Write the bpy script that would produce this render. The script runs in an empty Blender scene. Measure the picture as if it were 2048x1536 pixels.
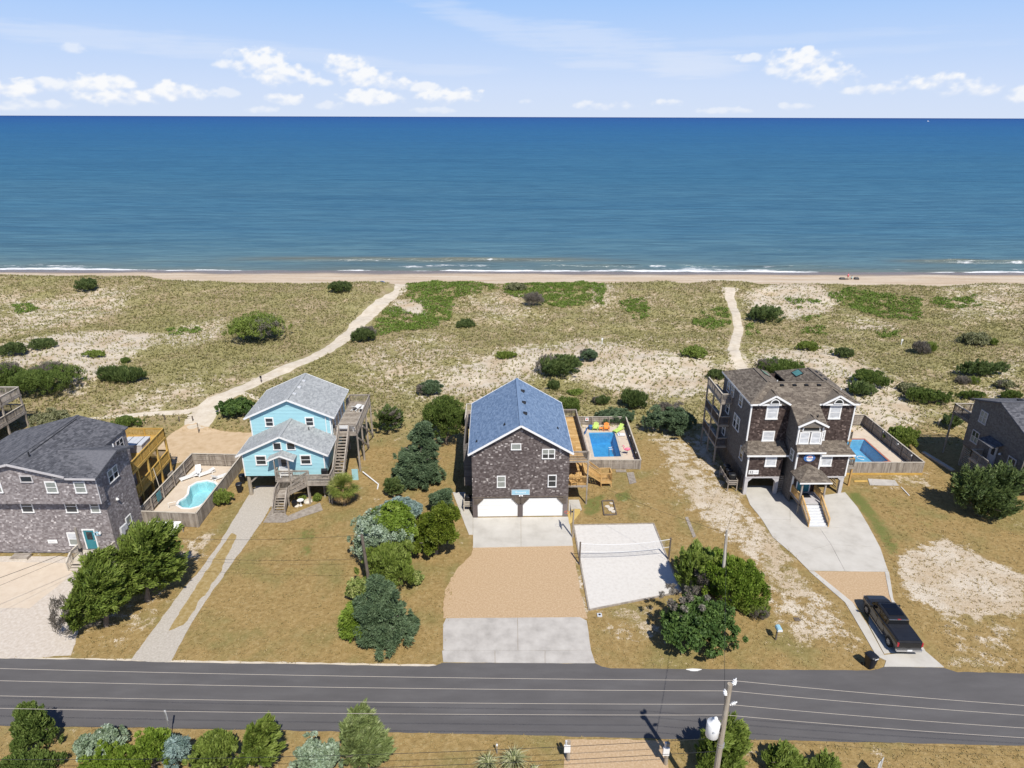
import bpy, bmesh, math, random
import numpy as np
from mathutils import Vector, Matrix
from mathutils.geometry import tessellate_polygon
SC = bpy.context.scene
COL = SC.collection
# ------------------------------------------------------------------ camera
CAM_H = 39.0; FPX = 1325.0; PITCH = math.atan((768-233.3)/FPX); ROLL = math.radians(0.168)
cam = bpy.data.cameras.new("camera"); cam_ob = bpy.data.objects.new("camera", cam); COL.objects.link(cam_ob)
cam.sensor_fit = 'HORIZONTAL'; cam.sensor_width = 36.0; cam.lens = 36.0*FPX/2048.0
cam.clip_start = 0.5; cam.clip_end = 200000
cp, sp = math.cos(PITCH), math.sin(PITCH); cr, sr = math.cos(ROLL), math.sin(ROLL)
right = Vector((1, 0, 0)); up = Vector((0, sp, cp)); fwd = Vector((0, cp, -sp))
cx_ = right*cr + up*sr; cy_ = up*cr - right*sr
mw = Matrix((cx_, cy_, -fwd)).transposed().to_4x4(); mw.translation = Vector((0, 0, CAM_H))
cam_ob.matrix_world = mw
SC.camera = cam_ob
# ------------------------------------------------------------------ light, sky, exposure
SUN_EL = math.radians(53); SUN_H = Vector((0.33, -0.944, 0)).normalized()
SUNV = SUN_H*math.cos(SUN_EL) + Vector((0, 0, math.sin(SUN_EL)))
sun = bpy.data.lights.new("sun", 'SUN'); sun.energy = 4.6; sun.angle = math.radians(0.53); sun.color = (1.0, 0.95, 0.86)
sun_ob = bpy.data.objects.new("sun", sun); COL.objects.link(sun_ob)
sun_ob.rotation_euler = SUNV.to_track_quat('Z', 'Y').to_euler(); sun_ob.location = (60, -120, 150)
SC.view_settings.view_transform = 'Standard'; SC.view_settings.look = 'None'
SC.view_settings.exposure = 0.22; SC.view_settings.gamma = 1.0; SC.view_settings.use_curve_mapping = False
try:
    SC.cycles.max_bounces = 6; SC.cycles.transparent_max_bounces = 12; SC.cycles.caustics_reflective = False; SC.cycles.caustics_refractive = False
except Exception: pass

class NT:
    """tiny helper to wire shader nodes"""
    def __init__(s, tree): s.t = tree; s.n = tree.nodes; s.l = tree.links
    def new(s, typ, **kw):
        n = s.n.new(typ)
        for k, v in kw.items():
            if k.startswith('i_'):
                n.inputs[int(k[2:])].default_value = v
            else: setattr(n, k, v)
        return n
    def link(s, a, b): s.l.new(a, b)
    def put(s, inp, v):
        if hasattr(v, 'is_linked') or isinstance(v, bpy.types.NodeSocket): s.l.new(v, inp)
        else: inp.default_value = v
    def math(s, op, a, b=None, c=None, clamp=False):
        n = s.n.new('ShaderNodeMath'); n.operation = op; n.use_clamp = clamp
        s.put(n.inputs[0], a)
        if b is not None: s.put(n.inputs[1], b)
        if c is not None: s.put(n.inputs[2], c)
        return n.outputs[0]
    def sstep(s, v, a, b):
        n = s.n.new('ShaderNodeMapRange'); n.interpolation_type = 'SMOOTHSTEP'
        s.put(n.inputs[0], v); s.put(n.inputs[1], a); s.put(n.inputs[2], b); n.inputs[3].default_value = 0; n.inputs[4].default_value = 1
        return n.outputs[0]
    def lin(s, v, a, b, c=0., d=1.):
        n = s.n.new('ShaderNodeMapRange'); s.put(n.inputs[0], v)
        for i, x in enumerate((a, b, c, d)): s.put(n.inputs[i+1], x)
        return n.outputs[0]
    def mix(s, f, a, b, blend='MIX'):
        n = s.n.new('ShaderNodeMix'); n.data_type = 'RGBA'; n.blend_type = blend
        s.put(n.inputs[0], f)
        for i, x in ((6, a), (7, b)):
            if isinstance(x, tuple) and len(x) == 3: x = x+(1,)
            s.put(n.inputs[i], x)
        return n.outputs[2]
    def noise(s, vec, scale, detail=4, rough=.55, dist=0.):
        n = s.n.new('ShaderNodeTexNoise'); n.inputs['Scale'].default_value = scale; n.inputs['Detail'].default_value = detail
        n.inputs['Roughness'].default_value = rough; n.inputs['Distortion'].default_value = dist
        if vec is not None: s.l.new(vec, n.inputs['Vector'])
        return n.outputs[0]
    def ramp(s, f, cols, interp='LINEAR'):
        n = s.n.new('ShaderNodeValToRGB'); r = n.color_ramp; r.interpolation = interp
        pts = [(i/(len(cols)-1), c) if len(c) == 3 else (c[0], c[1:]) for i, c in enumerate(cols)] if len(cols) > 1 else [(0, cols[0])]
        while len(r.elements) < len(pts): r.elements.new(0.5)
        for e, (p, c) in zip(r.elements, pts): e.position = p; e.color = tuple(c)+(1,)
        s.put(n.inputs[0], f); return n.outputs[0]
    def mapping(s, vec, scale=(1, 1, 1), loc=(0, 0, 0)):
        n = s.n.new('ShaderNodeMapping'); n.inputs['Scale'].default_value = scale; n.inputs['Location'].default_value = loc
        s.l.new(vec, n.inputs[0]); return n.outputs[0]

def px_dir(px, py):
    u, v = px-1024, py-768
    u, v = u*cr+v*sr, -u*sr+v*cr
    return np.array([u, FPX*cp-v*sp, -FPX*sp-v*cp])

world = bpy.data.worlds.new("World"); SC.world = world; world.use_nodes = True
w = NT(world.node_tree); w.n.clear()
out = w.new('ShaderNodeOutputWorld'); bg = w.new('ShaderNodeBackground'); bg.inputs[1].default_value = 0.10
w.link(bg.outputs[0], out.inputs[0])
tc = w.new('ShaderNodeTexCoord')
sep = w.new('ShaderNodeSeparateXYZ'); w.link(tc.outputs['Generated'], sep.inputs[0])
X_, Y_, Z_ = sep.outputs
sky = w.new('ShaderNodeTexSky', sky_type='NISHITA', sun_disc=False)
sky.sun_elevation = SUN_EL; sky.sun_rotation = math.atan2(SUN_H.x, SUN_H.y); sky.altitude = 40; sky.air_density = 1.0; sky.dust_density = 0.6; sky.ozone_density = 2.2
zz = w.math('ADD', w.math('MULTIPLY', w.math('MAXIMUM', Z_, 0.0), 2.0), 0.10)
comb = w.new('ShaderNodeCombineXYZ'); w.link(X_, comb.inputs[0]); w.link(Y_, comb.inputs[1]); w.link(zz, comb.inputs[2])
nrm = w.new('ShaderNodeVectorMath', operation='NORMALIZE'); w.link(comb.outputs[0], nrm.inputs[0]); w.link(nrm.outputs[0], sky.inputs[0])
az = w.math('ARCTAN2', X_, Y_); el = w.math('ARCSINE', Z_)
# bright hazy blue low over the sea, running up into the clear sky
low = w.ramp(w.lin(w.math('MAXIMUM', el, 0.0), 0.0, 0.30), [(0., .575, .655, .80), (.12, .535, .635, .82), (.46, .335, .515, .83), (1., .19, .37, .74)])
low = w.mix(1.0, low, (10., 10., 10.), 'MULTIPLY')
low.node.clamp_result = False
skycol = w.mix(w.sstep(el, 0.14, 0.55), low, w.mix(1.0, sky.outputs[0], (.55, .65, .86), 'MULTIPLY'))
w.link(skycol, bg.inputs[0])
CLOUDS = [  # photo centre x, centre y, half width, half height, weight: fair weather cumulus seen over the sea
 (520, 132, 52, 26, 1.), (560, 152, 58, 24, 1.), (470, 132, 34, 11, .8), (690, 135, 34, 22, 1.), (735, 158, 60, 17, 1.), (790, 170, 40, 12, .9), (640, 165, 24, 8, .8),
 (745, 196, 50, 14, .95), (905, 194, 58, 15, .95), (850, 178, 30, 10, .8), (575, 199, 30, 10, .85), (345, 186, 66, 19, 1.), (210, 172, 58, 20, 1.), (245, 196, 74, 16, 1.), (105, 172, 32, 14, .8), (20, 178, 60, 18, 1.), (60, 212, 70, 12, .6),
 (1610, 130, 58, 27, 1.), (1645, 152, 58, 22, 1.), (1545, 140, 30, 10, .8), (1495, 118, 24, 8, .7), (1890, 168, 72, 20, 1.), (1940, 180, 66, 16, 1.), (1750, 181, 50, 9, .75), (2060, 190, 50, 18, .8),
 (1215, 212, 60, 10, .6), (1335, 206, 34, 8, .65), (460, 188, 24, 9, .5), (520, 221, 32, 7, .5), (660, 212, 24, 8, .45), (1590, 214, 28, 8, .5), (1450, 222, 60, 7, .45), (140, 98, 24, 9, .5), (870, 222, 40, 6, .4), (1060, 205, 16, 6, .35)]
CIRRUS = [(250, 82, 330, 16, .06, .38), (560, 105, 260, 12, .08, .28), (990, 52, 170, 18, .28, .36), (1160, 78, 190, 22, .1, .40), (1380, 128, 110, 20, .05, .5), (1200, 128, 90, 7, .02, .38), (890, 140, 120, 8, 0, .25), (1560, 78, 300, 8, -.02, .18), (1700, 105, 260, 7, -.03, .16)]

# ------------------------------------------------------------------ noise, terrain, photo-to-ground
def vn(x, y, seed=0):
    x = np.asarray(x, float); y = np.asarray(y, float)
    xi = np.floor(x).astype(np.int64); yi = np.floor(y).astype(np.int64); xf = x-xi; yf = y-yi
    def h(a, b):
        n = (a*374761393 + b*668265263 + seed*974711) & 0x7fffffff
        n = ((n ^ (n >> 13))*1274126177) & 0x7fffffff
        return ((n ^ (n >> 16)) & 0xffff)/65535.0
    u = xf*xf*(3-2*xf); v = yf*yf*(3-2*yf)
    return (h(xi, yi)*(1-u)+h(xi+1, yi)*u)*(1-v)+(h(xi, yi+1)*(1-u)+h(xi+1, yi+1)*u)*v
def fbm(x, y, seed=0, o=4):
    s = 0; a = .5; t = 0
    for i in range(o):
        s = s+a*vn(np.asarray(x)*2**i, np.asarray(y)*2**i, seed+i*17); t += a; a *= .5
    return s/t
def ss(a, b, v):
    t = np.clip((v-a)/(b-a), 0, 1); return t*t*(3-2*t)
SEA_Z = -2.6
def hgt(x, y):
    x = np.asarray(x, float); y = np.asarray(y, float)
    t = ss(74, 100, y)
    base = t*(0.05+1.25*fbm(x/19, y/12, 3, 3)+0.55*(vn(x/6, y/4.5, 9)-.3)+.20*vn(x/1.8, y/1.6, 21))
    yc = 152+3.0*(fbm(x/30, x*0+.3, 5, 3)-.5)*2+5*ss(-70, -110, x)
    amp = .95+1.35*fbm(x/14, x*0+2.2, 8, 3)+.45*ss(-70, -110, x)
    fore = amp*np.exp(-((y-yc)/np.where(y < yc, 13., 7.))**2)
    # the two beach paths cut through the foredune
    for (xp, wd) in ((-27.0, 4.5), (60.0, 4.0)):
        fore = fore*(1-.62*np.exp(-((x-xp)/wd)**2))
    z = base+fore
    beach = -1.25-(y-166)*0.056+0.05*fbm(x/9, y/4, 31, 2)
    s = ss(yc+4, yc+14, y)
    return z*(1-s)+beach*s
def ground(px, py, z=None):
    d = px_dir(px, py)
    if z is not None:
        t = (z-CAM_H)/d[2]; return (d[0]*t, d[1]*t)
    zc = 0.0
    for i in range(8):
        t = (zc-CAM_H)/d[2]; zc = 0.5*zc+0.5*float(hgt(d[0]*t, d[1]*t))
    t = (zc-CAM_H)/d[2]
    return (d[0]*t, d[1]*t)
def g3(px, py):
    x, y = ground(px, py); return (x, y, float(hgt(x, y)))

# ------------------------------------------------------------------ object helpers
ORG = {}
def thing(name, label, cat, loc=(0, 0, 0), rz=0., group=None):
    o = bpy.data.objects.new(name, None); COL.objects.link(o); o.empty_display_size = .3
    o.location = loc; o.rotation_euler = (0, 0, rz); o['label'] = label; o['category'] = cat
    if group: o['group'] = group
    ORG[o.name] = Vector(loc); return o
def tag(o, label, cat, group=None):
    o['label'] = label; o['category'] = cat
    if group: o['group'] = group
    return o
def link(name, me, mat, parent=None, kind=None, label=None, org=None):
    o = bpy.data.objects.new(name, me); COL.objects.link(o)
    if mat is not None and not me.materials: me.materials.append(mat)
    if parent is not None: o.parent = parent; ORG[o.name] = ORG[parent.name]
    else:
        ORG[o.name] = Vector(org) if org is not None else Vector((0, 0, 0)); o.location = ORG[o.name]
    if kind: o['kind'] = kind
    if label: o['label'] = label
    return o
class MB:
    def __init__(s): s.v = []; s.f = []
    def add(s, vs, fs):
        b = len(s.v); s.v += [tuple(map(float, q)) for q in vs]; s.f += [tuple(b+i for i in f) for f in fs]; return s
    def box(s, x0, y0, z0, x1, y1, z1):
        x0, x1 = min(x0, x1), max(x0, x1); y0, y1 = min(y0, y1), max(y0, y1); z0, z1 = min(z0, z1), max(z0, z1)
        return s.add([(x0, y0, z0), (x1, y0, z0), (x1, y1, z0), (x0, y1, z0), (x0, y0, z1), (x1, y0, z1), (x1, y1, z1), (x0, y1, z1)],
              [(0, 3, 2, 1), (4, 5, 6, 7), (0, 1, 5, 4), (1, 2, 6, 5), (2, 3, 7, 6), (3, 0, 4, 7)])
    def ob(s, o, u, n, a0, a1, z0, z1, n0, n1):
        o = Vector(o); u = Vector(u); n = Vector(n); z = Vector((0, 0, 1))
        vs = [o+u*a+z*c+n*b for c in (z0, z1) for (a, b) in ((a0, n0), (a1, n0), (a1, n1), (a0, n1))]
        return s.add(vs, [(0, 3, 2, 1), (4, 5, 6, 7), (0, 1, 5, 4), (1, 2, 6, 5), (2, 3, 7, 6), (3, 0, 4, 7)])
    def bar(s, p, q, wd, ht, upv=(0, 0, 1)):
        p = Vector(p); q = Vector(q); d = (q-p); d.normalize()
        sd = d.cross(Vector(upv))
        if sd.length < 1e-4: sd = d.cross(Vector((1, 0, 0)))
        sd.normalize(); uu = sd.cross(d); a = sd*wd/2; b = uu*ht/2
        vs = [p-a-b, p+a-b, p+a+b, p-a+b, q-a-b, q+a-b, q+a+b, q-a+b]
        return s.add(vs, [(0, 1, 2, 3), (7, 6, 5, 4), (0, 4, 5, 1), (1, 5, 6, 2), (2, 6, 7, 3), (3, 7, 4, 0)])
    def cyl(s, p, q, r0, r1=None, n=8, caps=True):
        r1 = r0 if r1 is None else r1; p = Vector(p); q = Vector(q); d = (q-p).normalized()
        a = d.orthogonal().normalized(); b = d.cross(a)
        vs = []
        for (c, r) in ((p, r0), (q, r1)):
            for i in range(n):
                t = 2*math.pi*i/n; vs.append(c+a*math.cos(t)*r+b*math.sin(t)*r)
        fs = [(i, (i+1) % n, n+(i+1) % n, n+i) for i in range(n)]
        if caps: fs += [tuple(range(n-1, -1, -1)), tuple(range(n, 2*n))]
        return s.add(vs, fs)
    def lathe(s, c, prof, n=12, axis=(0, 0, 1)):
        c = Vector(c); d = Vector(axis).normalized(); a = d.orthogonal().normalized(); b = d.cross(a); vs = []
        for (r, h) in prof:
            for i in range(n):
                t = 2*math.pi*i/n; vs.append(c+d*h+a*math.cos(t)*r+b*math.sin(t)*r)
        m = len(prof); fs = [(k*n+i, k*n+(i+1) % n, (k+1)*n+(i+1) % n, (k+1)*n+i) for k in range(m-1) for i in range(n)]
        fs += [tuple(range(n-1, -1, -1)), tuple(range((m-1)*n, m*n))]
        return s.add(vs, fs)
    def prism(s, pts, vec):
        n = len(pts); v = Vector(vec); vs = [Vector(p) for p in pts]+[Vector(p)+v for p in pts]
        return s.add(vs, [tuple(range(n-1, -1, -1)), tuple(range(n, 2*n))]+[(i, (i+1) % n, n+(i+1) % n, n+i) for i in range(n)])
    def to(s, name, mat, parent=None, kind=None, label=None, org=None, smooth=False, local=False):
        off = Vector((0, 0, 0))
        if parent is not None and not local: off = ORG[parent.name]
        elif org is not None and not local: off = Vector(org)
        me = bpy.data.meshes.new(name)
        me.from_pydata([(q[0]-off.x, q[1]-off.y, q[2]-off.z) for q in s.v], [], s.f)
        bm = bmesh.new(); bm.from_mesh(me); bmesh.ops.recalc_face_normals(bm, faces=bm.faces); bm.to_mesh(me); bm.free()
        if smooth:
            for p in me.polygons: p.use_smooth = True
        me.update()
        return link(name, me, mat, parent, kind, label, org)
def fast_mesh(name, V, F, mat, parent=None, kind=None, label=None, attr=None, org=None, k=4):
    me = bpy.data.meshes.new(name); nv = len(V); nf = len(F)
    me.vertices.add(nv); me.vertices.foreach_set('co', np.ascontiguousarray(V, np.float32).ravel())
    me.loops.add(nf*k); me.loops.foreach_set('vertex_index', np.ascontiguousarray(F, np.int32).ravel())
    me.polygons.add(nf); me.polygons.foreach_set('loop_start', np.arange(0, nf*k, k, dtype=np.int32))
    try: me.polygons.foreach_set('loop_total', np.full(nf, k, np.int32))
    except Exception: pass
    if attr is not None:
        a = me.attributes.new('tone', 'FLOAT', 'FACE'); a.data.foreach_set('value', np.ascontiguousarray(attr, np.float32))
    me.update(calc_edges=True); me.validate()
    return link(name, me, mat, parent, kind, label, org)
# ------------------------------------------------------------------ materials
def bsdf(name, rough=.8, spec=.3, metal=0.):
    m = bpy.data.materials.new(name); m.use_nodes = True; t = NT(m.node_tree); t.n.clear()
    o = t.new('ShaderNodeOutputMaterial'); b = t.new('ShaderNodeBsdfPrincipled'); t.link(b.outputs[0], o.inputs[0])
    b.inputs['Roughness'].default_value = rough; b.inputs['Specular IOR Level'].default_value = spec; b.inputs['Metallic'].default_value = metal
    return m, t, b, o
def mat(name, cols, rough=.8, scale=3., amt=1.6, isl=0., bump=0., bscale=40., spec=.3, metal=0., stretch=(1, 1, 1), detail=4):
    """procedural surface: colours picked by fractal noise and by the single piece (island)"""
    m, t, b, o = bsdf(name, rough, spec, metal)
    if isinstance(cols[0], (int, float)): cols = [tuple(c*.86 for c in cols), tuple(min(1, c*1.12) for c in cols)]
    tcn = t.new('ShaderNodeTexCoord'); vec = t.mapping(tcn.outputs['Object'], stretch)
    f = t.math('MULTIPLY_ADD', t.math('SUBTRACT', t.noise(vec, scale, detail, .6), .5), amt, .5)
    if isl:
        ge = t.new('ShaderNodeNewGeometry'); f = t.math('MULTIPLY_ADD', t.math('SUBTRACT', ge.outputs['Random Per Island'], .5), isl, f)
    f = t.math('MINIMUM', t.math('MAXIMUM', f, 0.), 1.)
    t.link(t.ramp(f, cols), b.inputs['Base Color'])
    if bump:
        bn = t.new('ShaderNodeBump'); bn.inputs['Strength'].default_value = bump; bn.inputs['Distance'].default_value = .02
        t.link(t.noise(vec, bscale, 3, .6), bn.inputs['Height']); t.link(bn.outputs[0], b.inputs['Normal'])
    return m
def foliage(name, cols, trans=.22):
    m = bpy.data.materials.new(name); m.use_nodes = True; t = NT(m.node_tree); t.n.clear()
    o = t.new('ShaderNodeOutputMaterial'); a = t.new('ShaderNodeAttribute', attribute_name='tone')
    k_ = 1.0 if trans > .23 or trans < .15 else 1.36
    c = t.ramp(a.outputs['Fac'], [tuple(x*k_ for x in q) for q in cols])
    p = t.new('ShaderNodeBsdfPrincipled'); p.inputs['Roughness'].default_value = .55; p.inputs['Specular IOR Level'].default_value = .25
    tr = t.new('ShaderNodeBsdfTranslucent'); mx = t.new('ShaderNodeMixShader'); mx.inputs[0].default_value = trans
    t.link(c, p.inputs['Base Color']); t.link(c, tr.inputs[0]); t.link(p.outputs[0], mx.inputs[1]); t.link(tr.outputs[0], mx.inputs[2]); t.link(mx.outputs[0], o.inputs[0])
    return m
WOODG = [(.16, .135, .115), (.30, .26, .22), (.42, .38, .33)]
M = dict(
 shake_grey=mat('cedar shakes weathered grey', [(0., .15, .128, .128), (.4, .215, .19, .19), (.8, .275, .25, .25), (.93, .34, .31, .31), (1., .58, .54, .53)], .85, .7, .25, .95),
 shake_brown=mat('cedar shakes weathered brown', [(0., .07, .055, .052), (.45, .105, .085, .082), (.80, .145, .122, .117), (.93, .19, .165, .158), (1., .46, .42, .40)], .85, .8, .22, .98),
 shake_dark=mat('cedar shakes dark stain', [(0., .034, .021, .018), (.5, .060, .042, .037), (.85, .088, .064, .056), (1., .20, .15, .13)], .85, .9, .25, .95),
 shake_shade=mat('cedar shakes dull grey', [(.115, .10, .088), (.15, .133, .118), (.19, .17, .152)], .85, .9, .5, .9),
 clap_blue=mat('aqua clapboard paint', [(.30, .535, .595), (.345, .59, .65)], .6, .8, 1.2, .35, spec=.4),
 white=mat('white trim paint', [(.70, .70, .70), (.82, .82, .81)], .5, 2., 1.5, spec=.4),
 whitep=mat('white garage door paint', [(.74, .74, .73), (.82, .82, .81)], .45, 1., 1.2, spec=.4),
 trimgrey=mat('grey trim paint', [(.42, .40, .41), (.55, .53, .53)], .6, 2., 1.5),
 roof_dark=mat('charcoal asphalt shingles', [(.060, .062, .072), (.10, .102, .115), (.15, .15, .165)], .95, 5., 1.6, .9),
 roof_grey=mat('pale grey asphalt shingles', [(.25, .26, .265), (.34, .355, .36), (.43, .44, .44)], .95, 7., 1.8, .7),
 roof_blue=mat('slate blue asphalt shingles', [(.105, .165, .27), (.15, .225, .35), (.21, .29, .42)], .95, 8., 1.9, .8),
 roof_brown=mat('brown asphalt shingles', [(.09, .072, .058), (.15, .125, .10), (.23, .195, .155)], .95, 8., 1.9, .9),
 wood=mat('weathered grey lumber', WOODG, .9, 2.5, 1.7, .5, .25, 30, stretch=(1, 1, .35)),
 wood_dark=mat('dark aged lumber', [(.07, .055, .045), (.13, .105, .085), (.20, .165, .135)], .9, 2.5, 1.7, .5),
 wood_yel=mat('new yellow pine lumber', [(.40, .24, .055), (.52, .33, .085), (.62, .42, .14)], .8, 1.5, 1.6, .5),
 wood_gold=mat('golden pine decking', [(.36, .21, .07), (.50, .31, .12), (.66, .46, .22)], .8, 1.5, 1.6, .6),
 wood_pale=mat('pale bleached lumber', [(.38, .34, .28), (.50, .45, .38), (.60, .55, .47)], .9, 2.5, 1.6, .5),
 pole=mat('treated pole timber', [(.20, .16, .12), (.33, .28, .22), (.42, .38, .31)], .9, 2.2, 1.8, bump=.3, bscale=20, stretch=(4, 4, .5)),
 concrete=mat('driveway concrete', [(.40, .375, .335), (.50, .475, .43), (.56, .535, .49)], .92, .55, 1.9, 0, .15, 30, detail=9),
 concrete_old=mat('old stained concrete', [(.335, .315, .29), (.44, .415, .385), (.52, .495, .46)], .92, .8, 2.2, .12, .15, 30, detail=10),
 pooldeck=mat('tan pool deck', [(.50, .41, .32), (.58, .49, .39), (.63, .55, .45)], .9, 1.1, 1.6, 0, .1, 40, detail=7),
 glass=None,
 dark=mat('black plastic', [(.008, .009, .012), (.016, .017, .021)], .42, 2., 1.4, spec=.5),
 blackm=mat('black metal', [(.012, .012, .013), (.025, .025, .027)], .5, 2., 1.4, spec=.5),
 whitepl=mat('white plastic', [(.74, .74, .74), (.83, .83, .82)], .4, 2., 1.5, spec=.45),
 lime=mat('lime green plastic', [(.48, .66, .13), (.60, .78, .22)], .45, 2., 1.5),
 orange=mat('orange plastic', [(.80, .24, .03), (.90, .32, .06)], .45, 2., 1.5),
 bluepl=mat('blue plastic', [(.03, .12, .34), (.06, .19, .46)], .45, 2., 1.5),
 pink=mat('pink plastic', [(.75, .14, .24), (.86, .24, .34)], .45, 2., 1.5),
 teal=mat('teal door paint', [(.03, .17, .21), (.05, .24, .28)], .4, 1.5, 1.5),
 signblue=mat('pale blue sign paint', [(.26, .48, .60), (.36, .58, .70)], .6, 4., 1.5),
 navy=mat('deep blue sign paint', [(.05, .13, .38), (.08, .2, .5)], .5, 3., 1.5),
 red=mat('red paint', [(.6, .03, .03), (.75, .06, .06)], .5, 3., 1.5),
 steel=mat('galvanised steel', [(.40, .41, .42), (.55, .56, .57)], .4, 3., 1.5, metal=.6),
 greyp=mat('pale grey enamel', [(.48, .50, .52), (.60, .61, .63)], .45, 3., 1.5),
 bark=mat('grey brown bark', [(.10, .08, .065), (.19, .16, .135), (.27, .235, .2)], .95, 5, 1.7, bump=.4, bscale=25, stretch=(2, 2, .6)),
 wire=mat('bare aluminium cable', [(.42, .37, .31), (.52, .46, .39)], .5, 2., 1.2),
 wire_dark=mat('black insulated cable', [(.02, .02, .02), (.035, .035, .035)], .6, 2., 1.2),
 skin=mat('tanned skin', [(.42, .24, .17), (.5, .3, .21)], .6, 3., 1.2),
 cloth_aqua=mat('aqua fabric', [(.2, .55, .6), (.3, .66, .7)], .9, 3., 1.2),
 rubber=mat('tyre rubber', [(.010, .010, .011), (.02, .02, .02)], .85, 4., 1.4),
 alloy=mat('alloy rim', [(.30, .30, .31), (.42, .42, .43)], .35, 3., 1.3, metal=.7),
 silver=mat('bumper chrome', [(.55, .55, .56), (.66, .66, .67)], .25, 3., 1.3, metal=.9),
 tail=mat('red lamp plastic', [(.35, .01, .02), (.5, .03, .04)], .25, 3., 1.3, spec=.6),
 vent=mat('dark roof vent', [(.012, .013, .015), (.025, .026, .03)], .6, 3., 1.3),
 stone=mat('pale boulder', [(.45, .40, .33), (.58, .53, .45), (.66, .61, .54)], .95, 2., 2., 0, .4, 12),
)
def glassmat(name, c, rough=.08):
    m, t, b, o = bsdf(name, rough, .6)
    tcn = t.new('ShaderNodeTexCoord'); f = t.noise(t.mapping(tcn.outputs['Object'], (1, 1, 2)), 1.7, 2)
    t.link(t.ramp(f, [tuple(x*.6 for x in c), tuple(x*1.3 for x in c)]), b.inputs['Base Color']); return m
M['glass'] = glassmat('dark window glass', (.03, .036, .042))
M['blind'] = glassmat('window glass over white blinds', (.55, .57, .60), .15)
M['curtain'] = glassmat('window glass over pale curtain', (.26, .28, .26), .12)
M['glass_teal'] = glassmat('greenish skylight glass', (.10, .26, .25), .05)
M['carglass'] = glassmat('tinted car glass', (.006, .007, .010), .03)
def carpaint():
    m, t, b, o = bsdf('dark grey metallic car paint', .30, .5, .55)
    tcn = t.new('ShaderNodeTexCoord'); f = t.noise(tcn.outputs['Object'], 1.5, 3)
    t.link(t.ramp(f, [(.030, .029, .028), (.048, .046, .044)]), b.inputs['Base Color']); b.inputs['Coat Weight'].default_value = .5; b.inputs['Coat Roughness'].default_value = .08
    return m
M['car'] = carpaint()
M['tonneau'] = mat('dark tonneau vinyl', [(.010, .012, .018), (.017, .019, .027)], .5, 2., 1.4, spec=.4)
M['verge'] = mat('worn drive grass', [(.24, .17, .06), (.33, .24, .10), (.42, .34, .19)], .95, 3., 2., 0, .5, 12, detail=9)
M['asphalt'] = mat('road asphalt', [(.085, .081, .082), (.107, .102, .103), (.135, .13, .13)], .93, .9, 1.5, 0, .25, 60, detail=10, stretch=(.25, 1, 1))
M['gravel_grey'] = mat('pale grey gravel', [(.35, .31, .26), (.44, .40, .345), (.55, .505, .445)], .95, 6., 1.8, 0, .6, 14, detail=12)
M['gravel_tan'] = mat('tan pea gravel', [(.34, .225, .125), (.46, .325, .195), (.60, .47, .33)], .95, 7., 1.5, 0, .6, 16, detail=8)
M['gravel_pink'] = mat('bleached shell gravel', [(.43, .365, .30), (.53, .47, .405), (.63, .575, .52)], .95, 4., 1.9, 0, .6, 14, detail=12)
M['sandyard'] = mat('raked tan sand', [(.42, .30, .17), (.52, .385, .24), (.58, .45, .30)], .95, 1.0, 2., 0, .4, 10, detail=10)
M['sandwhite'] = mat('white court sand', [(.52, .49, .45), (.60, .575, .54), (.645, .62, .585)], .95, 3.5, 1.7, 0, 1., 2.6, detail=10)
M['pathsand'] = mat('trodden pale sand', [(.47, .40, .30), (.58, .51, .41), (.66, .60, .50)], .95, 1.0, 2., 0, .6, 6, detail=9)
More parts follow.
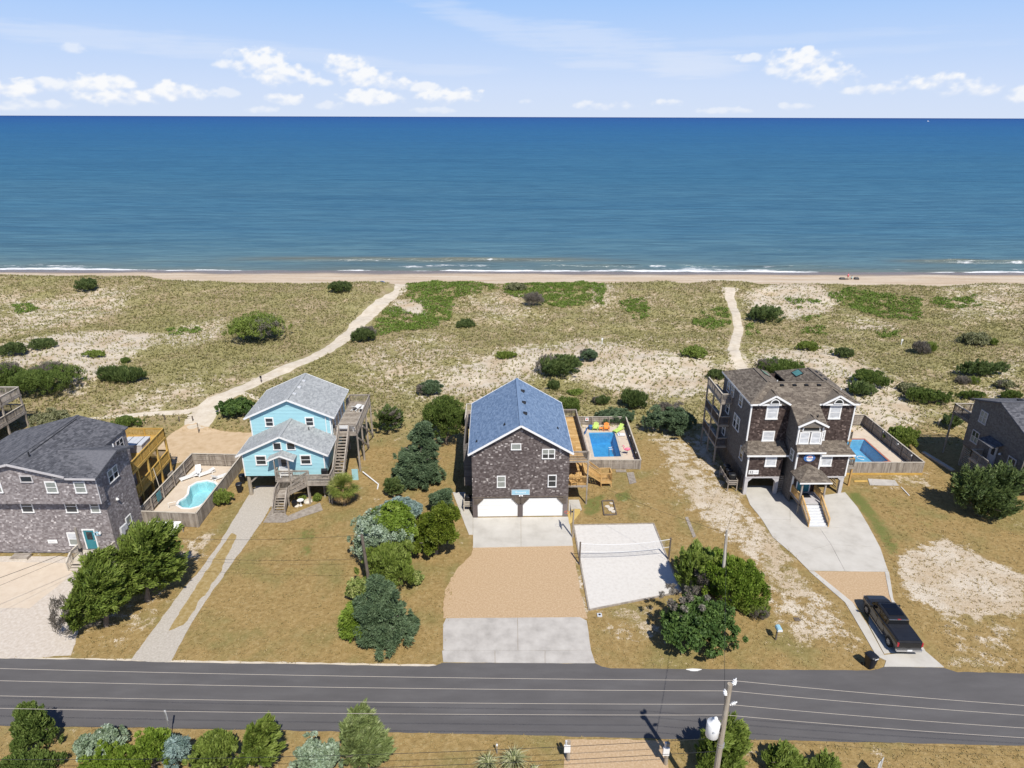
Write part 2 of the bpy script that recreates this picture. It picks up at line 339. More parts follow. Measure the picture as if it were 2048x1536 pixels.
# foliage palettes: (dark inner, mid, light tips)
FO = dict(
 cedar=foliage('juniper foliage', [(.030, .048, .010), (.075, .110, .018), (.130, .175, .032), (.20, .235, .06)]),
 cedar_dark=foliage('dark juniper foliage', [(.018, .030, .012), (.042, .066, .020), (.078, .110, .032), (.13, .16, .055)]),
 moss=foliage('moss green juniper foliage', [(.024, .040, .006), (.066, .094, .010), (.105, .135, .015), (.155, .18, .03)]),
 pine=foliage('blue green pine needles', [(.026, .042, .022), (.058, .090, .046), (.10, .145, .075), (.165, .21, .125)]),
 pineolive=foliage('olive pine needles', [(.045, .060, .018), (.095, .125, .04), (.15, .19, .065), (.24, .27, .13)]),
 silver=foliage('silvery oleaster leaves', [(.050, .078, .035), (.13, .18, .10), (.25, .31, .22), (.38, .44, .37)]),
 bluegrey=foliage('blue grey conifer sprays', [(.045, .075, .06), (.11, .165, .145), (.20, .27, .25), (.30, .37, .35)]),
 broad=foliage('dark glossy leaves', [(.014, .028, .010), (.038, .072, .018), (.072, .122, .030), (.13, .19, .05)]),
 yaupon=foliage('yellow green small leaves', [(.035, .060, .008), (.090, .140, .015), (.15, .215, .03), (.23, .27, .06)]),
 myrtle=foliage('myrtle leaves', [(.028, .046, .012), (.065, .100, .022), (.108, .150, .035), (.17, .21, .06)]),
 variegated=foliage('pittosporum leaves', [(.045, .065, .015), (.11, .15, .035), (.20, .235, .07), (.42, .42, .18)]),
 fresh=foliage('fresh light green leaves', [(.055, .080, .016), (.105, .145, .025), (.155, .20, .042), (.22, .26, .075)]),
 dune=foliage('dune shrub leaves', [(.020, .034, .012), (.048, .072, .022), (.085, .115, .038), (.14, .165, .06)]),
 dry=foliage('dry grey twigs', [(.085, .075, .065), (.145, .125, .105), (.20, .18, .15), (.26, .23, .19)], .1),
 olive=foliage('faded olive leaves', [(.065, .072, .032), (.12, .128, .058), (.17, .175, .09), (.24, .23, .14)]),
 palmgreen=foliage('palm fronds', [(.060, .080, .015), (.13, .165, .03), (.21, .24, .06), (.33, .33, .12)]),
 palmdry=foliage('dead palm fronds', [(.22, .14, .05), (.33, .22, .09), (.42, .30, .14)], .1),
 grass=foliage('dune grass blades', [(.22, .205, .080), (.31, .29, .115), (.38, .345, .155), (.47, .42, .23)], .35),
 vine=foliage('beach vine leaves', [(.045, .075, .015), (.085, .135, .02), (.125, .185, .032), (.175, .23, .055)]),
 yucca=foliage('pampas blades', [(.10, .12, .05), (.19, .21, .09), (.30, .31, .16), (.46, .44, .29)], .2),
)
# ------------------------------------------------------------------ the ground
def gpoly(pts): return [ground(*p) for p in pts]
def inside(X, Y, poly):
    r = np.zeros(X.shape, bool); n = len(poly)
    for i in range(n):
        x0, y0 = poly[i]; x1, y1 = poly[(i+1) % n]
        if y0 == y1: continue
        c = ((y0 > Y) != (y1 > Y)) & (X < (x1-x0)*(Y-y0)/(y1-y0)+x0); r ^= c
    return r
def sdist(X, Y, poly):
    d = np.full(X.shape, 1e9); n = len(poly)
    for i in range(n):
        x0, y0 = poly[i]; x1, y1 = poly[(i+1) % n]; dx, dy = x1-x0, y1-y0; L = dx*dx+dy*dy+1e-9
        t = np.clip(((X-x0)*dx+(Y-y0)*dy)/L, 0, 1); d = np.minimum(d, np.hypot(X-x0-t*dx, Y-y0-t*dy))
    return np.where(inside(X, Y, poly), d, -d)
def pmask(X, Y, poly, f):
    xs = [p[0] for p in poly]; ys = [p[1] for p in poly]; r = np.zeros(X.shape)
    b = (X > min(xs)-2*f) & (X < max(xs)+2*f) & (Y > min(ys)-2*f) & (Y < max(ys)+2*f)
    if b.any(): r[b] = ss(-f, f, sdist(X[b], Y[b], poly))
    return r
POOL_A = [ground(260+x/7.877, 900+y/7.877, .1) for x, y in [(950, 575), (1060, 512), (1200, 487), (1320, 515), (1372, 560), (1345, 640), (1270, 730), (1190, 810), (1080, 880), (950, 915), (830, 908), (755, 862), (790, 800), (880, 750), (930, 690), (938, 630)]]
POOL_B = [ground(1188.5, 916, -.03), ground(1242, 915, -.03), ground(1228.5, 866, -.03), ground(1177, 867, -.03)]
POOL_C = [(38.6, 69.6), (46.0, 71.6), (45.9, 77.4), (38.6, 77.4)]
POOLS = [POOL_A, POOL_B, POOL_C]
ZONES = [  # photo outline, bare sand, green, feather (m)
 ([(0, 690), (140, 665), (240, 660), (330, 672), (290, 700), (210, 745), (150, 790), (120, 740), (0, 735)], .80, 0, 3),
 ([(0, 590), (90, 600), (190, 575), (270, 575), (250, 625), (120, 655), (0, 672)], .60, .1, 4),
 ([(300, 690), (350, 655), (440, 625), (480, 635), (440, 680), (360, 700)], .62, 0, 3),
 ([(250, 790), (420, 760), (400, 800), (300, 830), (200, 828)], .55, 0, 3),
 ([(860, 740), (980, 705), (1070, 690), (1180, 680), (1300, 700), (1440, 722), (1440, 790), (1300, 800), (1190, 775), (1090, 745), (960, 790), (830, 800), (810, 770)], .74, 0, 3),
 ([(700, 700), (860, 660), (960, 700), (840, 790), (760, 790), (700, 760)], .50, 0, 4),
 ([(1440, 740), (1560, 700), (1660, 690), (1760, 740), (1850, 830), (1800, 870), (1700, 830), (1640, 760), (1500, 730)], .76, 0, 3),
 ([(1900, 800), (2048, 700), (2048, 800), (1960, 830), (1890, 880)], .55, 0, 3),
 ([(1490, 588), (1580, 572), (1680, 590), (1660, 625), (1590, 640), (1500, 625)], .74, .05, 2.5),
 ([(1700, 630), (1760, 640), (1800, 660), (1700, 660)], .6, 0, 2),
 ([(790, 600), (850, 600), (850, 632), (780, 625)], .85, 0, 1.5),
 ([(1180, 570), (1240, 575), (1235, 615), (1180, 620)], .7, .1, 2),
 ([(1860, 575), (2048, 575), (2048, 640), (1900, 640)], .55, .15, 4),
 ([(940, 590), (1040, 590), (1080, 640), (960, 640)], .52, .1, 3),
 ([(700, 560), (560, 560), (470, 640), (430, 700), (640, 660)], .30, .12, 4),
 ([(330, 560), (700, 570), (640, 620), (300, 650)], .28, .18, 5),
 ([(1240, 560), (1450, 570), (1440, 660), (1200, 640)], .36, .18, 4),
 # yards
 ([(345, 1325), (470, 1120), (535, 1045), (690, 1020), (715, 1100), (690, 1200), (710, 1325)], .04, .02, 1),
 ([(590, 1060), (640, 1050), (630, 1110), (600, 1120)], .04, .62, 1.2),
 ([(690, 940), (760, 900), (800, 990), (760, 1010), (700, 1000)], .30, 0, 1),
 ([(840, 1180), (900, 1130), (890, 1325), (850, 1320)], .20, .18, 1),
 ([(1150, 935), (1290, 905), (1330, 960), (1340, 1040), (1160, 1040)], .24, .06, 1.5),
 ([(1225, 990), (1260, 978), (1262, 998), (1235, 1004)], .1, .85, .6),
 ([(1165, 1000), (1210, 985), (1205, 1025), (1170, 1035)], .15, .7, .6),
 ([(1290, 850), (1430, 870), (1460, 990), (1540, 1090), (1690, 1240), (1700, 1290), (1560, 1240), (1520, 1140), (1400, 1040), (1330, 960)], .56, .0, 2),
 ([(1380, 960), (1480, 990), (1580, 1120), (1500, 1110), (1400, 1030)], .66, 0, 1.5),
 ([(1190, 1225), (1310, 1210), (1340, 1280), (1220, 1290)], .45, 0, 1),
 ([(1520, 1190), (1640, 1190), (1720, 1290), (1600, 1290)], .60, .02, 1.5),
 ([(1690, 985), (1720, 985), (1770, 1040), (1810, 1115), (1785, 1120), (1740, 1050)], .05, .78, .6),
 ([(1730, 975), (1860, 985), (1900, 1050), (1900, 1080), (1790, 1080)], .14, .30, 2),
 ([(1790, 1110), (1890, 1075), (2048, 1150), (2048, 1225), (1900, 1235), (1810, 1195)], .80, 0, 1.2),
 ([(1860, 1230), (2048, 1250), (2048, 1335), (1900, 1335)], .46, .04, 1.5),
 ([(1790, 900), (1860, 905), (1880, 1000), (1720, 975)], .42, .05, 1.5),
 ([(370, 1080), (430, 1060), (400, 1130), (350, 1110)], .62, 0, .8),
 ([(150, 1060), (380, 1090), (330, 1230), (230, 1320), (150, 1310)], .40, 0, 1.5),
 ([(1150, 1110), (1180, 1220), (1165, 1245), (1140, 1110)], .62, 0, .5),
 ([(1480, 1490), (1800, 1500), (1800, 1536), (1480, 1536)], .42, 0, .8)]
xs = np.concatenate([np.arange(-262, -130, 3.), np.arange(-130, 130, .6), np.arange(130, 263, 3.)])
ys = np.concatenate([np.arange(6, 172, .5), np.arange(172, 245, 1.)])
GX, GY = np.meshgrid(xs, ys); GZ = hgt(GX, GY)
dune = ss(74, 86, GY)
Rm = .17*(1-dune)+.32*dune+.16*(fbm(GX/22, GY/16, 41, 3)-.5)*2*dune; Gm = .03+.10*dune*fbm(GX/16, GY/12, 47, 2)
for poly, r, g, f in ZONES:
    m = pmask(GX, GY, gpoly(poly), f); Rm = Rm*(1-m)+r*m; Gm = Gm*(1-m)+g*m
# bleached fringe beside the beach paths and the road edge
beachm = ss(158, 166, GY-3*(fbm(GX/10, GX*0, 12, 3)-.5)*2-5*ss(-70, -110, GX))
nx, ny = len(xs), len(ys)
idx = np.arange(nx*ny).reshape(ny, nx)
F = np.stack([idx[:-1, :-1], idx[:-1, 1:], idx[1:, 1:], idx[1:, :-1]], -1).reshape(-1, 4)
fx = (GX[:-1, :-1]+GX[1:, 1:])[...].ravel()/2; fy = (GY[:-1, :-1]+GY[1:, 1:]).ravel()/2
keep = np.ones(len(F), bool)
for p in POOLS:
    px0 = min(q[0] for q in p)-2; px1 = max(q[0] for q in p)+2; py0 = min(q[1] for q in p)-2; py1 = max(q[1] for q in p)+2
    b = (fx > px0) & (fx < px1) & (fy > py0) & (fy < py1)
    kk = np.where(b)[0]; keep[kk] = sdist(fx[kk], fy[kk], p) < -.36
# pool surrounds sit on level ground
def flat(x0, x1, y0, y1):
    global GZ
    m = ss(-2., .0, np.minimum(np.minimum(GX-x0, x1-GX), np.minimum(GY-y0, y1-GY))); GZ = GZ*(1-m)
FLATS = [(-45, -17, 40, 79), (-6, 16.5, 40, 83), (24, 49.5, 40, 83), (52, 70, 55, 74), (-77, -64, 66, 81)]
for f in FLATS: flat(*f)
_h0 = hgt
def hgt(x, y):
    z = _h0(x, y); x = np.asarray(x, float); y = np.asarray(y, float)
    for (x0, x1, y0, y1) in FLATS:
        m = ss(-2., .0, np.minimum(np.minimum(x-x0, x1-x), np.minimum(y-y0, y1-y))); z = z*(1-m)
    return z
def ground_mat():
    m, t, b, o = bsdf('coastal ground', .95, .2)
    g = t.new('ShaderNodeNewGeometry'); P = g.outputs['Position']
    a = t.new('ShaderNodeAttribute', attribute_name='zone'); sp = t.new('ShaderNodeSeparateColor'); t.link(a.outputs['Color'], sp.inputs[0])
    R, G, B = sp.outputs[0], sp.outputs[1], sp.outputs[2]
    n1 = t.noise(P, .85, 9, .72); n2 = t.noise(t.mapping(P, (1, 1, 1), (40, 7, 0)), .22, 5, .6); n3 = t.noise(t.mapping(P, (1, 1, 1), (9, 70, 3)), 2.6, 5, .7); n4 = t.noise(P, 9., 3, .6)
    n5 = t.noise(t.mapping(P, (1, 1, 1), (3, 30, 3)), .07, 4, .6)
    # grasses
    lawn = t.ramp(n3, [(.30, .25, .17, .065), (.52, .345, .24, .098), (.75, .44, .33, .165)])
    lawn = t.mix(t.sstep(n2, .45, .68), lawn, t.ramp(n3, [(.3, .20, .165, .055), (.7, .31, .255, .105)]))
    dn = t.ramp(n3, [(.28, .22, .20, .085), (.5, .32, .288, .130), (.72, .41, .365, .19)])
    dn = t.mix(t.sstep(t.math('MULTIPLY_ADD', n2, .6, t.math('MULTIPLY', n5, .5)), .46, .64), dn, t.ramp(n3, [(.3, .25, .195, .108), (.52, .345, .275, .16), (.72, .45, .375, .245)]))
    veg = t.mix(B, lawn, dn)
    gm = t.math('MULTIPLY', t.sstep(t.math('ADD', G, t.math('ADD', t.math('MULTIPLY', t.math('SUBTRACT', n1, .5), 1.6), t.math('MULTIPLY', t.math('SUBTRACT', n3, .5), .5))), .30, .75), .8)
    veg = t.mix(gm, veg, t.ramp(n4, [(.3, .095, .13, .03), (.7, .17, .20, .055)]))
    sand = t.ramp(n4, [(.3, .50, .415, .315), (.5, .62, .545, .44), (.7, .72, .655, .56)])
    sand = t.mix(t.sstep(n2, .4, .7), sand, t.ramp(n4, [(.3, .40, .30, .19), (.7, .58, .47, .33)]))
    v = t.math('ADD', R, t.math('ADD', t.math('MULTIPLY', t.math('SUBTRACT', n1, .5), 1.7), t.math('MULTIPLY', t.math('SUBTRACT', n2, .5), .9))); v = t.math('ADD', v, t.math('MULTIPLY', t.math('SUBTRACT', n4, .5), .5))
    c = t.mix(t.sstep(v, .44, .64), veg, sand)
    # beach
    sx = t.new('ShaderNodeSeparateXYZ'); t.link(P, sx.inputs[0])
    bs = t.noise(t.mapping(P, (.045, .35, 1)), 1.0, 5, .6)
    bc = t.ramp(bs, [(.3, .50, .375, .255), (.5, .60, .49, .37), (.68, .66, .575, .465)])
    bc = t.mix(t.math('MULTIPLY', t.sstep(n4, .45, .65), .25), bc, (.50, .41, .31))
    wet = t.sstep(t.math('ADD', sx.outputs[2], t.math('MULTIPLY', t.math('SUBTRACT', t.noise(t.mapping(P, (.05, .1, 1)), 1.0, 3), .5), .35)), -2.18, -2.42)
    bc = t.mix(wet, bc, (.205, .165, .14))
    c = t.mix(a.outputs['Alpha'], c, bc)
    c = t.mix(1.0, c, t.ramp(n1, [(.25, .80, .80, .80), (.7, 1.0, 1.0, 1.0)]), 'MULTIPLY')
    t.link(c, b.inputs['Base Color']); t.link(t.lin(t.math('MULTIPLY', wet, a.outputs['Alpha']), 0, 1, .95, .3), b.inputs['Roughness'])
    bn = t.new('ShaderNodeBump'); bn.inputs['Strength'].default_value = .7; bn.inputs['Distance'].default_value = .14
    t.link(t.math('ADD', t.math('MULTIPLY', n3, .6), t.math('MULTIPLY', n4, .5)), bn.inputs['Height'])
    t.link(bn.outputs[0], b.inputs['Normal'])
    return m
M['ground'] = ground_mat()
gr = fast_mesh('ground', np.stack([GX, GY, GZ], -1).reshape(-1, 3), F[keep], M['ground'], kind='structure')
za = gr.data.color_attributes.new('zone', 'FLOAT_COLOR', 'POINT')
za.data.foreach_set('color', np.stack([Rm, Gm, dune, beachm], -1).astype(np.float32).ravel())
gr.data.polygons.foreach_set('use_smooth', np.ones(len(gr.data.polygons), bool))

# ------------------------------------------------------------------ sheets laid on the ground
from mathutils.geometry import delaunay_2d_cdt
def dens(poly, st, jit, seed, closed=True):
    o = []; n = len(poly)
    for i in range(n if closed else n-1):
        x0, y0 = poly[i]; x1, y1 = poly[(i+1) % n]; k = max(1, int(math.hypot(x1-x0, y1-y0)/st))
        for j in range(k):
            t = j/k; x = x0+(x1-x0)*t; y = y0+(y1-y0)*t
            dx = (float(fbm(x*1.3, y*1.3, seed, 3))-.5)*2*jit; dy = (float(fbm(x*1.3+50, y*1.3, seed, 3))-.5)*2*jit
            o.append((x+dx, y+dy))
    return o
def sheet(name, poly, z, m, jit=.12, st=.4, thick=0., conform=False, parent=None, kind='structure', label=None, seed=1, org=None):
    pts = dens(poly, st, jit, seed) if st else list(poly)
    n = len(pts); P = [Vector(p) for p in pts]
    if conform:
        xs_ = [p[0] for p in pts]; ys_ = [p[1] for p in pts]
        gx, gy = np.meshgrid(np.arange(min(xs_), max(xs_), .9), np.arange(min(ys_), max(ys_), .9))
        q = sdist(gx, gy, pts) > .25; P += [Vector((a, b)) for a, b in zip(gx[q], gy[q])]
    vs, es, fs, *_ = delaunay_2d_cdt(P, [], [list(range(n))], 1, 1e-5)
    X = np.array([v[0] for v in vs]); Y = np.array([v[1] for v in vs]); Z = (hgt(X, Y) if conform else 0*X)+z
    mb = MB(); mb.add(list(zip(X, Y, Z)), fs)
    if thick:
        b = [(p[0], p[1], z) for p in pts]; lo = [(p[0], p[1], z-thick) for p in pts]
        mb.add(b+lo, [(i, (i+1) % n, n+(i+1) % n, n+i) for i in range(n)])
    return mb.to(name, m, parent, kind if parent is None else None, label, org=org)
def strip(name, pts, widths, m, lift=.035, seed=3):
    """a trodden path that follows the terrain, its edges sinking into it"""
    P = []
    for i in range(len(pts)-1):
        k = max(2, int(math.hypot(pts[i+1][0]-pts[i][0], pts[i+1][1]-pts[i][1])/.7))
        for j in range(k): P.append((pts[i][0]+(pts[i+1][0]-pts[i][0])*j/k, pts[i][1]+(pts[i+1][1]-pts[i][1])*j/k, widths[i]+(widths[i+1]-widths[i])*j/k))
    P.append((*pts[-1], widths[-1])); P = np.array(P)
    for _ in range(6): P[1:-1] = .25*P[:-2]+.5*P[1:-1]+.25*P[2:]
    T = np.gradient(P[:, :2], axis=0); T /= np.linalg.norm(T, axis=1)[:, None]; N = np.stack([-T[:, 1], T[:, 0]], 1)
    V = []; cols = np.array([-.62, -.5, -.3, 0, .3, .5, .62]); lf = np.array([-.12, lift*.4, lift, lift*.8, lift, lift*.4, -.12])
    for i, (x, y, wd) in enumerate(P):
        wob = (fbm(x/1.5, y/1.5, seed, 3)-.5)*.9
        for c, l in zip(cols, lf):
            ww = wd*(1+wob*np.sign(c)*.5); a = x+N[i, 0]*c*ww; b = y+N[i, 1]*c*ww; V.append((a, b, float(hgt(a, b))+l))
    k = len(cols); Fs = [(i*k+j, i*k+j+1, (i+1)*k+j+1, (i+1)*k+j) for i in range(len(P)-1) for j in range(k-1)]
    return MB().add(V, Fs).to(name, m, None, 'structure')
G0 = lambda pts: [ground(px, py, 0.) for px, py in pts]
road_px = [(-1500, 1300), (0, 1317), (170, 1319), (250, 1322), (345, 1325), (640, 1329), (858, 1333), (872, 1331), (885, 1326), (1036, 1326), (1190, 1327), (1203, 1333), (1222, 1337), (1500, 1339), (1740, 1341), (1757, 1339), (1768, 1334), (1830, 1334), (1888, 1336), (1915, 1344), (2048, 1347), (3600, 1366), (3600, 1516), (2048, 1492), (1800, 1486), (1500, 1480), (1250, 1476), (1000, 1469), (780, 1465), (500, 1460), (250, 1455), (0, 1452), (-1500, 1436)]
sheet('road', G0(road_px), .012, M['asphalt'], .07, .5, seed=5)
sheet('sand_shoulder', G0([(-400, 1311), (0, 1313), (250, 1318), (640, 1325.5), (866, 1329.5), (890, 1334), (640, 1336), (250, 1330), (0, 1325), (-400, 1322)]), .006, M['pathsand'], .10, .4, seed=8)
sheet('gravel_driveway', G0([(262, 1321), (300, 1268), (345, 1205), (392, 1150), (440, 1085), (485, 1010), (500, 985), (512, 972), (560, 972), (550, 1000), (522, 1045), (470, 1120), (420, 1190), (375, 1260), (342, 1325)]), .016, M['gravel_grey'], .13, .4, seed=11)
sheet('grass_median', G0([(338, 1262), (362, 1218), (414, 1140), (446, 1090), (464, 1066), (473, 1072), (444, 1140), (398, 1205), (366, 1252)]), .021, M['verge'], .20, .3, seed=13)
sheet('gravel_lot', G0([(-500, 1112), (0, 1112), (110, 1112), (235, 1118), (205, 1160), (170, 1215), (152, 1280), (140, 1312), (0, 1318), (-500, 1312)]), .010, M['gravel_pink'], .15, .4, seed=15)
sheet('parking_pad', G0([(-500, 1125), (0, 1124), (155, 1126), (128, 1162), (60, 1216), (0, 1216), (-500, 1212)]), .016, M['pooldeck'], .10, .5, seed=16)
sheet('sand_yard', gpoly([(300, 905), (350, 862), (385, 845), (400, 850), (440, 862), (510, 866), (500, 900), (482, 918), (400, 912), (340, 930)]), .03, M['sandyard'], .3, .5, conform=True, seed=17)
strip('beach_path', gpoly([(392, 858), (402, 835), (425, 805), (470, 783), (505, 768), (560, 742), (610, 722), (655, 702), (700, 668), (735, 632), (770, 600), (800, 583), (812, 572)]), [3.0, 4.2, 3.6, 2.4, 2.6, 2.6, 2.6, 2.8, 3.0, 3.4, 3.2, 3.0, 4.0], M['pathsand'])
strip('side_path', gpoly([(425, 812), (370, 825), (310, 826), (250, 832), (170, 838)]), [2.2, 1.4, 1.3, 1.0, .6], M['pathsand'])
strip('sand_track', gpoly([(470, 783), (500, 790), (520, 800)]), [1.2, 1.0, .6], M['pathsand'])
strip('dune_path', gpoly([(1490, 742), (1470, 722), (1466, 700), (1472, 680), (1478, 660), (1474, 640), (1466, 615), (1458, 590), (1460, 575)]), [2.2, 2.4, 1.9, 1.7, 1.8, 1.6, 1.7, 2.2, 4.0], M['pathsand'])
sheet('tan_gravel_yard', G0([(945, 1092), (1145, 1090), (1150, 1110), (1160, 1180), (1176, 1237), (886, 1237), (890, 1180), (915, 1135), (944, 1110)]), .010, M['gravel_tan'], .14, .4, seed=21)
sheet('gravel_apron', G0([(1130, 1480), (1240, 1478), (1330, 1482), (1345, 1600), (1125, 1600)]), .010, M['gravel_tan'], .12, .4, seed=22)
# concrete drives: a bed with the cast slabs on it
def slabs(name, polys, z=.05, m='concrete', jit=.02):
    root = MB()
    bx = [p for q in polys for p in q]
    bed = sheet(name, [(min(p[0] for p in q)+0, p2) for q in polys[:1] for p2 in [0]] if 0 else polys[0], .004, M['gravel_tan'], 0, 0)
    for q in polys: sheet('concrete_slab', q, z, M[m], jit, .5, thick=.06, parent=bed, seed=31)
    return bed
def shrink(q, d=.012):
    cx = sum(p[0] for p in q)/len(q); cy = sum(p[1] for p in q)/len(q)
    return [(p[0]-(d if p[0] > cx else -d), p[1]-(d if p[1] > cy else -d)) for p in q]
slabs('concrete_driveway', [shrink(G0(q)) for q in ([(946, 1036), (1042, 1035), (1042, 1094), (946, 1096)], [(1042, 1035), (1138, 1034), (1146, 1092), (1042, 1094)], [(905, 985), (930, 985), (946, 1037), (946, 1070), (938, 1070)], [(1137, 1000), (1158, 1000), (1164, 1020), (1140, 1034), (1137, 1034)])])
slabs('driveway_apron', [shrink(G0(q)) for q in ([(886, 1250), (892, 1237), (1035, 1236), (1036, 1302), (886, 1302)], [(1035, 1236), (1160, 1235), (1174, 1242), (1182, 1301), (1036, 1302)], [(884, 1302), (990, 1302), (990, 1326), (886, 1325)], [(990, 1302), (1090, 1302), (1090, 1327), (990, 1326)], [(1090, 1302), (1182, 1301), (1191, 1327), (1090, 1327)])], m='concrete_old')
slabs('house_driveway', [shrink(G0(q)) for q in ([(1485, 972), (1580, 972), (1580, 1040), (1524, 1040), (1500, 1010)], [(1580, 1000), (1690, 985), (1715, 1015), (1737, 1052), (1640, 1058), (1580, 1056)], [(1524, 1040), (1580, 1040), (1580, 1056), (1640, 1058), (1662, 1090), (1586, 1110), (1546, 1076)], [(1640, 1058), (1737, 1052), (1760, 1095), (1662, 1090)], [(1586, 1110), (1662, 1090), (1690, 1143), (1618, 1142)], [(1662, 1090), (1760, 1095), (1777, 1144), (1690, 1143)])])
sheet('pea_gravel_strip', G0([(1619, 1143), (1776, 1144), (1784, 1190), (1795, 1215), (1735, 1230), (1690, 1195)]), .012, M['gravel_tan'], .03, .4, seed=25)
slabs('driveway_strips', [shrink(G0(q)) for q in ([(1618, 1143), (1628, 1143), (1705, 1205), (1735, 1250), (1768, 1310), (1752, 1312), (1712, 1242), (1690, 1205)], [(1770, 1144), (1778, 1144), (1786, 1200), (1800, 1222), (1850, 1302), (1832, 1303), (1790, 1225), (1778, 1190)], [(1752, 1312), (1850, 1302), (1888, 1335), (1768, 1334), (1772, 1322)], [(1737, 1231), (1793, 1222), (1832, 1301), (1768, 1308), (1737, 1250)])])
sheet('yellow_grit_patch', G0([(1134, 1025), (1147, 1018), (1161, 1019), (1160, 1027), (1150, 1040), (1139, 1050)]), .058, mat('yellow ochre grit', [(.46, .33, .10), (.58, .43, .16)], .95, 3., 1.5), .04, .3, seed=27)

# ------------------------------------------------------------------ the sea
def shore_off(x): return 2.2*(fbm(x/22, x*0, 51, 3)-.5)*2+1.1*np.sin(x/31+1.)
rows = [178.]
while rows[-1] < 330: rows.append(rows[-1]+.55+.004*(rows[-1]-178))
while rows[-1] < 90000: rows.append(rows[-1]*1.035)
rows = np.array(rows); tcol = np.linspace(-1, 1, 421)
SY, ST = np.meshgrid(rows, tcol, indexing='ij'); SX = ST*(SY*.95+95)
fade = 1/(1+np.maximum(SY-178, 0)/140.)
def wave(x, y):
    z = .10*np.sin(y/3.1+2.2*fbm(x/35, y/30, 61, 2)*3)*ss(185, 215, y)
    z += .13*np.sin(y/6.3+3*fbm(x/60, y/60, 63, 2)*3)*ss(188, 230, y)+.10*(fbm(x/3.5, y/2.0, 65, 3)-.5)*2*ss(184, 196, y)
    return z
SZ = SEA_Z+wave(SX, SY)*fade*np.where(SY < 420, 1, 0)
# low breakers rolling in on the bar
BRK = [(-28, 60, 205.5, .75, 1.5), (148, 30, 205, .95, 1.4), (60, 55, 198.5, .40, 1.1), (5, 45, 197.5, .35, 1.)]
for (xc, hw, yc, A, wd) in BRK:
    yy = yc+shore_off(SX)*.6+1.5*(fbm(SX/12, SX*0+yc, 71, 2)-.5); e = ss(1.0, .35, np.abs(SX-xc)/hw)
    SZ += A*e*np.exp(-((SY-yy)/np.where(SY > yy, wd*1.5, wd*.8))**2)*(0.7+.6*fbm(SX/6, SX*0, 73, 2))
nr, nc = SX.shape; ii = np.arange(nr*nc).reshape(nr, nc)
SF = np.stack([ii[:-1, :-1], ii[:-1, 1:], ii[1:, 1:], ii[1:, :-1]], -1).reshape(-1, 4)
foam = np.zeros_like(SX); so = shore_off(SX)
fb = fbm(SX/5, SY/1.6, 81, 4)
edge = SY-(187.3+so)
foam += .80*np.exp(-((edge-3.0-2.4*(fbm(SX/16, SX*0, 85, 3)-.5)*2)/1.7)**2)*(.55+.6*fbm(SX/24, SX*0+3, 83, 3))
foam += .46*np.exp(-((edge-8.5-3*(fbm(SX/20, SX*0, 87, 3)-.5)*2)/2.6)**2)*ss(.36, .66, fbm(SX/22, SX*0+9, 89, 3))
foam += .30*np.exp(-((edge-1.2)/4.5)**2)*fbm(SX/12, SX*0+5, 84, 2)
for (xc, hw, yc, A, wd) in BRK:
    yy = yc+shore_off(SX)*.6+1.5*(fbm(SX/12, SX*0+yc, 71, 2)-.5); e = ss(1.0, .3, np.abs(SX-xc)/hw)
    br = ss(.50, .72, fbm(SX/7, SX*0+yc*3, 91, 4)) if A < .9 else ss(.30, .6, fbm(SX/7, SX*0+yc*3, 91, 4))
    foam += .62*e*br*np.exp(-((SY-yy+.9)/np.where(SY < yy-.9, 1.9 if A > .9 else .9, .7))**2)*(.45+.9*fbm(SX/3.5, SY/1.2, 93, 3))
sandy = np.exp(-np.maximum(edge, 0)/10.)*.8*(.5+fbm(SX/25, SY/6, 86, 2))
for (xc, hw, yc, A, wd) in BRK[:2]:
    sandy += .75*ss(1.25, .5, np.abs(SX-xc)/hw)*np.exp(-((SY-yc-1.5)/3.6)**2)
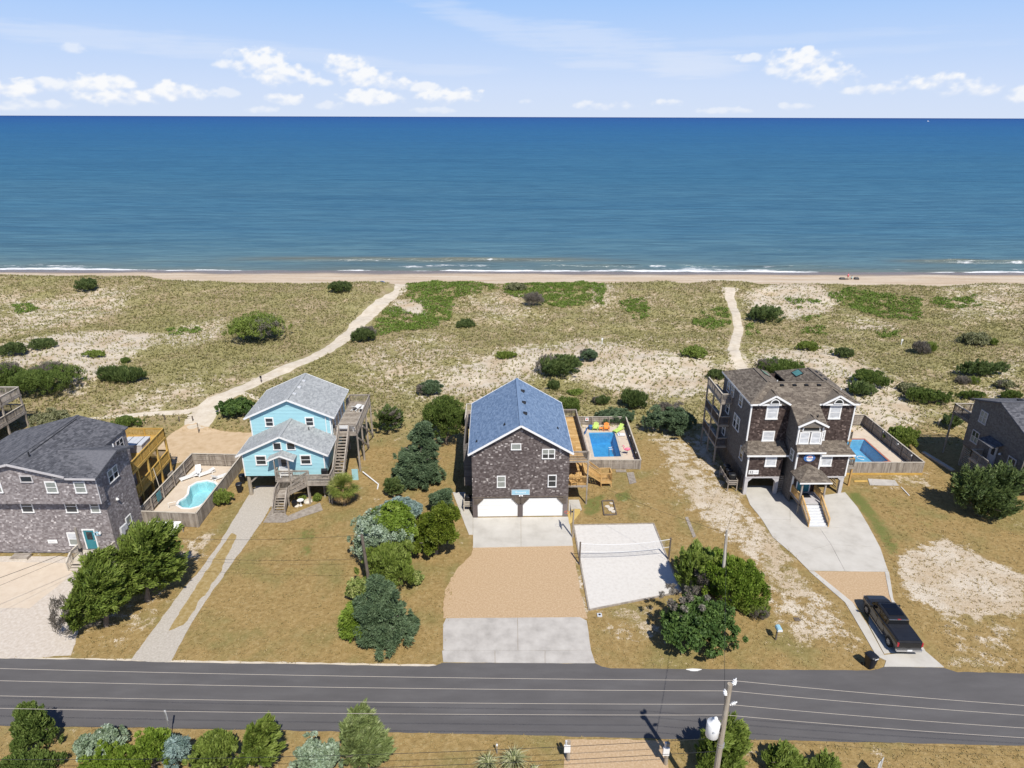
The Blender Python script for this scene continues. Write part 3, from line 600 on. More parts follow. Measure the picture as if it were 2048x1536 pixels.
def sea_mat():
    m = bpy.data.materials.new('sea water'); m.use_nodes = True; t = NT(m.node_tree); t.n.clear(); o = t.new('ShaderNodeOutputMaterial')
    g = t.new('ShaderNodeNewGeometry'); P = g.outputs['Position']; sx = t.new('ShaderNodeSeparateXYZ'); t.link(P, sx.inputs[0])
    a = t.new('ShaderNodeAttribute', attribute_name='surf'); sc = t.new('ShaderNodeSeparateColor'); t.link(a.outputs['Color'], sc.inputs[0])
    ly = t.math('LOGARITHM', sx.outputs[1], 10.0)
    f = t.lin(ly, 2.27, 4.6)
    f = t.math('ADD', f, t.math('MULTIPLY', t.math('SUBTRACT', t.noise(t.mapping(P, (.0006, .006, 1)), 1., 4, .6), .5), .18))
    c = t.ramp(f, [(0., .125, .215, .235), (.035, .085, .180, .232), (.09, .056, .152, .232), (.18, .040, .140, .238), (.30, .031, .130, .250), (.45, .023, .118, .262), (.62, .018, .100, .266), (.80, .015, .083, .258), (1., .010, .056, .205)])
    rip = t.noise(t.mapping(P, (.055, .26, 1)), 1., 5, .65, .2)
    c = t.mix(t.sstep(rip, .36, .66), t.mix(1., c, (.80, .84, .88), 'MULTIPLY'), t.mix(1., c, (1.22, 1.14, 1.08), 'MULTIPLY'))
    pat = t.noise(t.mapping(P, (.006, .05, 1)), 1., 6, .62)
    c = t.mix(t.math('MULTIPLY', t.sstep(pat, .44, .7), .5), c, t.mix(1., c, (.60, .72, .80), 'MULTIPLY'))
    c = t.mix(t.math('MINIMUM', sc.outputs[1], .85), c, (.165, .165, .120))
    fo = t.sstep(t.math('ADD', sc.outputs[0], t.math('MULTIPLY', t.math('SUBTRACT', t.noise(t.mapping(P, (.20, .9, 1)), 1.3, 8, .74), .5), 1.9)), .36, .72)
    c = t.mix(fo, c, (.80, .81, .82))
    bn = t.new('ShaderNodeBump'); bn.inputs['Strength'].default_value = .9; bn.inputs['Distance'].default_value = 1.0
    h1 = t.noise(t.mapping(P, (.12, .55, 1)), 1., 4, .6, .3); h2 = t.noise(t.mapping(P, (.02, .12, 1)), 1., 5, .62, .4)
    t.link(t.math('ADD', t.math('MULTIPLY', h1, .75), t.math('MULTIPLY', h2, 2.6)), bn.inputs['Height'])
    df = t.new('ShaderNodeBsdfDiffuse'); gl = t.new('ShaderNodeBsdfGlossy'); gl.inputs['Roughness'].default_value = .3
    t.link(c, df.inputs[0]); t.link(bn.outputs[0], df.inputs['Normal']); t.link(bn.outputs[0], gl.inputs['Normal'])
    mx = t.new('ShaderNodeMixShader'); t.link(t.lin(fo, 0, 1, .09, .0), mx.inputs[0]); t.link(df.outputs[0], mx.inputs[1]); t.link(gl.outputs[0], mx.inputs[2]); t.link(mx.outputs[0], o.inputs[0])
    return m
sea = fast_mesh('sea', np.stack([SX, SY, SZ], -1).reshape(-1, 3), SF, sea_mat(), kind='structure')
sa = sea.data.color_attributes.new('surf', 'FLOAT_COLOR', 'POINT')
sa.data.foreach_set('color', np.stack([np.clip(foam, 0, 1.2), np.clip(sandy, 0, 1), 0*foam, 1+0*foam], -1).astype(np.float32).ravel())
sea.data.polygons.foreach_set('use_smooth', np.ones(len(sea.data.polygons), bool))
# dry bed under the sea so no edge shows

# ------------------------------------------------------------------ clouds on the sky dome
def sky_dome():
    aw = math.radians(46); a1 = np.arange(-aw, aw, math.radians(.085)); a2 = np.arange(aw, 2*math.pi-aw+.001, math.radians(.5))
    A = np.concatenate([a1, a2]); E = np.arange(math.radians(-.35), math.radians(12.5), math.radians(.075))
    AZ, EL = np.meshgrid(A, E); RAD = 120000.
    V = np.stack([np.sin(AZ)*np.cos(EL)*RAD, np.cos(AZ)*np.cos(EL)*RAD, np.sin(EL)*RAD+CAM_H], -1)
    n1 = fbm(AZ*95, EL*150, 201, 6)-.5; n2 = fbm(AZ*34, EL*52, 203, 4)-.5; n3 = fbm(AZ*26, EL*420, 205, 5)-.5
    tot = np.zeros_like(AZ); lit = np.full_like(AZ, -1.)
    for (px, py, hw, hh, wt) in CLOUDS:
        d = px_dir(px, py); a0 = math.atan2(d[0], d[1]); e0 = math.asin(d[2]/np.linalg.norm(d)); mpp = 1/np.linalg.norm(d)
        da = (AZ-a0)/(hw*mpp*1.2); de = (EL-e0)/(hh*mpp*1.2); de2 = np.where(de < 0, de*1.25, de)
        v = np.maximum(1.05-da*da-de2*de2, -1.6)+n1*1.9+n2*1.6
        soft = 1.25-.6*np.clip(de, -1, 1)
        m = ss(0, 1, v/np.maximum(soft, .3))*wt
        lit = np.where(m > tot, np.clip(de+.45+n1*2.2+n2, -1, 1), lit); tot = np.maximum(tot, m)
    for (px, py, hw, hh, tilt, wt) in CIRRUS:
        d = px_dir(px, py); a0 = math.atan2(d[0], d[1]); e0 = math.asin(d[2]/np.linalg.norm(d)); mpp = 1/np.linalg.norm(d)
        xa = AZ-a0; da = xa/(hw*mpp*1.25); de = (EL-e0+xa*tilt)/(hh*mpp*1.6)
        m = ss(-.1, 1.1, 1-da*da-de*de+n3*1.1+n2*.5)*wt
        tot = np.maximum(tot, m)
    band = ss(.72, .85, np.minimum(AZ % (2*math.pi), 2*math.pi-AZ % (2*math.pi)))*ss(0, .02, EL)*ss(.12, .05, EL)
    tot = np.maximum(tot, band*ss(.06, .3, n2+n1*.5))
    tot *= ss(math.radians(-.3), math.radians(.3), EL)*.86
    ne, na = AZ.shape; ii = np.arange(ne*na).reshape(ne, na); nxt = np.roll(ii, -1, 1)
    F = np.stack([ii[:-1], nxt[:-1], nxt[1:], ii[1:]], -1).reshape(-1, 4)
    m = bpy.data.materials.new('sunlit cloud'); m.use_nodes = True; t = NT(m.node_tree); t.n.clear(); o = t.new('ShaderNodeOutputMaterial')
    at = t.new('ShaderNodeAttribute', attribute_name='cloud'); sc = t.new('ShaderNodeSeparateColor'); t.link(at.outputs['Color'], sc.inputs[0])
    em = t.new('ShaderNodeEmission'); t.link(t.mix(sc.outputs[1], (.72, .765, .86), (.90, .895, .885)), em.inputs[0]); em.inputs[1].default_value = .96
    tr = t.new('ShaderNodeBsdfTransparent'); mx = t.new('ShaderNodeMixShader'); t.link(sc.outputs[0], mx.inputs[0]); t.link(tr.outputs[0], mx.inputs[1]); t.link(em.outputs[0], mx.inputs[2]); t.link(mx.outputs[0], o.inputs[0])
    m.cycles.emission_sampling = 'NONE'
    ob = fast_mesh('sky', V.reshape(-1, 3), F, m, kind='structure')
    ca = ob.data.color_attributes.new('cloud', 'FLOAT_COLOR', 'POINT')
    ca.data.foreach_set('color', np.stack([tot, ss(-.5, .9, lit), 0*tot, 1+0*tot], -1).astype(np.float32).ravel())
    ob.visible_shadow = True
sky_dome()
# ------------------------------------------------------------------ building helpers
RNG = random.Random(7)
def clip_range(poly, v):
    xs = []
    n = len(poly)
    for i in range(n):
        (a0, b0), (a1, b1) = poly[i], poly[(i+1) % n]
        if (b0 <= v < b1) or (b1 <= v < b0): xs.append(a0+(a1-a0)*(v-b0)/(b1-b0))
    return (min(xs), max(xs)) if len(xs) >= 2 else None
def courses(mb, o, u, v, n, poly, ex=.14, wr=(.11, .24), proud=.022, rng=None):
    """lapped shingles or boards over a convex polygon given in plane coordinates"""
    rng = rng or RNG; o = Vector(o); u = Vector(u); v = Vector(v); n = Vector(n)
    v0 = min(p[1] for p in poly); v1 = max(p[1] for p in poly); k = int(math.ceil((v1-v0)/ex-1e-6)); ex = (v1-v0)/k
    for i in range(k):
        b = v0+i*ex; t = b+ex; r0 = clip_range(poly, b+.02*ex); r1 = clip_range(poly, t-.02*ex)
        if not r0 or not r1: continue
        lo = min(r0[0], r1[0]); hi = max(r0[1], r1[1]); a = lo-rng.random()*wr[0]
        while a < hi:
            wd = rng.uniform(*wr); a0 = max(a, lo); a1 = min(a+wd, hi); a += wd
            if a1-a0 < .02: continue
            q = [max(a0, r0[0]), min(a1, r0[1]), min(a1, r1[1]), max(a0, r1[0])]
            if q[1] <= q[0]: q[0] = q[1] = min(max((a0+a1)/2, r0[0]), r0[1])
            if q[2] <= q[3]: q[2] = q[3] = min(max((a0+a1)/2, r1[0]), r1[1])
            pr_ = proud*rng.uniform(.7, 1.3); j = rng.uniform(-.012, .012)*(wr[1] < 1)
            P = lambda s_, h_, d_: o+u*s_+v*h_+n*d_
            mb.add([P(q[0], b+j, .001), P(q[1], b+j, .001), P(q[1], b+j, pr_), P(q[0], b+j, pr_), P(q[2], t+.004, .004), P(q[3], t+.004, .004)], [(0, 1, 2, 3), (3, 2, 4, 5)])
Z3 = Vector((0, 0, 1))
class House:
    def __init__(s, name, label, cat, org, rz, siding, roofm, trim='white', clap=False):
        s.t = thing(name, label, cat, org, rz); s.siding = siding; s.roofm = roofm; s.trim = trim; s.clap = clap; s.base = siding
        s.rf = None
    def wall(s, o, u, n, poly, sid=None, clap=None, thick=.14):
        """poly in (along, height) coordinates from o"""
        o = Vector(o); u = Vector(u); n = Vector(n); sid = sid or s.siding; clap = s.clap if clap is None else clap
        mb = MB(); mb.prism([o+u*a+Z3*z-n*.001 for a, z in poly], -n*thick); wl = mb.to('wall', M[sid], s.t)
        sh = MB(); courses(sh, o, u, Z3, n, poly, .155 if not clap else .17, (.13, .26) if not clap else (2.4, 4.2), .024 if not clap else .034)
        sh.to('clapboards' if clap else 'shingles', M[sid], wl, 'stuff'); return wl
    def roof(s, planes, thick=.13, m=None):
        """planes: eave edge first, counter clockwise seen from above"""
        m = m or s.roofm; mb = MB(); sh = MB()
        for pts in planes:
            P = [Vector(p) for p in pts]; u = (P[1]-P[0]).normalized(); n = u.cross(P[-1]-P[0]).normalized()
            if n.z < 0: n = -n
            v = n.cross(u); mb.prism([p-n*.002 for p in P], -Z3*thick)
            courses(sh, P[0], u, v, n, [((p-P[0]).dot(u), (p-P[0]).dot(v)) for p in P], .19, (.24, .5), .016)
        r = mb.to('roof', M[m], s.t); sh.to('shingles', M[m], r, 'stuff'); return r
    def trimbar(s, name, p, q, wd=.045, ht=.2, par=None, m=None):
        return MB().bar(p, q, wd, ht).to(name, M[m or s.trim], par or s.t)
    def corner(s, x, y, z0, z1, wd=.13):
        return MB().box(x-wd/2, y-wd/2, z0, x+wd/2, y+wd/2, z1).to('corner_board', M[s.trim], s.t)
    def window(s, o, u, n, w_, h_, panes=('glass', 'glass'), twin=False, c=.10, trim=None, sill=True, par=None, split=True):
        """o: middle of the sill on the wall face"""
        mb = MB(); t = M[trim or s.trim]; hw = w_/2
        mb.ob(o, u, n, -hw-c, hw+c, h_, h_+c, .0, .075); mb.ob(o, u, n, -hw-c*1.15, hw+c*1.15, -c*(1 if sill else .7), 0, .0, .11 if sill else .075)
        mb.ob(o, u, n, -hw-c, -hw, 0, h_, .0, .075); mb.ob(o, u, n, hw, hw+c, 0, h_, .0, .075)
        cols = [(-hw, hw)] if not twin else [(-hw, -.045), (.045, hw)]
        if twin: mb.ob(o, u, n, -.045, .045, 0, h_, .0, .07)
        W = mb.to('window', t, par or s.t)
        for (a0, a1) in cols:
            if split:
                sb = MB().ob(o, u, n, a0, a1, h_*.5-.03, h_*.5+.03, .03, .06); sb.to('sash_rail', t, W)
                MB().ob(o, u, n, a0, a1, 0, h_*.5-.03, .03, .042).to('pane', M[panes[1]], W)
                MB().ob(o, u, n, a0, a1, h_*.5+.03, h_, .035, .048).to('pane', M[panes[0]], W)
            else: MB().ob(o, u, n, a0, a1, 0, h_, .03, .045).to('pane', M[panes[0]], W)
        return W
    def half_round(s, o, u, n, r, trim=None):
        o = Vector(o); u = Vector(u); n = Vector(n); k = 12
        A = lambda R_, d_, i: o+u*(R_*math.cos(math.pi*i/k))+Z3*(R_*math.sin(math.pi*i/k))+n*d_
        mb = MB()
        for i in range(k):
            mb.add([A(r, .0, i), A(r+.09, .0, i), A(r+.09, .0, i+1), A(r, .0, i+1), A(r, .08, i), A(r+.09, .08, i), A(r+.09, .08, i+1), A(r, .08, i+1)], [(4, 5, 6, 7), (0, 1, 5, 4), (1, 2, 6, 5), (3, 2, 6, 7), (0, 3, 7, 4)])
        mb.ob(o, u, n, -r-.09, r+.09, -.07, 0, .0, .08); W = mb.to('window', M[trim or s.trim], s.t)
        MB().prism([A(r, .03, i) for i in range(k+1)], n*.012).to('pane', M['glass'], W); return W
    def door(s, o, u, n, w_, h_, m='teal', lite=True, trim=None):
        mb = MB(); c = .11
        mb.ob(o, u, n, -w_/2-c, -w_/2, 0, h_+c, 0, .08); mb.ob(o, u, n, w_/2, w_/2+c, 0, h_+c, 0, .08); mb.ob(o, u, n, -w_/2, w_/2, h_, h_+c, 0, .08)
        F_ = mb.to('door_frame', M[trim or s.trim], s.t); D = MB().ob(o, u, n, -w_/2, w_/2, .02, h_, .01, .045).to('door', M[m], s.t)
        if lite: MB().ob(o, u, n, -w_*.28, w_*.28, h_*.5, h_*.9, .046, .056).to('pane', M['glass'], D)
        MB().ob(o, u, n, w_*.36, w_*.42, h_*.44, h_*.49, .046, .10).to('handle', M['steel'], D)
def vents(par, pts, u, n, m='vent', sz=(.42, .3, .22)):
    """louvred box vents sitting on a roof slope"""
    u = Vector(u).normalized(); n = Vector(n).normalized(); v = n.cross(u)
    for p in pts:
        p = Vector(p); mb = MB(); a, b, h = sz
        P = lambda x, y, z: p+u*x+v*y+n*z
        mb.add([P(-a/2, -b/2, -.05), P(a/2, -b/2, -.05), P(a/2, b/2, -.05), P(-a/2, b/2, -.05), P(-a/2, -b/2, h), P(a/2, -b/2, h), P(a*.4, b/2, h*.35), P(-a*.4, b/2, h*.35)], [(0, 3, 2, 1), (4, 5, 6, 7), (0, 1, 5, 4), (1, 2, 6, 5), (2, 3, 7, 6), (3, 0, 4, 7)])
        mb.to('roof_vent', M[m], par)
def pipe(par, p, m='vent', h=.45, r=.06): MB().cyl(p, (p[0], p[1], p[2]+h), r, r, 8).to('vent_pipe', M[m], par)
def deck(par, poly, z, m, rim=None, along='x', name='deck', pl=.14, th=.045, rimh=.24):
    """boards laid over a convex outline, with a rim joist"""
    mb = MB(); cs = [(p[1], p[0]) if along == 'x' else (p[0], p[1]) for p in poly]   # (across, along)
    lo = min(c[0] for c in cs); hi = max(c[0] for c in cs); k = max(1, int((hi-lo)/pl)); st = (hi-lo)/k
    sw = [(c[1], c[0]) for c in cs]
    for i in range(k):
        r = clip_range(sw, lo+(i+.5)*st)
        if not r: continue
        b0, b1 = lo+i*st+.008, lo+(i+1)*st-.008
        if along == 'x': mb.box(r[0], b0, z-th, r[1], b1, z)
        else: mb.box(b0, r[0], z-th, b1, r[1], z)
    d = mb.to(name, M[m], par)
    n = len(poly); rb = MB()
    for i in range(n):
        (x0, y0), (x1, y1) = poly[i], poly[(i+1) % n]; rb.bar((x0, y0, z-th-rimh/2-.003), (x1, y1, z-th-rimh/2-.003), .05, rimh)
    rb.to('rim_joist', M[rim or m], d); return d
def post(par, x, y, z0, z1, m='wood', s_=.14, name='post', rnd=False):
    mb = MB()
    if rnd: mb.cyl((x, y, z0), (x, y, z1), s_*.62, s_*.52, 8)
    else: mb.box(x-s_/2, y-s_/2, z0, x+s_/2, y+s_/2, z1)
    return mb.to(name, M[m], par)
def rail(par, pts, m='wood', h=1.0, sp=1.8, gap=.13, cap=True, bal=True, z0off=.10, capm=None):
    """posts, rails and balusters along a deck edge or a flight"""
    bl = MB()
    for a, b in zip(pts[:-1], pts[1:]):
        a = Vector(a); b = Vector(b); L = (b-a).length; k = max(1, int(round(L/sp)))
        MB().bar(a+Z3*h, b+Z3*h, .14 if cap else .06, .045).to('rail', M[capm or m], par)
        MB().bar(a+Z3*z0off, b+Z3*z0off, .045, .08).to('rail', M[m], par)
        MB().bar(a+Z3*(h-.09), b+Z3*(h-.09), .04, .09).to('rail', M[m], par)
        for i in range(k+1):
            p = a+(b-a)*i/k; MB().box(p.x-.05, p.y-.05, p.z-.2, p.x+.05, p.y+.05, p.z+h-.024).to('post', M[m], par)
        if bal:
            kb = max(1, int(L/gap))
            for i in range(kb):
                p = a+(b-a)*(i+.5)/kb; bl.box(p.x-.019, p.y-.019, p.z+z0off, p.x+.019, p.y+.019, p.z+h-.1)
    if bal: bl.to('balusters', M[m], par, 'stuff')
def stair(par, top, bot, width, side, m='wood', n=None, riser=False, nose=None, rails=True, rm=None, treadm=None):
    """open flight from top to bot (centre line, both at walking level); side: unit vector across the flight"""
    top = Vector(top); bot = Vector(bot); side = Vector(side).normalized(); d = bot-top; n = n or max(2, int(round(-d.z/.19)))
    run = Vector((d.x, d.y, 0)); hd = run.normalized(); mb = MB()
    for s_ in (-1, 1):
        a = top+side*s_*width/2-Z3*.02; b = bot+side*s_*width/2+Z3*.06; mb.bar(a-Z3*.14, b-Z3*.04, .05, .26)
    st = mb.to('staircase', M[m], par)
    tr = run.length/n
    for i in range(n):
        z = top.z+d.z*(i+1)/n
        if i == n-1 and not riser: z = max(z, bot.z+.06)
        c = top+run*((i+.5)/n); c.z = z
        t = MB().bar(c-side*(width/2-.04), c+side*(width/2-.04), tr*.82, .05); t.to('tread', M[treadm or m], st)
        if riser:
            e = top+run*(i/n); e.z = z+(-d.z/n)/2
            MB().bar(e-side*(width/2-.04), e+side*(width/2-.04), .03, (-d.z/n)*.92).to('riser', M[nose or m], st)
    if rails:
        for s_ in (-1, 1): rail(st, [top+side*s_*(width/2+.03), bot+side*s_*(width/2+.03)], rm or m, .95, 2.2, .15, cap=True, z0off=.16)
    return st
def lamp(par, o, u, n, m='whitepl'):
    mb = MB(); o = Vector(o); n = Vector(n); mb.cyl(o, o+n*.10, .05, .05, 8); mb.lathe(o+n*.10-Z3*.16, [(.05, .2), (.13, .06), (.14, 0)], 10); mb.to('wall_lamp', M[m], par)
XP, XM, YM = (1, 0, 0), (-1, 0, 0), (0, -1, 0)

# ================================================================== the middle house: brown shakes, blue roof
H2 = House('beach_house', 'tall brown shingled house with a slate blue gable roof and two white garage doors', 'house', (-4.05, 59.15, 0), math.radians(1.6), 'shake_brown', 'roof_blue')
x0, x1, yf, yb = -4.05, 5.87, 59.15, 71.0; xm = (x0+x1)/2; ze, zp = 7.75, 10.72
slope = (zp-ze)/((x1-x0)/2)
H2.wall((x0, yf, 0), XP, YM, [(0, 2.45), (x1-x0, 2.45), (x1-x0, ze), (xm-x0, zp), (0, ze)])
H2.wall((x1, yf, 0), (0, 1, 0), XP, [(.14, 0), (yb-yf-.14, 0), (yb-yf-.14, ze), (.14, ze)])
H2.wall((x0, yb, 0), (0, -1, 0), XM, [(.14, 0), (yb-yf-.14, 0), (yb-yf-.14, ze), (.14, ze)])
H2.wall((x1, yb, 0), XM, (0, 1, 0), [(0, 0), (x1-x0, 0), (x1-x0, ze), (xm-x0, zp), (0, ze)])
# garage front: slatted wood with clipped door heads
g = MB()
for (a, b) in ((x0, x0+.5), (xm-.26, xm+.26), (x1-.5, x1)): g.box(a, yf+.02, 0, b, yf+.14, 2.45)
g.box(x0+.5, yf+.03, 2.28, xm-.26, yf+.14, 2.45); g.box(xm+.26, yf+.03, 2.28, x1-.5, yf+.14, 2.45)
gw = g.to('garage_front', M['shake_brown'], H2.t)
for (a, b) in ((x0+.5, xm-.26), (xm+.26, x1-.5)):
    for k in range(5):
        z = 2.26-k*.14; inset = .62-.62*k/5
        for (s_, e_) in ((a-.35, a+inset), (b-inset, b+.35)): MB().box(s_, yf-.03, z-.09, e_, yf+.02, z).to('slat', M['wood_dark'], gw)
    MB().prism([(a, yf-.001, 1.62), (a+.66, yf-.001, 2.28), (a, yf-.001, 2.28)], (0, .06, 0)).to('door_brace', M['wood_dark'], gw); MB().prism([(b, yf-.001, 1.62), (b, yf-.001, 2.28), (b-.66, yf-.001, 2.28)], (0, .06, 0)).to('door_brace', M['wood_dark'], gw)
    dr = MB().box(a, yf+.14, 0.05, b, yf+.17, 2.3).to('garage_door', M['whitep'], H2.t)
    for k in range(5): MB().box(a+.01, yf+.105, .06+k*.445, b-.01, yf+.139, .06+k*.445+.42).to('panel', M['whitep'], dr)
MB().box(x0-.02, yf-.04, 2.40, x1+.02, yf-.005, 2.52).to('belt_board', M['wood_dark'], H2.t)
ov, rk = .32, .42
rr = H2.roof([[(xm, yf-rk, zp+.12), (x0-ov, yf-rk, ze+.12-ov*slope), (x0-ov, yb+rk, ze+.12-ov*slope), (xm, yb+rk, zp+.12)][1:3]+[(xm, yb+rk, zp+.12), (xm, yf-rk, zp+.12)],
              [(x1+ov, yb+rk, ze+.12-ov*slope), (x1+ov, yf-rk, ze+.12-ov*slope), (xm, yf-rk, zp+.12), (xm, yb+rk, zp+.12)]])
for yy in (yf-rk-.03, yb+rk+.03):
    H2.trimbar('rake_board', (x0-ov-.02, yy, ze+.06-ov*slope), (xm, yy, zp+.06), .05, .2, rr); H2.trimbar('rake_board', (xm, yy, zp+.06), (x1+ov+.02, yy, ze+.06-ov*slope), .05, .2, rr)
for xx in (x0-ov-.03, x1+ov+.03): H2.trimbar('fascia', (xx, yf-rk, ze+.02-ov*slope), (xx, yb+rk, ze+.02-ov*slope), .04, .16, rr)
MB().bar((xm, yf-rk+.02, zp+.15), (xm, yb+rk-.02, zp+.15), .3, .035).to('ridge_cap', M['roof_blue'], rr)
nR = Vector((slope, 0, 1)); nL = Vector((-slope, 0, 1))
vents(rr, [(xm+.5, y_, zp+.13-.5*slope) for y_ in (62.2, 65.0, 68.2)], (0, 1, 0), nR, sz=(.5, .4, .2))
vents(rr, [(xm-1.6, 60.9, zp+.13-1.6*slope), (x0+.5, 60.6, ze+.5*slope+.1), (x1-.9, 63.0, ze+.9*slope+.1)], (0, 1, 0), nL, sz=(.28, .2, .2))
for (px_, z_, w_, h_, tw, pn) in ((1.07-.64, 8.05, .85, .55, 0, ('curtain',)), (3.7, 7.0, 1.15, .95, 1, ('curtain', 'glass')), (-1.07, 3.72, .72, 1.2, 0, ('curtain', 'curtain')), (4.15, 3.72, .72, 1.25, 0, ('glass', 'glass'))):
    H2.window((px_, yf-.02, z_), XP, YM, w_, h_, pn if len(pn) == 2 else pn*2, bool(tw), .09, split=len(pn) == 2)
sg = MB().box(.0, yf-.10, 2.78, 1.85, yf-.03, 3.36).to('house_sign', M['signblue'], H2.t)
fr = MB(); [fr.box(*q) for q in ((-.02, yf-.115, 3.33, 1.87, yf-.09, 3.38), (-.02, yf-.115, 2.76, 1.87, yf-.09, 2.81), (-.02, yf-.115, 2.81, .03, yf-.09, 3.33), (1.82, yf-.115, 2.81, 1.87, yf-.09, 3.33))]; fr.to('sign_frame', M['greyp'], sg)
def text(par, s_, o, size, mtl, n=YM, u=XP, depth=.012, loc_local=False):
    """raised lettering, turned into a mesh"""
    cu = bpy.data.curves.new('lettering', 'FONT'); cu.body = s_; cu.size = size; cu.extrude = depth; cu.align_x = 'CENTER'; cu.align_y = 'CENTER'; cu.resolution_u = 2
    tmp = bpy.data.objects.new('lettering_src', cu); COL.objects.link(tmp); bpy.context.view_layer.update()
    me = bpy.data.meshes.new_from_object(tmp.evaluated_get(bpy.context.evaluated_depsgraph_get())); bpy.data.objects.remove(tmp)
    u = Vector(u).normalized(); n = Vector(n).normalized(); v = n.cross(u); R = Matrix((u, v, n)).transposed().to_4x4()
    off = Vector(o)-(ORG[par.name] if not loc_local else Vector((0, 0, 0))); me.transform(Matrix.Translation(off) @ R); me.materials.clear()
    return link('lettering', me, M[mtl], par)
text(sg, 'Bouvette', (.925, yf-.105, 3.06), .30, 'white')
for dx in (-.12, .12):
    o_ = Vector((.95+dx, yf-.06, 2.64)); MB().lathe(o_, [(.04, .1), (.10, .0), (.10, -.03)], 8, (dx*3, -1, -.5)).to('flood_lamp', M['whitepl'], H2.t)
# side bay on the left, in the shade
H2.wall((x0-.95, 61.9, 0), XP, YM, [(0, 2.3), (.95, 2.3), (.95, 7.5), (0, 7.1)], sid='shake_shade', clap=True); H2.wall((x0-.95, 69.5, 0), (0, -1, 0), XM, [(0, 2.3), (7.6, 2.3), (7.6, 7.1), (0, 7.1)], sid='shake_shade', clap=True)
MB().box(x0-.95, 61.9, 2.2, x0, 69.5, 2.3).to('bay_floor', M['wood_dark'], H2.t)
dl = deck(H2.t, [(x0-1.1, 69.5), (x0-.02, 69.5), (x0-.02, 74.0), (x0-1.1, 74.0)], 5.6, 'wood')
rail(dl, [(x0-1.05, 69.5, 5.6), (x0-1.05, 73.9, 5.6), (x0-.1, 73.9, 5.6)], 'wood_pale')
for y_ in (69.7, 73.8): post(dl, x0-1.0, y_, 0, 5.5, 'wood')
# decks on the right
xo = 8.1
d1 = deck(H2.t, [(x1+.03, 61.5), (xo, 61.5), (xo, 72.4), (x1+.03, 72.4)], 5.42, 'wood_gold', 'wood')
rail(d1, [(x1+.1, 61.55, 5.42), (xo-.05, 61.55, 5.42), (xo-.05, 72.3, 5.42), (x1-1.5, 72.3, 5.42)], 'wood', gap=.12)
MB().box(x1+.4, 63.3, 5.42, x1+1.15, 63.36, 6.4).to('screen_panel', M['wood_gold'], d1)
d2 = deck(H2.t, [(x1+.03, 61.5), (xo, 61.5), (xo, 68.0), (x1+.03, 68.0)], 2.42, 'wood_gold', 'wood')
rail(d2, [(x1+.1, 61.55, 2.42), (xo-.05, 61.55, 2.42), (xo-.05, 64.9, 2.42)], 'wood_gold', gap=.12); rail(d2, [(xo-.05, 66.3, 2.42), (xo-.05, 67.9, 2.42), (x1+.1, 67.9, 2.42)], 'wood_gold')
for (y_, zt) in ((61.55, 6.42), (64.9, 5.3), (68.0, 5.3), (72.2, 5.3)): post(d1, xo+.06, y_, 0, zt, 'wood')
MB().box(x1+.03, 61.52, 4.9, x1+.09, 68, 5.1).to('ledger', M['wood_gold'], d1)
for k in range(9): MB().box(x1+.2, 62.+k*.7, 5.08, xo-.1, 62.05+k*.7, 5.3).to('joist', M['wood_gold'], d1)
stair(d2, (xo, 65.6, 2.42), (10.25, 65.6, .75), 1.2, (0, 1, 0), 'wood_gold', 9)
d3 = deck(H2.t, [(10.25, 64.95), (11.5, 64.95), (11.5, 66.25), (10.25, 66.25)], .78, 'wood_gold')
rail(d3, [(10.3, 65.0, .78), (11.45, 65.0, .78), (11.45, 66.2, .78), (10.3, 66.2, .78)], 'wood_gold', gap=.12)
for q in ((10.3, 65), (11.45, 65), (11.45, 66.2), (10.3, 66.2)): post(d3, *q, 0, .6, 'wood_gold', .1)
def adirondack(loc, rz, m, label, group, name='adirondack_chair', cat='chair'):
    """slatted reclining garden chair with a fan back"""
    t = thing(name, label, cat, loc, rz, group); L = dict(local=True)
    mb = MB(); [mb.bar((-.27+.09*k, -.30, .36), (-.27+.09*k, .25, .28), .08, .022) for k in range(7)]; mb.to('seat', M[m], t, **L)
    mb = MB(); [mb.bar((-.24+.08*k, .22, .26), (-.30+.1*k, .55, 1.0-.05*abs(k-3)), .075, .022, (0, 1, 0)) for k in range(7)]; mb.to('backrest', M[m], t, **L)
    for s_ in (-1, 1):
        MB().bar((.36*s_, -.36, .58), (.36*s_, .36, .55), .12, .025).to('armrest', M[m], t, **L)
        MB().box(.33*s_-.02, -.34, 0, .33*s_+.02, -.24, .57).to('leg', M[m], t, **L); MB().bar((.33*s_, .25, .3), (.33*s_, .5, 0), .035, .09).to('leg', M[m], t, **L)
    return t
adirondack((6.55, 61.9, 2.42), .3, 'wood_gold', 'pine slatted chair on the lower side deck of the brown house, left one', 'chairs on the lower deck'); adirondack((7.2, 62.7, 2.42), -.2, 'wood_gold', 'pine slatted chair on the lower side deck of the brown house, right one', 'chairs on the lower deck')

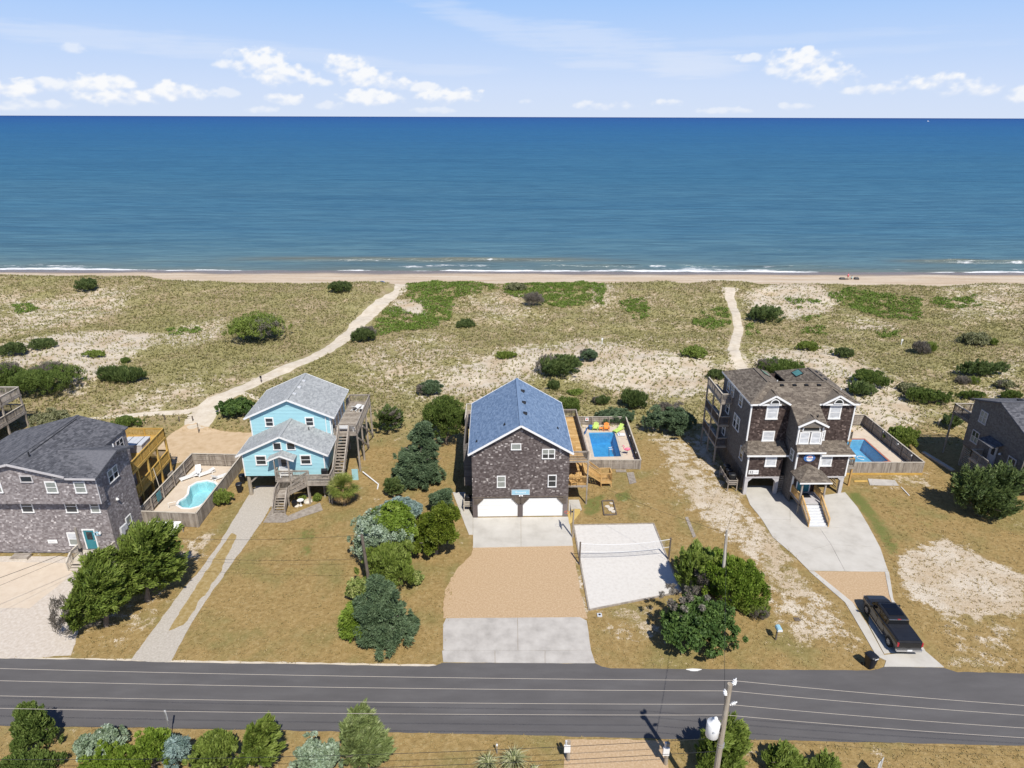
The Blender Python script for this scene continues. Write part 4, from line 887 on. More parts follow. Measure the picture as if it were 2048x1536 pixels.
# ================================================================== the aqua house
HB = House('aqua_house', 'aqua blue clapboard house on pilings with pale grey gable roofs', 'house', (-29.1, 63.4, 0), math.radians(1.8), 'clap_blue', 'roof_grey', clap=True)
def gable(Hs, x0, x1, yf, yb, zb, ze, zp, ovx, rk, front=True, back=True, sides=(True, True), backrk=None, vent=None):
    xm = (x0+x1)/2; sl = (zp-ze)/((x1-x0)/2); gz = [(0, zb), (x1-x0, zb), (x1-x0, ze), (xm-x0, zp), (0, ze)]
    if front: Hs.wall((x0, yf, 0), XP, YM, gz)
    if back: Hs.wall((x1, yb, 0), XM, (0, 1, 0), gz)
    if sides[1]: Hs.wall((x1, yf, 0), (0, 1, 0), XP, [(.14, zb), (yb-yf-.14, zb), (yb-yf-.14, ze), (.14, ze)])
    if sides[0]: Hs.wall((x0, yb, 0), (0, -1, 0), XM, [(.14, zb), (yb-yf-.14, zb), (yb-yf-.14, ze), (.14, ze)])
    bk = rk if backrk is None else backrk; t = .13; e = ze+t-ovx*sl
    r = Hs.roof([[(x0-ovx, yb+bk, e), (x0-ovx, yf-rk, e), (xm, yf-rk, zp+t), (xm, yb+bk, zp+t)][::1], [(x1+ovx, yf-rk, e), (x1+ovx, yb+bk, e), (xm, yb+bk, zp+t), (xm, yf-rk, zp+t)]])
    for yy in ([yf-rk-.03]+([yb+bk+.03] if backrk is None else [])):
        Hs.trimbar('rake_board', (x0-ovx-.02, yy, e-.06), (xm, yy, zp+t-.06), .05, .2, r); Hs.trimbar('rake_board', (xm, yy, zp+t-.06), (x1+ovx+.02, yy, e-.06), .05, .2, r)
    for xx in (x0-ovx-.03, x1+ovx+.03): Hs.trimbar('fascia', (xx, yf-rk, e-.09), (xx, yb+bk, e-.09), .04, .16, r)
    MB().bar((xm, yf-rk+.02, zp+t+.02), (xm, yb+bk-.02, zp+t+.02), .3, .035).to('ridge_cap', M[Hs.roofm], r)
    for xx in (x0, x1):
        if front: Hs.corner(xx, yf, zb, ze-.02, .12)
    return r, sl
r1, sl1 = gable(HB, -29.1, -20.4, 63.4, 67.6, 2.5, 5.25, 7.28, .55, .42, back=False, backrk=0)
r2, sl2 = gable(HB, -29.3, -20.4, 67.6, 74.9, 2.5, 7.75, 9.75, .55, .42)
# light siding: one front gable end sits in front of the other
for (x_, z_, w_, h_) in ((-28.1+.95, 3.95, .95, .95), (-22.25-.1, 3.95, .95, .95)): HB.window((x_, 63.38, z_), XP, YM, w_, h_, ('glass', 'glass'), c=.13)
for (x_, w_, h_) in ((-25.2, .72, .75), (-23.75, .78, .75)): HB.window((x_, 63.38, 5.72), XP, YM, w_, h_, c=.09, split=False)
for x_ in (-27.2, -22.7): HB.window((x_, 67.58, 6.55), XP, YM, .75, .9, ('glass', 'glass'), c=.13)
vents(r2, [(-24.55, y_, 9.75+.13-.35*sl2) for y_ in (69.2, 71.2, 73.2)], (0, 1, 0), (sl2, 0, 1), 'greyp', (.45, .4, .14))
pipe(r2, (-26.6, 67.9, 9.15), 'greyp'); pipe(r2, (-28.2, 67.7, 8.4), 'greyp'); pipe(r1, (-22.6, 66.6, 6.4), 'vent', .35)
# sliding doors on the deck side
for k in range(4): HB.window((-20.38, 68.6+k*1.55, 5.15), (0, 1, 0), XP, 1.15, 2.05, c=.08, split=False, sill=False)
# entry gable over the door
pr1 = HB.roof([[(-26.15, 63.36, 4.98), (-26.15, 62.1, 4.98), (-24.7, 62.1, 5.6), (-24.7, 63.36, 5.6)], [(-23.25, 62.1, 4.98), (-23.25, 63.36, 4.98), (-24.7, 63.36, 5.6), (-24.7, 62.1, 5.6)]], .1)
HB.trimbar('rake_board', (-26.17, 62.07, 4.92), (-24.7, 62.07, 5.54), .05, .16, pr1); HB.trimbar('rake_board', (-24.7, 62.07, 5.54), (-23.23, 62.07, 4.92), .05, .16, pr1)
for xx in (-25.42, -23.95): post(HB.t, xx, 62.3, 2.55, 4.95, 'wood', .12, 'porch_post'); HB.trimbar('fascia', (xx, 62.2, 4.95), (xx, 63.36, 4.95), .08, .14, pr1)
HB.door((-24.75, 63.37, 2.6), XP, YM, .95, 2.1, 'greyp'); HB.half_round((-24.75, 63.38, 4.86), XP, YM, .4)
MB().box(-29.0, 63.55, 2.32, -20.45, 74.8, 2.5).to('floor_beams', M['wood_dark'], HB.t)
for (x_, y_) in [(a, b) for a in (-28.9, -25.2, -20.6) for b in (63.65, 67.4, 71.2, 74.6)]:
    if (x_, y_) != (-25.2, 63.65): post(HB.t, x_, y_, 0, 2.32, 'pole', .36, 'piling', True)
MB().bar((-28.8, 63.7, 1.5), (-27.9, 63.7, 2.3), .12, .16).to('brace', M['wood'], HB.t)
HB.wall((-29.0, 66.2, 0), XP, YM, [(5.6, 0), (8.4, 0), (8.4, 2.3), (5.6, 2.3)], sid='wood_dark', clap=True)
# front decks and flights
da = deck(HB.t, [(-25.55, 62.35), (-22.0, 62.35), (-22.0, 63.36), (-25.55, 63.36)], 2.6, 'wood')
rail(da, [(-25.5, 63.3, 2.6), (-25.5, 62.4, 2.6), (-21.95, 62.4, 2.6)], 'wood')
db = deck(HB.t, [(-21.98, 61.4), (-19.4, 61.4), (-19.4, 63.36), (-21.98, 63.36)], 2.6, 'wood')
rail(db, [(-21.9, 61.45, 2.6), (-19.45, 61.45, 2.6), (-19.45, 63.3, 2.6)], 'wood')
for (x_, y_) in ((-21.9, 61.5), (-19.5, 61.5), (-20.6, 62.9), (-25.4, 62.5), (-22.1, 62.5)): post(db if x_ > -21.95 else da, x_, y_, 0, 2.35, 'wood', .16)
dc = deck(HB.t, [(-25.25, 61.0), (-23.9, 61.0), (-23.9, 62.3), (-25.25, 62.3)], 1.42, 'wood')
rail(dc, [(-25.2, 61.05, 1.42), (-25.2, 62.25, 1.42), (-23.95, 62.25, 1.42)], 'wood')
stair(dc, (-24.62, 61.0, 1.42), (-24.62, 59.5, .02), 1.2, XP, 'wood', 7); stair(dc, (-21.98, 61.75, 2.6), (-23.9, 61.75, 1.42), 1.05, (0, 1, 0), 'wood', 6)
for q in ((-25.15, 61.1), (-24.0, 61.1), (-25.15, 62.2)): post(dc, *q, 0, 1.2, 'wood', .12)
# big side deck with its flight
dd = deck(HB.t, [(-20.36, 68.4), (-17.7, 68.4), (-17.7, 77.6), (-20.36, 77.6)], 5.05, 'wood', along='x')
rail(dd, [(-20.3, 68.45, 5.05), (-19.75, 68.45, 5.05)], 'wood', gap=.12); rail(dd, [(-18.6, 68.45, 5.05), (-17.75, 68.45, 5.05), (-17.75, 77.55, 5.05), (-20.3, 77.55, 5.05), (-20.3, 75.5, 5.05)], 'wood', gap=.12)
stair(dd, (-19.2, 68.4, 5.05), (-19.2, 61.6, .05), 1.15, XP, 'wood', 22)
for y_ in (68.5, 71.3, 74.2, 77.4):
    post(dd, -17.75, y_, 0, 4.8, 'wood', .2, rnd=True); post(dd, -20.1, y_, 0, 4.8, 'wood', .2, rnd=True)
MB().bar((-17.62, 77.4, .4), (-17.62, 71.3, 4.6), .06, .22).to('brace', M['wood'], dd); MB().bar((-17.62, 74.2, .4), (-17.62, 68.5, 4.4), .06, .22).to('brace', M['wood'], dd)
MB().box(-18.3, 66.5, 0, -17.6, 66.56, 1.4).to('shower_screen', M['clap_blue'], HB.t)
dp = MB().cyl((-20.9, 67.52, 7.6), (-20.9, 67.52, 5.6), .05, .05, 6); dp.cyl((-20.9, 67.45, 5.55), (-20.3, 67.2, 5.2), .05, .05, 6); dp.to('downspout', M['white'], HB.t)
# ================================================================== the grey shingled house on the left
H1 = House('grey_shingle_house', 'large weathered grey shingled house with charcoal roof at the left edge', 'house', (-37.7, 52.8, 0), 0, 'shake_grey', 'roof_dark', 'white')
xr, xl = -37.7, -51.4
H1.wall((xl, 52.8, 0), XP, YM, [(0, .15), (xr-xl, .15), (xr-xl, 6.05), (0, 6.05)])
H1.wall((xr, 52.8, 0), (0, 1, 0), XP, [(.14, .15), (4.9, .15), (4.9, 8.75), (2.6, 9.6), (.14, 8.85)])
H1.wall((xl, 52.0, 0), XP, YM, [(0, 6.1), (xr+.25-xl, 6.1), (xr+.25-xl, 8.8), (xr-2.1-xl, 8.85), (-44.7-xl, 10.1), (0, 8.3)])
MB().box(xl, 52.02, 6.02, xr+.25, 52.8, 6.14).to('soffit', M['shake_grey'], H1.t)
H1.wall((xr+.25, 52.0, 0), (0, 1, 0), XP, [(.14, 6.1), (.78, 6.1), (.78, 8.86), (.14, 8.84)])
H1.wall((-39.95, 57.6, 0), (0, 1, 0), XP, [(0, .2), (4.0, .2), (4.0, 8.9), (0, 8.9)])
H1.wall((xr, 57.7, 0), XM, (0, 1, 0), [(0, .2), (2.25, .2), (2.25, 8.7), (0, 8.7)])
H1.wall((-39.95, 61.6, 0), XM, (0, 1, 0), [(0, .2), (11.4, .2), (11.4, 8.3), (4.75, 10.1), (0, 8.8)])
xR, zR, zE, sl = -44.7, 10.38, 9.08, .265
e1 = [(-39.8, 51.6, zE), (-39.8, 62.0, zE), (xR, 62.0, zR), (xR, 51.6, zR)]
e2 = [(xl-.3, 62.0, 8.5), (xl-.3, 51.6, 8.5), (xR, 51.6, zR), (xR, 62.0, zR)]
e3 = [(-39.8-1.2, 51.55, 9.02), (xr+.55, 51.55, 8.98), (xr+.55, 55.3, 9.85), (-42.6, 55.3, 9.85)]
e4 = [(xr+.55, 58.0, 8.95), (-39.9, 58.0, 8.95), (-42.6, 55.3, 9.85), (xr+.55, 55.3, 9.85)]
rh = H1.roof([e1, e2, e3, e4], .14)
H1.trimbar('rake_board', (-39.9, 51.56, zE-.02), (xR, 51.56, zR-.06), .06, .2, rh, 'trimgrey'); H1.trimbar('rake_board', (xR, 51.56, zR-.06), (xl-.3, 51.56, 8.44), .06, .2, rh, 'trimgrey')
H1.trimbar('fascia', (-39.85, 51.52, 8.94), (xr+.57, 51.52, 8.9), .05, .18, rh, 'trimgrey')
H1.trimbar('rake_board', (xr+.58, 51.55, 8.9), (xr+.58, 55.3, 9.76), .05, .18, rh, 'roof_dark'); H1.trimbar('rake_board', (xr+.58, 55.3, 9.76), (xr+.58, 58.0, 8.86), .05, .18, rh, 'roof_dark')
MB().bar((xR, 51.6, zR+.02), (xR, 62.0, zR+.02), .3, .035).to('ridge_cap', M['roof_dark'], rh)
MB().bar((xR+.5, 54.0, zR-.10), (xR+.35, 61.2, zR-.06), .07, .05).to('vent_strip', M['vent'], rh)
pipe(rh, (-43.9, 53.4, 10.2)); pipe(rh, (-38.6, 57.2, 9.2), 'whitepl', .35)
H1.trimbar('corner_board', (xr+.25, 51.98, 6.12), (xr+.25, 51.98, 8.8), .08, .08, None, 'trimgrey')
WD = dict(u=XP, n=YM)
H1.window((-43.6, 51.97, 8.45), XP, YM, .95, .5, ('glass',)*2, c=.1, trim='trimgrey', split=False)
for x_ in (-46.55, -41.55, -38.95): H1.window((x_, 51.97, 7.35), XP, YM, .85, 1.0, ('curtain', 'curtain'), c=.10)
for (x_, w_) in ((-45.0, .95), (-40.9, .95), (-38.7, .7)): H1.window((x_, 52.77, 4.75), XP, YM, w_, 1.2, ('glass', 'curtain' if w_ < .8 else 'glass'), c=.10)
H1.window((-41.6, 52.77, .95+.15), XP, YM, .7, 1.25, ('blind', 'curtain'), c=.11)
H1.door((-39.95, 52.78, .62), XP, YM, .98, 2.1, 'teal')
for x_ in (-41.05, -38.85): lamp(H1.t, (x_, 52.76, 2.55), XP, YM)
sb = MB(); [sb.lathe((-39.15+dx, 52.72, 2.35+dz), [(r_, 0), (r_*.9, .04)], 10, YM) for dx, dz, r_ in ((0, 0, .24), (-.2, -.03, .17), (.2, -.05, .16))]; sb.to('house_sign', M['signblue'], H1.t)
text(H1.t, '25', (-39.15, 52.66, 2.33), .2, 'white'); bd = MB().box(-44.05, 52.7, 1.25, -43.15, 52.76, 1.62).to('sign_board', M['white'], H1.t); text(bd, 'RENTAL', (-43.6, 52.69, 1.44), .17, 'greyp')
for y_ in (54.35, 55.15): H1.window((xr+.03, y_, 7.05), (0, 1, 0), XP, .62, 1.15, ('curtain', 'glass'), c=.07)
H1.window((xr+.03, 55.35, 1.0), (0, 1, 0), XP, .75, 1.5, ('curtain', 'glass'), c=.1)
lamp(H1.t, (xr+.03, 54.4, 5.2), (0, 1, 0), XP); lamp(H1.t, (xr+.03, 56.4, .8), (0, 1, 0), XP)
mt = MB().box(xr+.03, 53.75, 1.35, xr+.22, 54.25, 2.25); mt.to('meter_box', M['greyp'], H1.t); MB().box(xr+.03, 54.35, 1.6, xr+.2, 54.75, 2.2).to('meter_box', M['greyp'], H1.t); MB().cyl((xr+.12, 53.95, .2), (xr+.12, 53.95, 1.36), .06, .06, 8).to('conduit', M['greyp'], H1.t)
H1.window((-39.92, 60.2, 7.5), (0, 1, 0), XP, 1.1, .95, ('glass', 'glass'), twin=True, c=.09, trim='trimgrey')
# entry deck
ed = deck(H1.t, [(-41.0, 51.0), (-37.75, 51.0), (-37.75, 52.7), (-41.0, 52.7)], .55, 'wood_pale', 'wood_pale')
rail(ed, [(-39.55, 51.05, .55), (-37.8, 51.05, .55), (-37.8, 52.65, .55)], 'wood_pale', .9); rail(ed, [(-40.95, 52.6, .55), (-40.95, 51.05, .55)], 'wood_pale', .9)
stair(ed, (-40.2, 51.0, .55), (-40.2, 50.2, .03), 1.3, XP, 'wood_pale', 3, rm='wood_pale')
# new pine decks behind
P1 = [(-38.9, 58.1), (-39.7, 68.1), (-44.2, 68.1), (-44.2, 61.7), (-39.9, 61.7), (-39.9, 58.1)]
def ypoly(par, pts, z, nm='deck'):
    mb = MB(); k = int((68.1-58.1)/.14)
    for i in range(k):
        y_ = 58.1+i*.14+.07; xe = -38.9-.08*(y_-58.1); xs_ = -39.9 if y_ < 61.7 else -44.2; mb.box(xs_, y_-.062, z-.045, xe, y_+.062, z)
    d_ = mb.to(nm, M['wood_yel'], par); rb = MB(); rb.bar((-38.88, 58.1, z-.2), (-39.68, 68.1, z-.2), .06, .28); rb.bar((-39.68, 68.1, z-.2), (-44.2, 68.1, z-.2), .06, .28); rb.to('rim_joist', M['wood_yel'], d_)
    return d_
yu = ypoly(H1.t, P1, 5.0); yl = ypoly(H1.t, P1, 2.2)
rail(yu, [(-38.95, 58.2, 5.0), (-39.72, 68.0, 5.0), (-44.1, 68.0, 5.0)], 'wood_yel', sp=2.0, gap=.11); rail(yl, [(-38.95, 58.2, 2.2), (-39.72, 68.0, 2.2), (-44.1, 68.0, 2.2)], 'wood_yel', sp=2.0, gap=.11)
for k in range(5):
    y_ = 58.4+k*2.4; post(yu, -38.95-.08*(y_-58.1), y_, 0, 4.8, 'wood_yel', .2)
for x_ in (-42., -44.): post(yu, x_, 67.95, 0, 4.8, 'wood_yel', .2)
MB().cyl((-39.4, 64.0, 3.2), (-38.4, 62.9, .1), .035, .035, 6).to('brace', M['wood_pale'], yl)
ht = thing('hot_tub', 'grey hot tub with strapped vinyl cover on the yellow pine upper deck', 'hot tub', (-41.3, 64.9, 5.0), .05)
MB().box(-1.15, -1.0, 0, 1.15, 1.0, .85).to('tub_shell', M['trimgrey'], ht, local=True); hc = MB(); hc.box(-1.2, -1.05, .86, -.01, 1.05, .97); hc.box(.01, -1.05, .86, 1.2, 1.05, .97); hcv = hc.to('cover', M['greyp'], ht, local=True)
for x_ in (-.6, .6): MB().box(x_-.03, -1.07, .972, x_+.03, 1.07, .985).to('strap', M['dark'], hcv, local=True)
bx = thing('wooden_step_box', 'low weathered wooden box step on the gravel before the grey house', 'step box', (*ground(43, 1117, 0), 0), 0.05)
mb = MB(); mb.box(-.75, -.35, 0, .75, .35, .28); mb.to('box_body', M['wood_pale'], bx, local=True); mb = MB(); [mb.box(-.8, -.4+k*.135, .285, .8, -.4+k*.135+.125, .32) for k in range(6)]; mb.to('lid', M['wood'], bx, local=True)

# ================================================================== the dark house with white trim
H3 = House('dark_shingle_house', 'tall dark brown shingled house with white trim, hipped brown roof and arched windows', 'house', (25.75, 63.9, 0), math.radians(1.0), 'shake_dark', 'roof_brown')
a0, a1 = 25.85, 37.1; yu_, yl_ = 65.3, 63.9; ze = 10.35
H3.wall((a0, yu_, 0), XP, YM, [(0, 2.3), (a1-a0, 2.3), (a1-a0, ze), (0, ze)])
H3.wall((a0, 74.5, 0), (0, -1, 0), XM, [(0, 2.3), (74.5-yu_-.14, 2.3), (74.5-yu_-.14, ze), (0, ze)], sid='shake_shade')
H3.wall((a1, yu_, 0), (0, 1, 0), XP, [(.14, 2.3), (74.5-yu_, 2.3), (74.5-yu_, ze), (.14, ze)])
H3.wall((a1, 74.5, 0), XM, (0, 1, 0), [(0, 2.3), (a1-a0, 2.3), (a1-a0, ze), (0, ze)])
for (b0, b1) in ((25.75, 29.6), (32.75, 36.8)):
    H3.wall((b0, yl_, 0), XP, YM, [(0, 2.3), (b1-b0, 2.3), (b1-b0, 5.1), (0, 5.1)])
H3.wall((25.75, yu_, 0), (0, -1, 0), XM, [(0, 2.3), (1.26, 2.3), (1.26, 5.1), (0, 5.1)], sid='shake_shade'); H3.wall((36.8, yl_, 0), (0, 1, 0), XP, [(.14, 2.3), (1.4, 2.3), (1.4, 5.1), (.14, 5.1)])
tx0, tx1, ty, tl = 30.1, 32.65, 62.6, 62.15
H3.wall((tx0, ty, 0), XP, YM, [(0, 6.7), (tx1-tx0, 6.7), (tx1-tx0, 9.25), ((tx1-tx0)/2, 10.0), (0, 9.25)], sid='shake_shade', clap=True)
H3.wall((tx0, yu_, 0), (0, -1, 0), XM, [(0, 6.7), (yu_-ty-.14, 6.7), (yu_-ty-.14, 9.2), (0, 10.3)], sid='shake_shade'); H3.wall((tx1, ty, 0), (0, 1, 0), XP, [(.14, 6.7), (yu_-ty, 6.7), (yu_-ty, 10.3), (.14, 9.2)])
H3.wall((tx0+.08, tl, 0), XP, YM, [(0, 1.4), (2.55, 1.4), (2.55, 6.55), (0, 6.55)])
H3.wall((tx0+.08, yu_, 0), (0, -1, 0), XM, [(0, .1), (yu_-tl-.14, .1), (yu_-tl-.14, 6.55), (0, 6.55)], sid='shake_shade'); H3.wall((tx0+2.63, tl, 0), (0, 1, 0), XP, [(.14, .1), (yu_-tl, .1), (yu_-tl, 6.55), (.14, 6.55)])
E0, E1, YF, YB, zr, zed = 25.6, 37.4, 64.95, 74.85, 12.0, 10.55
w2 = 2.72
lx, rx_, ry_, rb_ = E0+w2, E1-w2, YF+w2, YB-w2; li, ri = E0+2*w2, E1-2*w2; yi = YF+2*w2
planes = [[(E0, YF, zed), (E1, YF, zed), (rx_, ry_, zr), (lx, ry_, zr)], [(E0, YB, zed), (E0, YF, zed), (lx, ry_, zr), (lx, rb_, zr)], [(E1, YF, zed), (E1, YB, zed), (rx_, rb_, zr), (rx_, ry_, zr)],
          [(ri, yi, zed), (li, yi, zed), (lx, ry_, zr), (rx_, ry_, zr)], [(li, yi, zed), (li, YB, zed), (lx, rb_, zr), (lx, ry_, zr)], [(ri, YB, zed), (ri, yi, zed), (rx_, ry_, zr), (rx_, rb_, zr)],
          [(li, YB, zed), (E0, YB, zed), (lx, rb_, zr)], [(E1, YB, zed), (ri, YB, zed), (rx_, rb_, zr)]]
sl3 = (zr-zed)/w2
zt = zed-(YF-(ty-.3))*sl3+.04
planes.append([(tx0-.28, ty-.3, zt), (tx1+.28, ty-.3, zt), (tx1+.28, YF+.6, zed+.6*sl3+.04), (tx0-.28, YF+.6, zed+.6*sl3+.04)])
R3 = H3.roof(planes, .16)
for a, b in (((E0, YF), (28.9, YF)), ((33.0, YF), (E1, YF)), ((E0, YF), (E0, YB)), ((E1, YF), (E1, YB))): H3.trimbar('fascia', (*a, zed-.10), (*b, zed-.10), .06, .2, R3)
for a, b in (((lx, ry_, zr+.01), (rx_, ry_, zr+.01)), ((lx, ry_, zr+.01), (lx, rb_, zr+.01)), ((rx_, ry_, zr+.01), (rx_, rb_, zr+.01)), ((E0, YF, zed+.01), (lx, ry_, zr+.01)), ((E1, YF, zed+.01), (rx_, ry_, zr+.01))): MB().bar(a, b, .28, .04).to('ridge_cap', M['roof_brown'], R3)
def dormer(cx, hw, ye, zb, h, back):
    """small decorative gable growing out of the eave"""
    zb2 = zb; dp = h/sl3
    r = H3.roof([[(cx-hw, ye-.12, zb2), (cx, ye-.12, zb2+h), (cx, ye+back, zb2+h), (cx-hw, ye+.05, zb2+.02)][::-1], [(cx+hw, ye-.12, zb2), (cx+hw, ye+.05, zb2+.02), (cx, ye+back, zb2+h), (cx, ye-.12, zb2+h)]], .08)
    for s_ in (-1, 1): H3.trimbar('rake_board', (cx+s_*(hw+.06), ye-.16, zb2-.06), (cx, ye-.16, zb2+h-.05), .07, .2, r)
    MB().prism([(cx-hw*.9, ye-.02, zb2-.02), (cx+hw*.9, ye-.02, zb2-.02), (cx, ye-.02, zb2+h*.92)], (0, .1, 0)).to('gable_wall', M['shake_shade'], r)
for cx in (28.15, 35.0):
    dormer(cx, 1.65, YF, zed, .98, .98/sl3)
    H3.window((cx, yu_-.02, 8.75), XP, YM, 1.0, 1.3, ('blind', 'blind'), c=.16); H3.half_round((cx, YF-.05, zed+.08), XP, YM, .42)
dormer((tx0+tx1)/2, 1.55, ty-.3, zt, .78, .78/sl3)
cxm = (tx0+tx1)/2
for s_ in (-1, 1): H3.window((cxm+s_*.6, ty-.02, 7.1), XP, YM, .82, 1.15, ('blind', 'blind'), c=.12)
H3.half_round((cxm, ty-.03, 8.52), XP, YM, .86)
H3.window((28.35-.2, yu_-.02, 6.1), XP, YM, 1.05, .95, ('blind', 'blind'), c=.15); H3.window((33.75, yu_-.02, 6.15), XP, YM, 1.0, .95, ('glass', 'glass'), c=.15)
H3.window((28.25, yl_-.02, 3.7), XP, YM, .95, 1.38, ('blind', 'blind'), c=.15); H3.window((34.35, yl_-.02, 3.7), XP, YM, .95, 1.38, ('blind', 'blind'), c=.15)
MB().box(27.72, yu_-.05, 8.5, 28.6, yu_-.03, 8.58).to('rust_stain', M['wood_dark'], H3.t)
# pent roofs
def pent(pts_list, fas):
    r = H3.roof(pts_list, .12); [H3.trimbar('fascia', a, b, .06, .18, r) for a, b in fas]; return r
pent([[(25.4, yl_-.4, 5.15), (29.95, yl_-.4, 5.15), (29.95, yu_, 6.0), (26.0, yu_, 6.0)], [(25.4, yu_+.1, 5.15), (25.4, yl_-.4, 5.15), (26.0, yu_, 6.0)]], [((25.4, yl_-.43, 5.05), (29.95, yl_-.43, 5.05))])
pent([[(32.75, yl_-.4, 5.15), (37.25, yl_-.4, 5.15), (36.7, yu_, 6.0), (32.75, yu_, 6.0)], [(37.25, yl_-.4, 5.15), (37.25, yu_+.1, 5.15), (36.7, yu_, 6.0)]], [((32.75, yl_-.43, 5.05), (37.25, yl_-.43, 5.05))])
pent([[(tx0-.15, tl-.4, 6.4), (tx1+.35, tl-.4, 6.4), (tx1+.2, ty, 6.95), (tx0-.02, ty, 6.95)], [(tx0-.15, ty+.3, 6.4), (tx0-.15, tl-.4, 6.4), (tx0-.02, ty, 6.95)]], [((tx0-.15, tl-.43, 6.3), (tx1+.35, tl-.43, 6.3))])
for (x_, y_, b_, t_) in ((a0, yu_, 6.0, ze), (a1, yu_, 6.0, ze), (25.78, yl_, 2.3, 5.05), (36.78, yl_, 2.3, 5.05), (tx0, ty, 6.9, 9.2), (tx1, ty, 6.9, 9.2), (tx0+.1, tl, 1.4, 6.35), (tx1+.06, tl, 1.4, 6.35)): H3.corner(x_, y_, b_, t_, .15)
# carport arches and posts
for (b0, b1) in ((25.75, 29.5), (32.8, 36.8)):
    MB().box(b0, yl_-.02, 2.1, b1, yl_+.12, 2.3).to('belt_board', M['trimgrey'], H3.t)
    cb = MB()
    for (c_, s_) in ((b0+.35, 1), (b1-.3, -1)): cb.prism([(c_, yl_+.02, 1.6), (c_+.5*s_, yl_+.02, 2.1), (c_, yl_+.02, 2.1)], (0, .08, 0))
    cb.to('arch_brace', M['trimgrey'], H3.t)
for x_ in (25.95, 29.35, 36.6): post(H3.t, x_, yl_+.2, 0, 2.1, 'trimgrey', .36, 'pier')
for (x_, y_) in [(a, b) for a in (26.1, 29.4, 33.0, 36.7) for b in (67.5, 71, 74.3)]: post(H3.t, x_, y_, 0, 2.3, 'pole', .3, 'piling', True)
MB().box(25.8, 64.1, 2.18, 37., 74.4, 2.28).to('floor_beams', M['wood_dark'], H3.t)
for (xa, xb, yy) in ((29.55, 30.15, yl_+.25), (32.8, 36.5, 70.)):
    for k in range(9): MB().box(xa, yy, .15+k*.24, xb, yy+.04, .15+k*.24+.14).to('slat', M['wood'], H3.t)
for k in range(10): MB().box(a0-.02, 64.3, .1+k*.22, a0+.02, 74.3, .1+k*.22+.13).to('slat', M['wood_dark'], H3.t)
for k in range(6): MB().bar((36.75, 65+.2*k, .2+k*.3), (36.75, 67.5, .2+k*.3), .04, .14).to('slat', M['wood'], H3.t)
# porch
prr = H3.roof([[(29.75, 59.7, 3.95), (33.15, 59.7, 3.95), (31.75, 61.4, 4.65), (31.2, 61.4, 4.65)], [(29.75, tl, 3.95), (29.75, 59.7, 3.95), (31.2, 61.4, 4.65), (31.2, tl, 4.75)], [(33.15, 59.7, 3.95), (33.15, tl, 3.95), (31.75, tl, 4.75), (31.75, 61.4, 4.65)], [(31.2, 61.4, 4.65), (31.75, 61.4, 4.65), (31.75, tl, 4.75), (31.2, tl, 4.75)]], .12)
H3.trimbar('fascia', (29.75, 59.67, 3.86), (33.15, 59.67, 3.86), .05, .14, prr)
pd = deck(H3.t, [(30.15, 59.8), (32.7, 59.8), (32.7, tl-.03), (30.15, tl-.03)], 1.42, 'trimgrey', 'wood_dark')
for x_ in (30.2, 32.65): post(pd, x_, 59.95, 0, 3.85, 'wood', .15, 'porch_post')
rail(pd, [(30.2, 59.95, 1.42), (30.2, tl-.1, 1.42)], 'wood_gold', .95, gap=.1); rail(pd, [(32.65, 59.95, 1.42), (32.65, tl-.1, 1.42)], 'wood_gold', .95, gap=.1)
stair(pd, (31.35, 59.8, 1.42), (31.35, 57.5, .08), 2.0, XP, 'wood', 8, True, 'white', True, 'wood_gold', 'greyp')
H3.door((31.4, tl-.02, 1.44), XP, YM, 1.3, 2.1, 'teal')
MB().box(30.9, 60.9, 1.425, 31.9, 61.8, 1.44).to('door_mat', M['dark'], pd)
ov_ = MB(); ov_.lathe((31.5, tl-.03, 5.55), [(.001, .075), (.40, .075), (.46, .05), (.46, 0)], 24, YM); osn = ov_.to('house_sign', M['navy'], H3.t)
for v_ in osn.data.vertices: v_.co.x = (v_.co.x-(31.5-25.75))*1.35+(31.5-25.75)
MB().lathe((31.5, tl-.11, 5.55), [(.001, .02), (.36, .02), (.36, 0)], 20, YM).to('sign_face', M['white'], osn)
text(osn, 'SEA BREEZE', (31.5, tl-.14, 5.5), .17, 'navy'); MB().box(31.3, tl-.15, 5.68, 31.7, tl-.13, 5.74).to('sign_mark', M['red'], osn)
rs = MB().box(26.0, yl_-.07, 2.62, 27.1, yl_-.03, 3.12).to('rental_sign', M['white'], H3.t); text(rs, '52', (26.3, yl_-.08, 2.87), .42, 'blackm'); text(rs, 'FOR RENT', (26.8, yl_-.08, 2.9), .11, 'greyp')
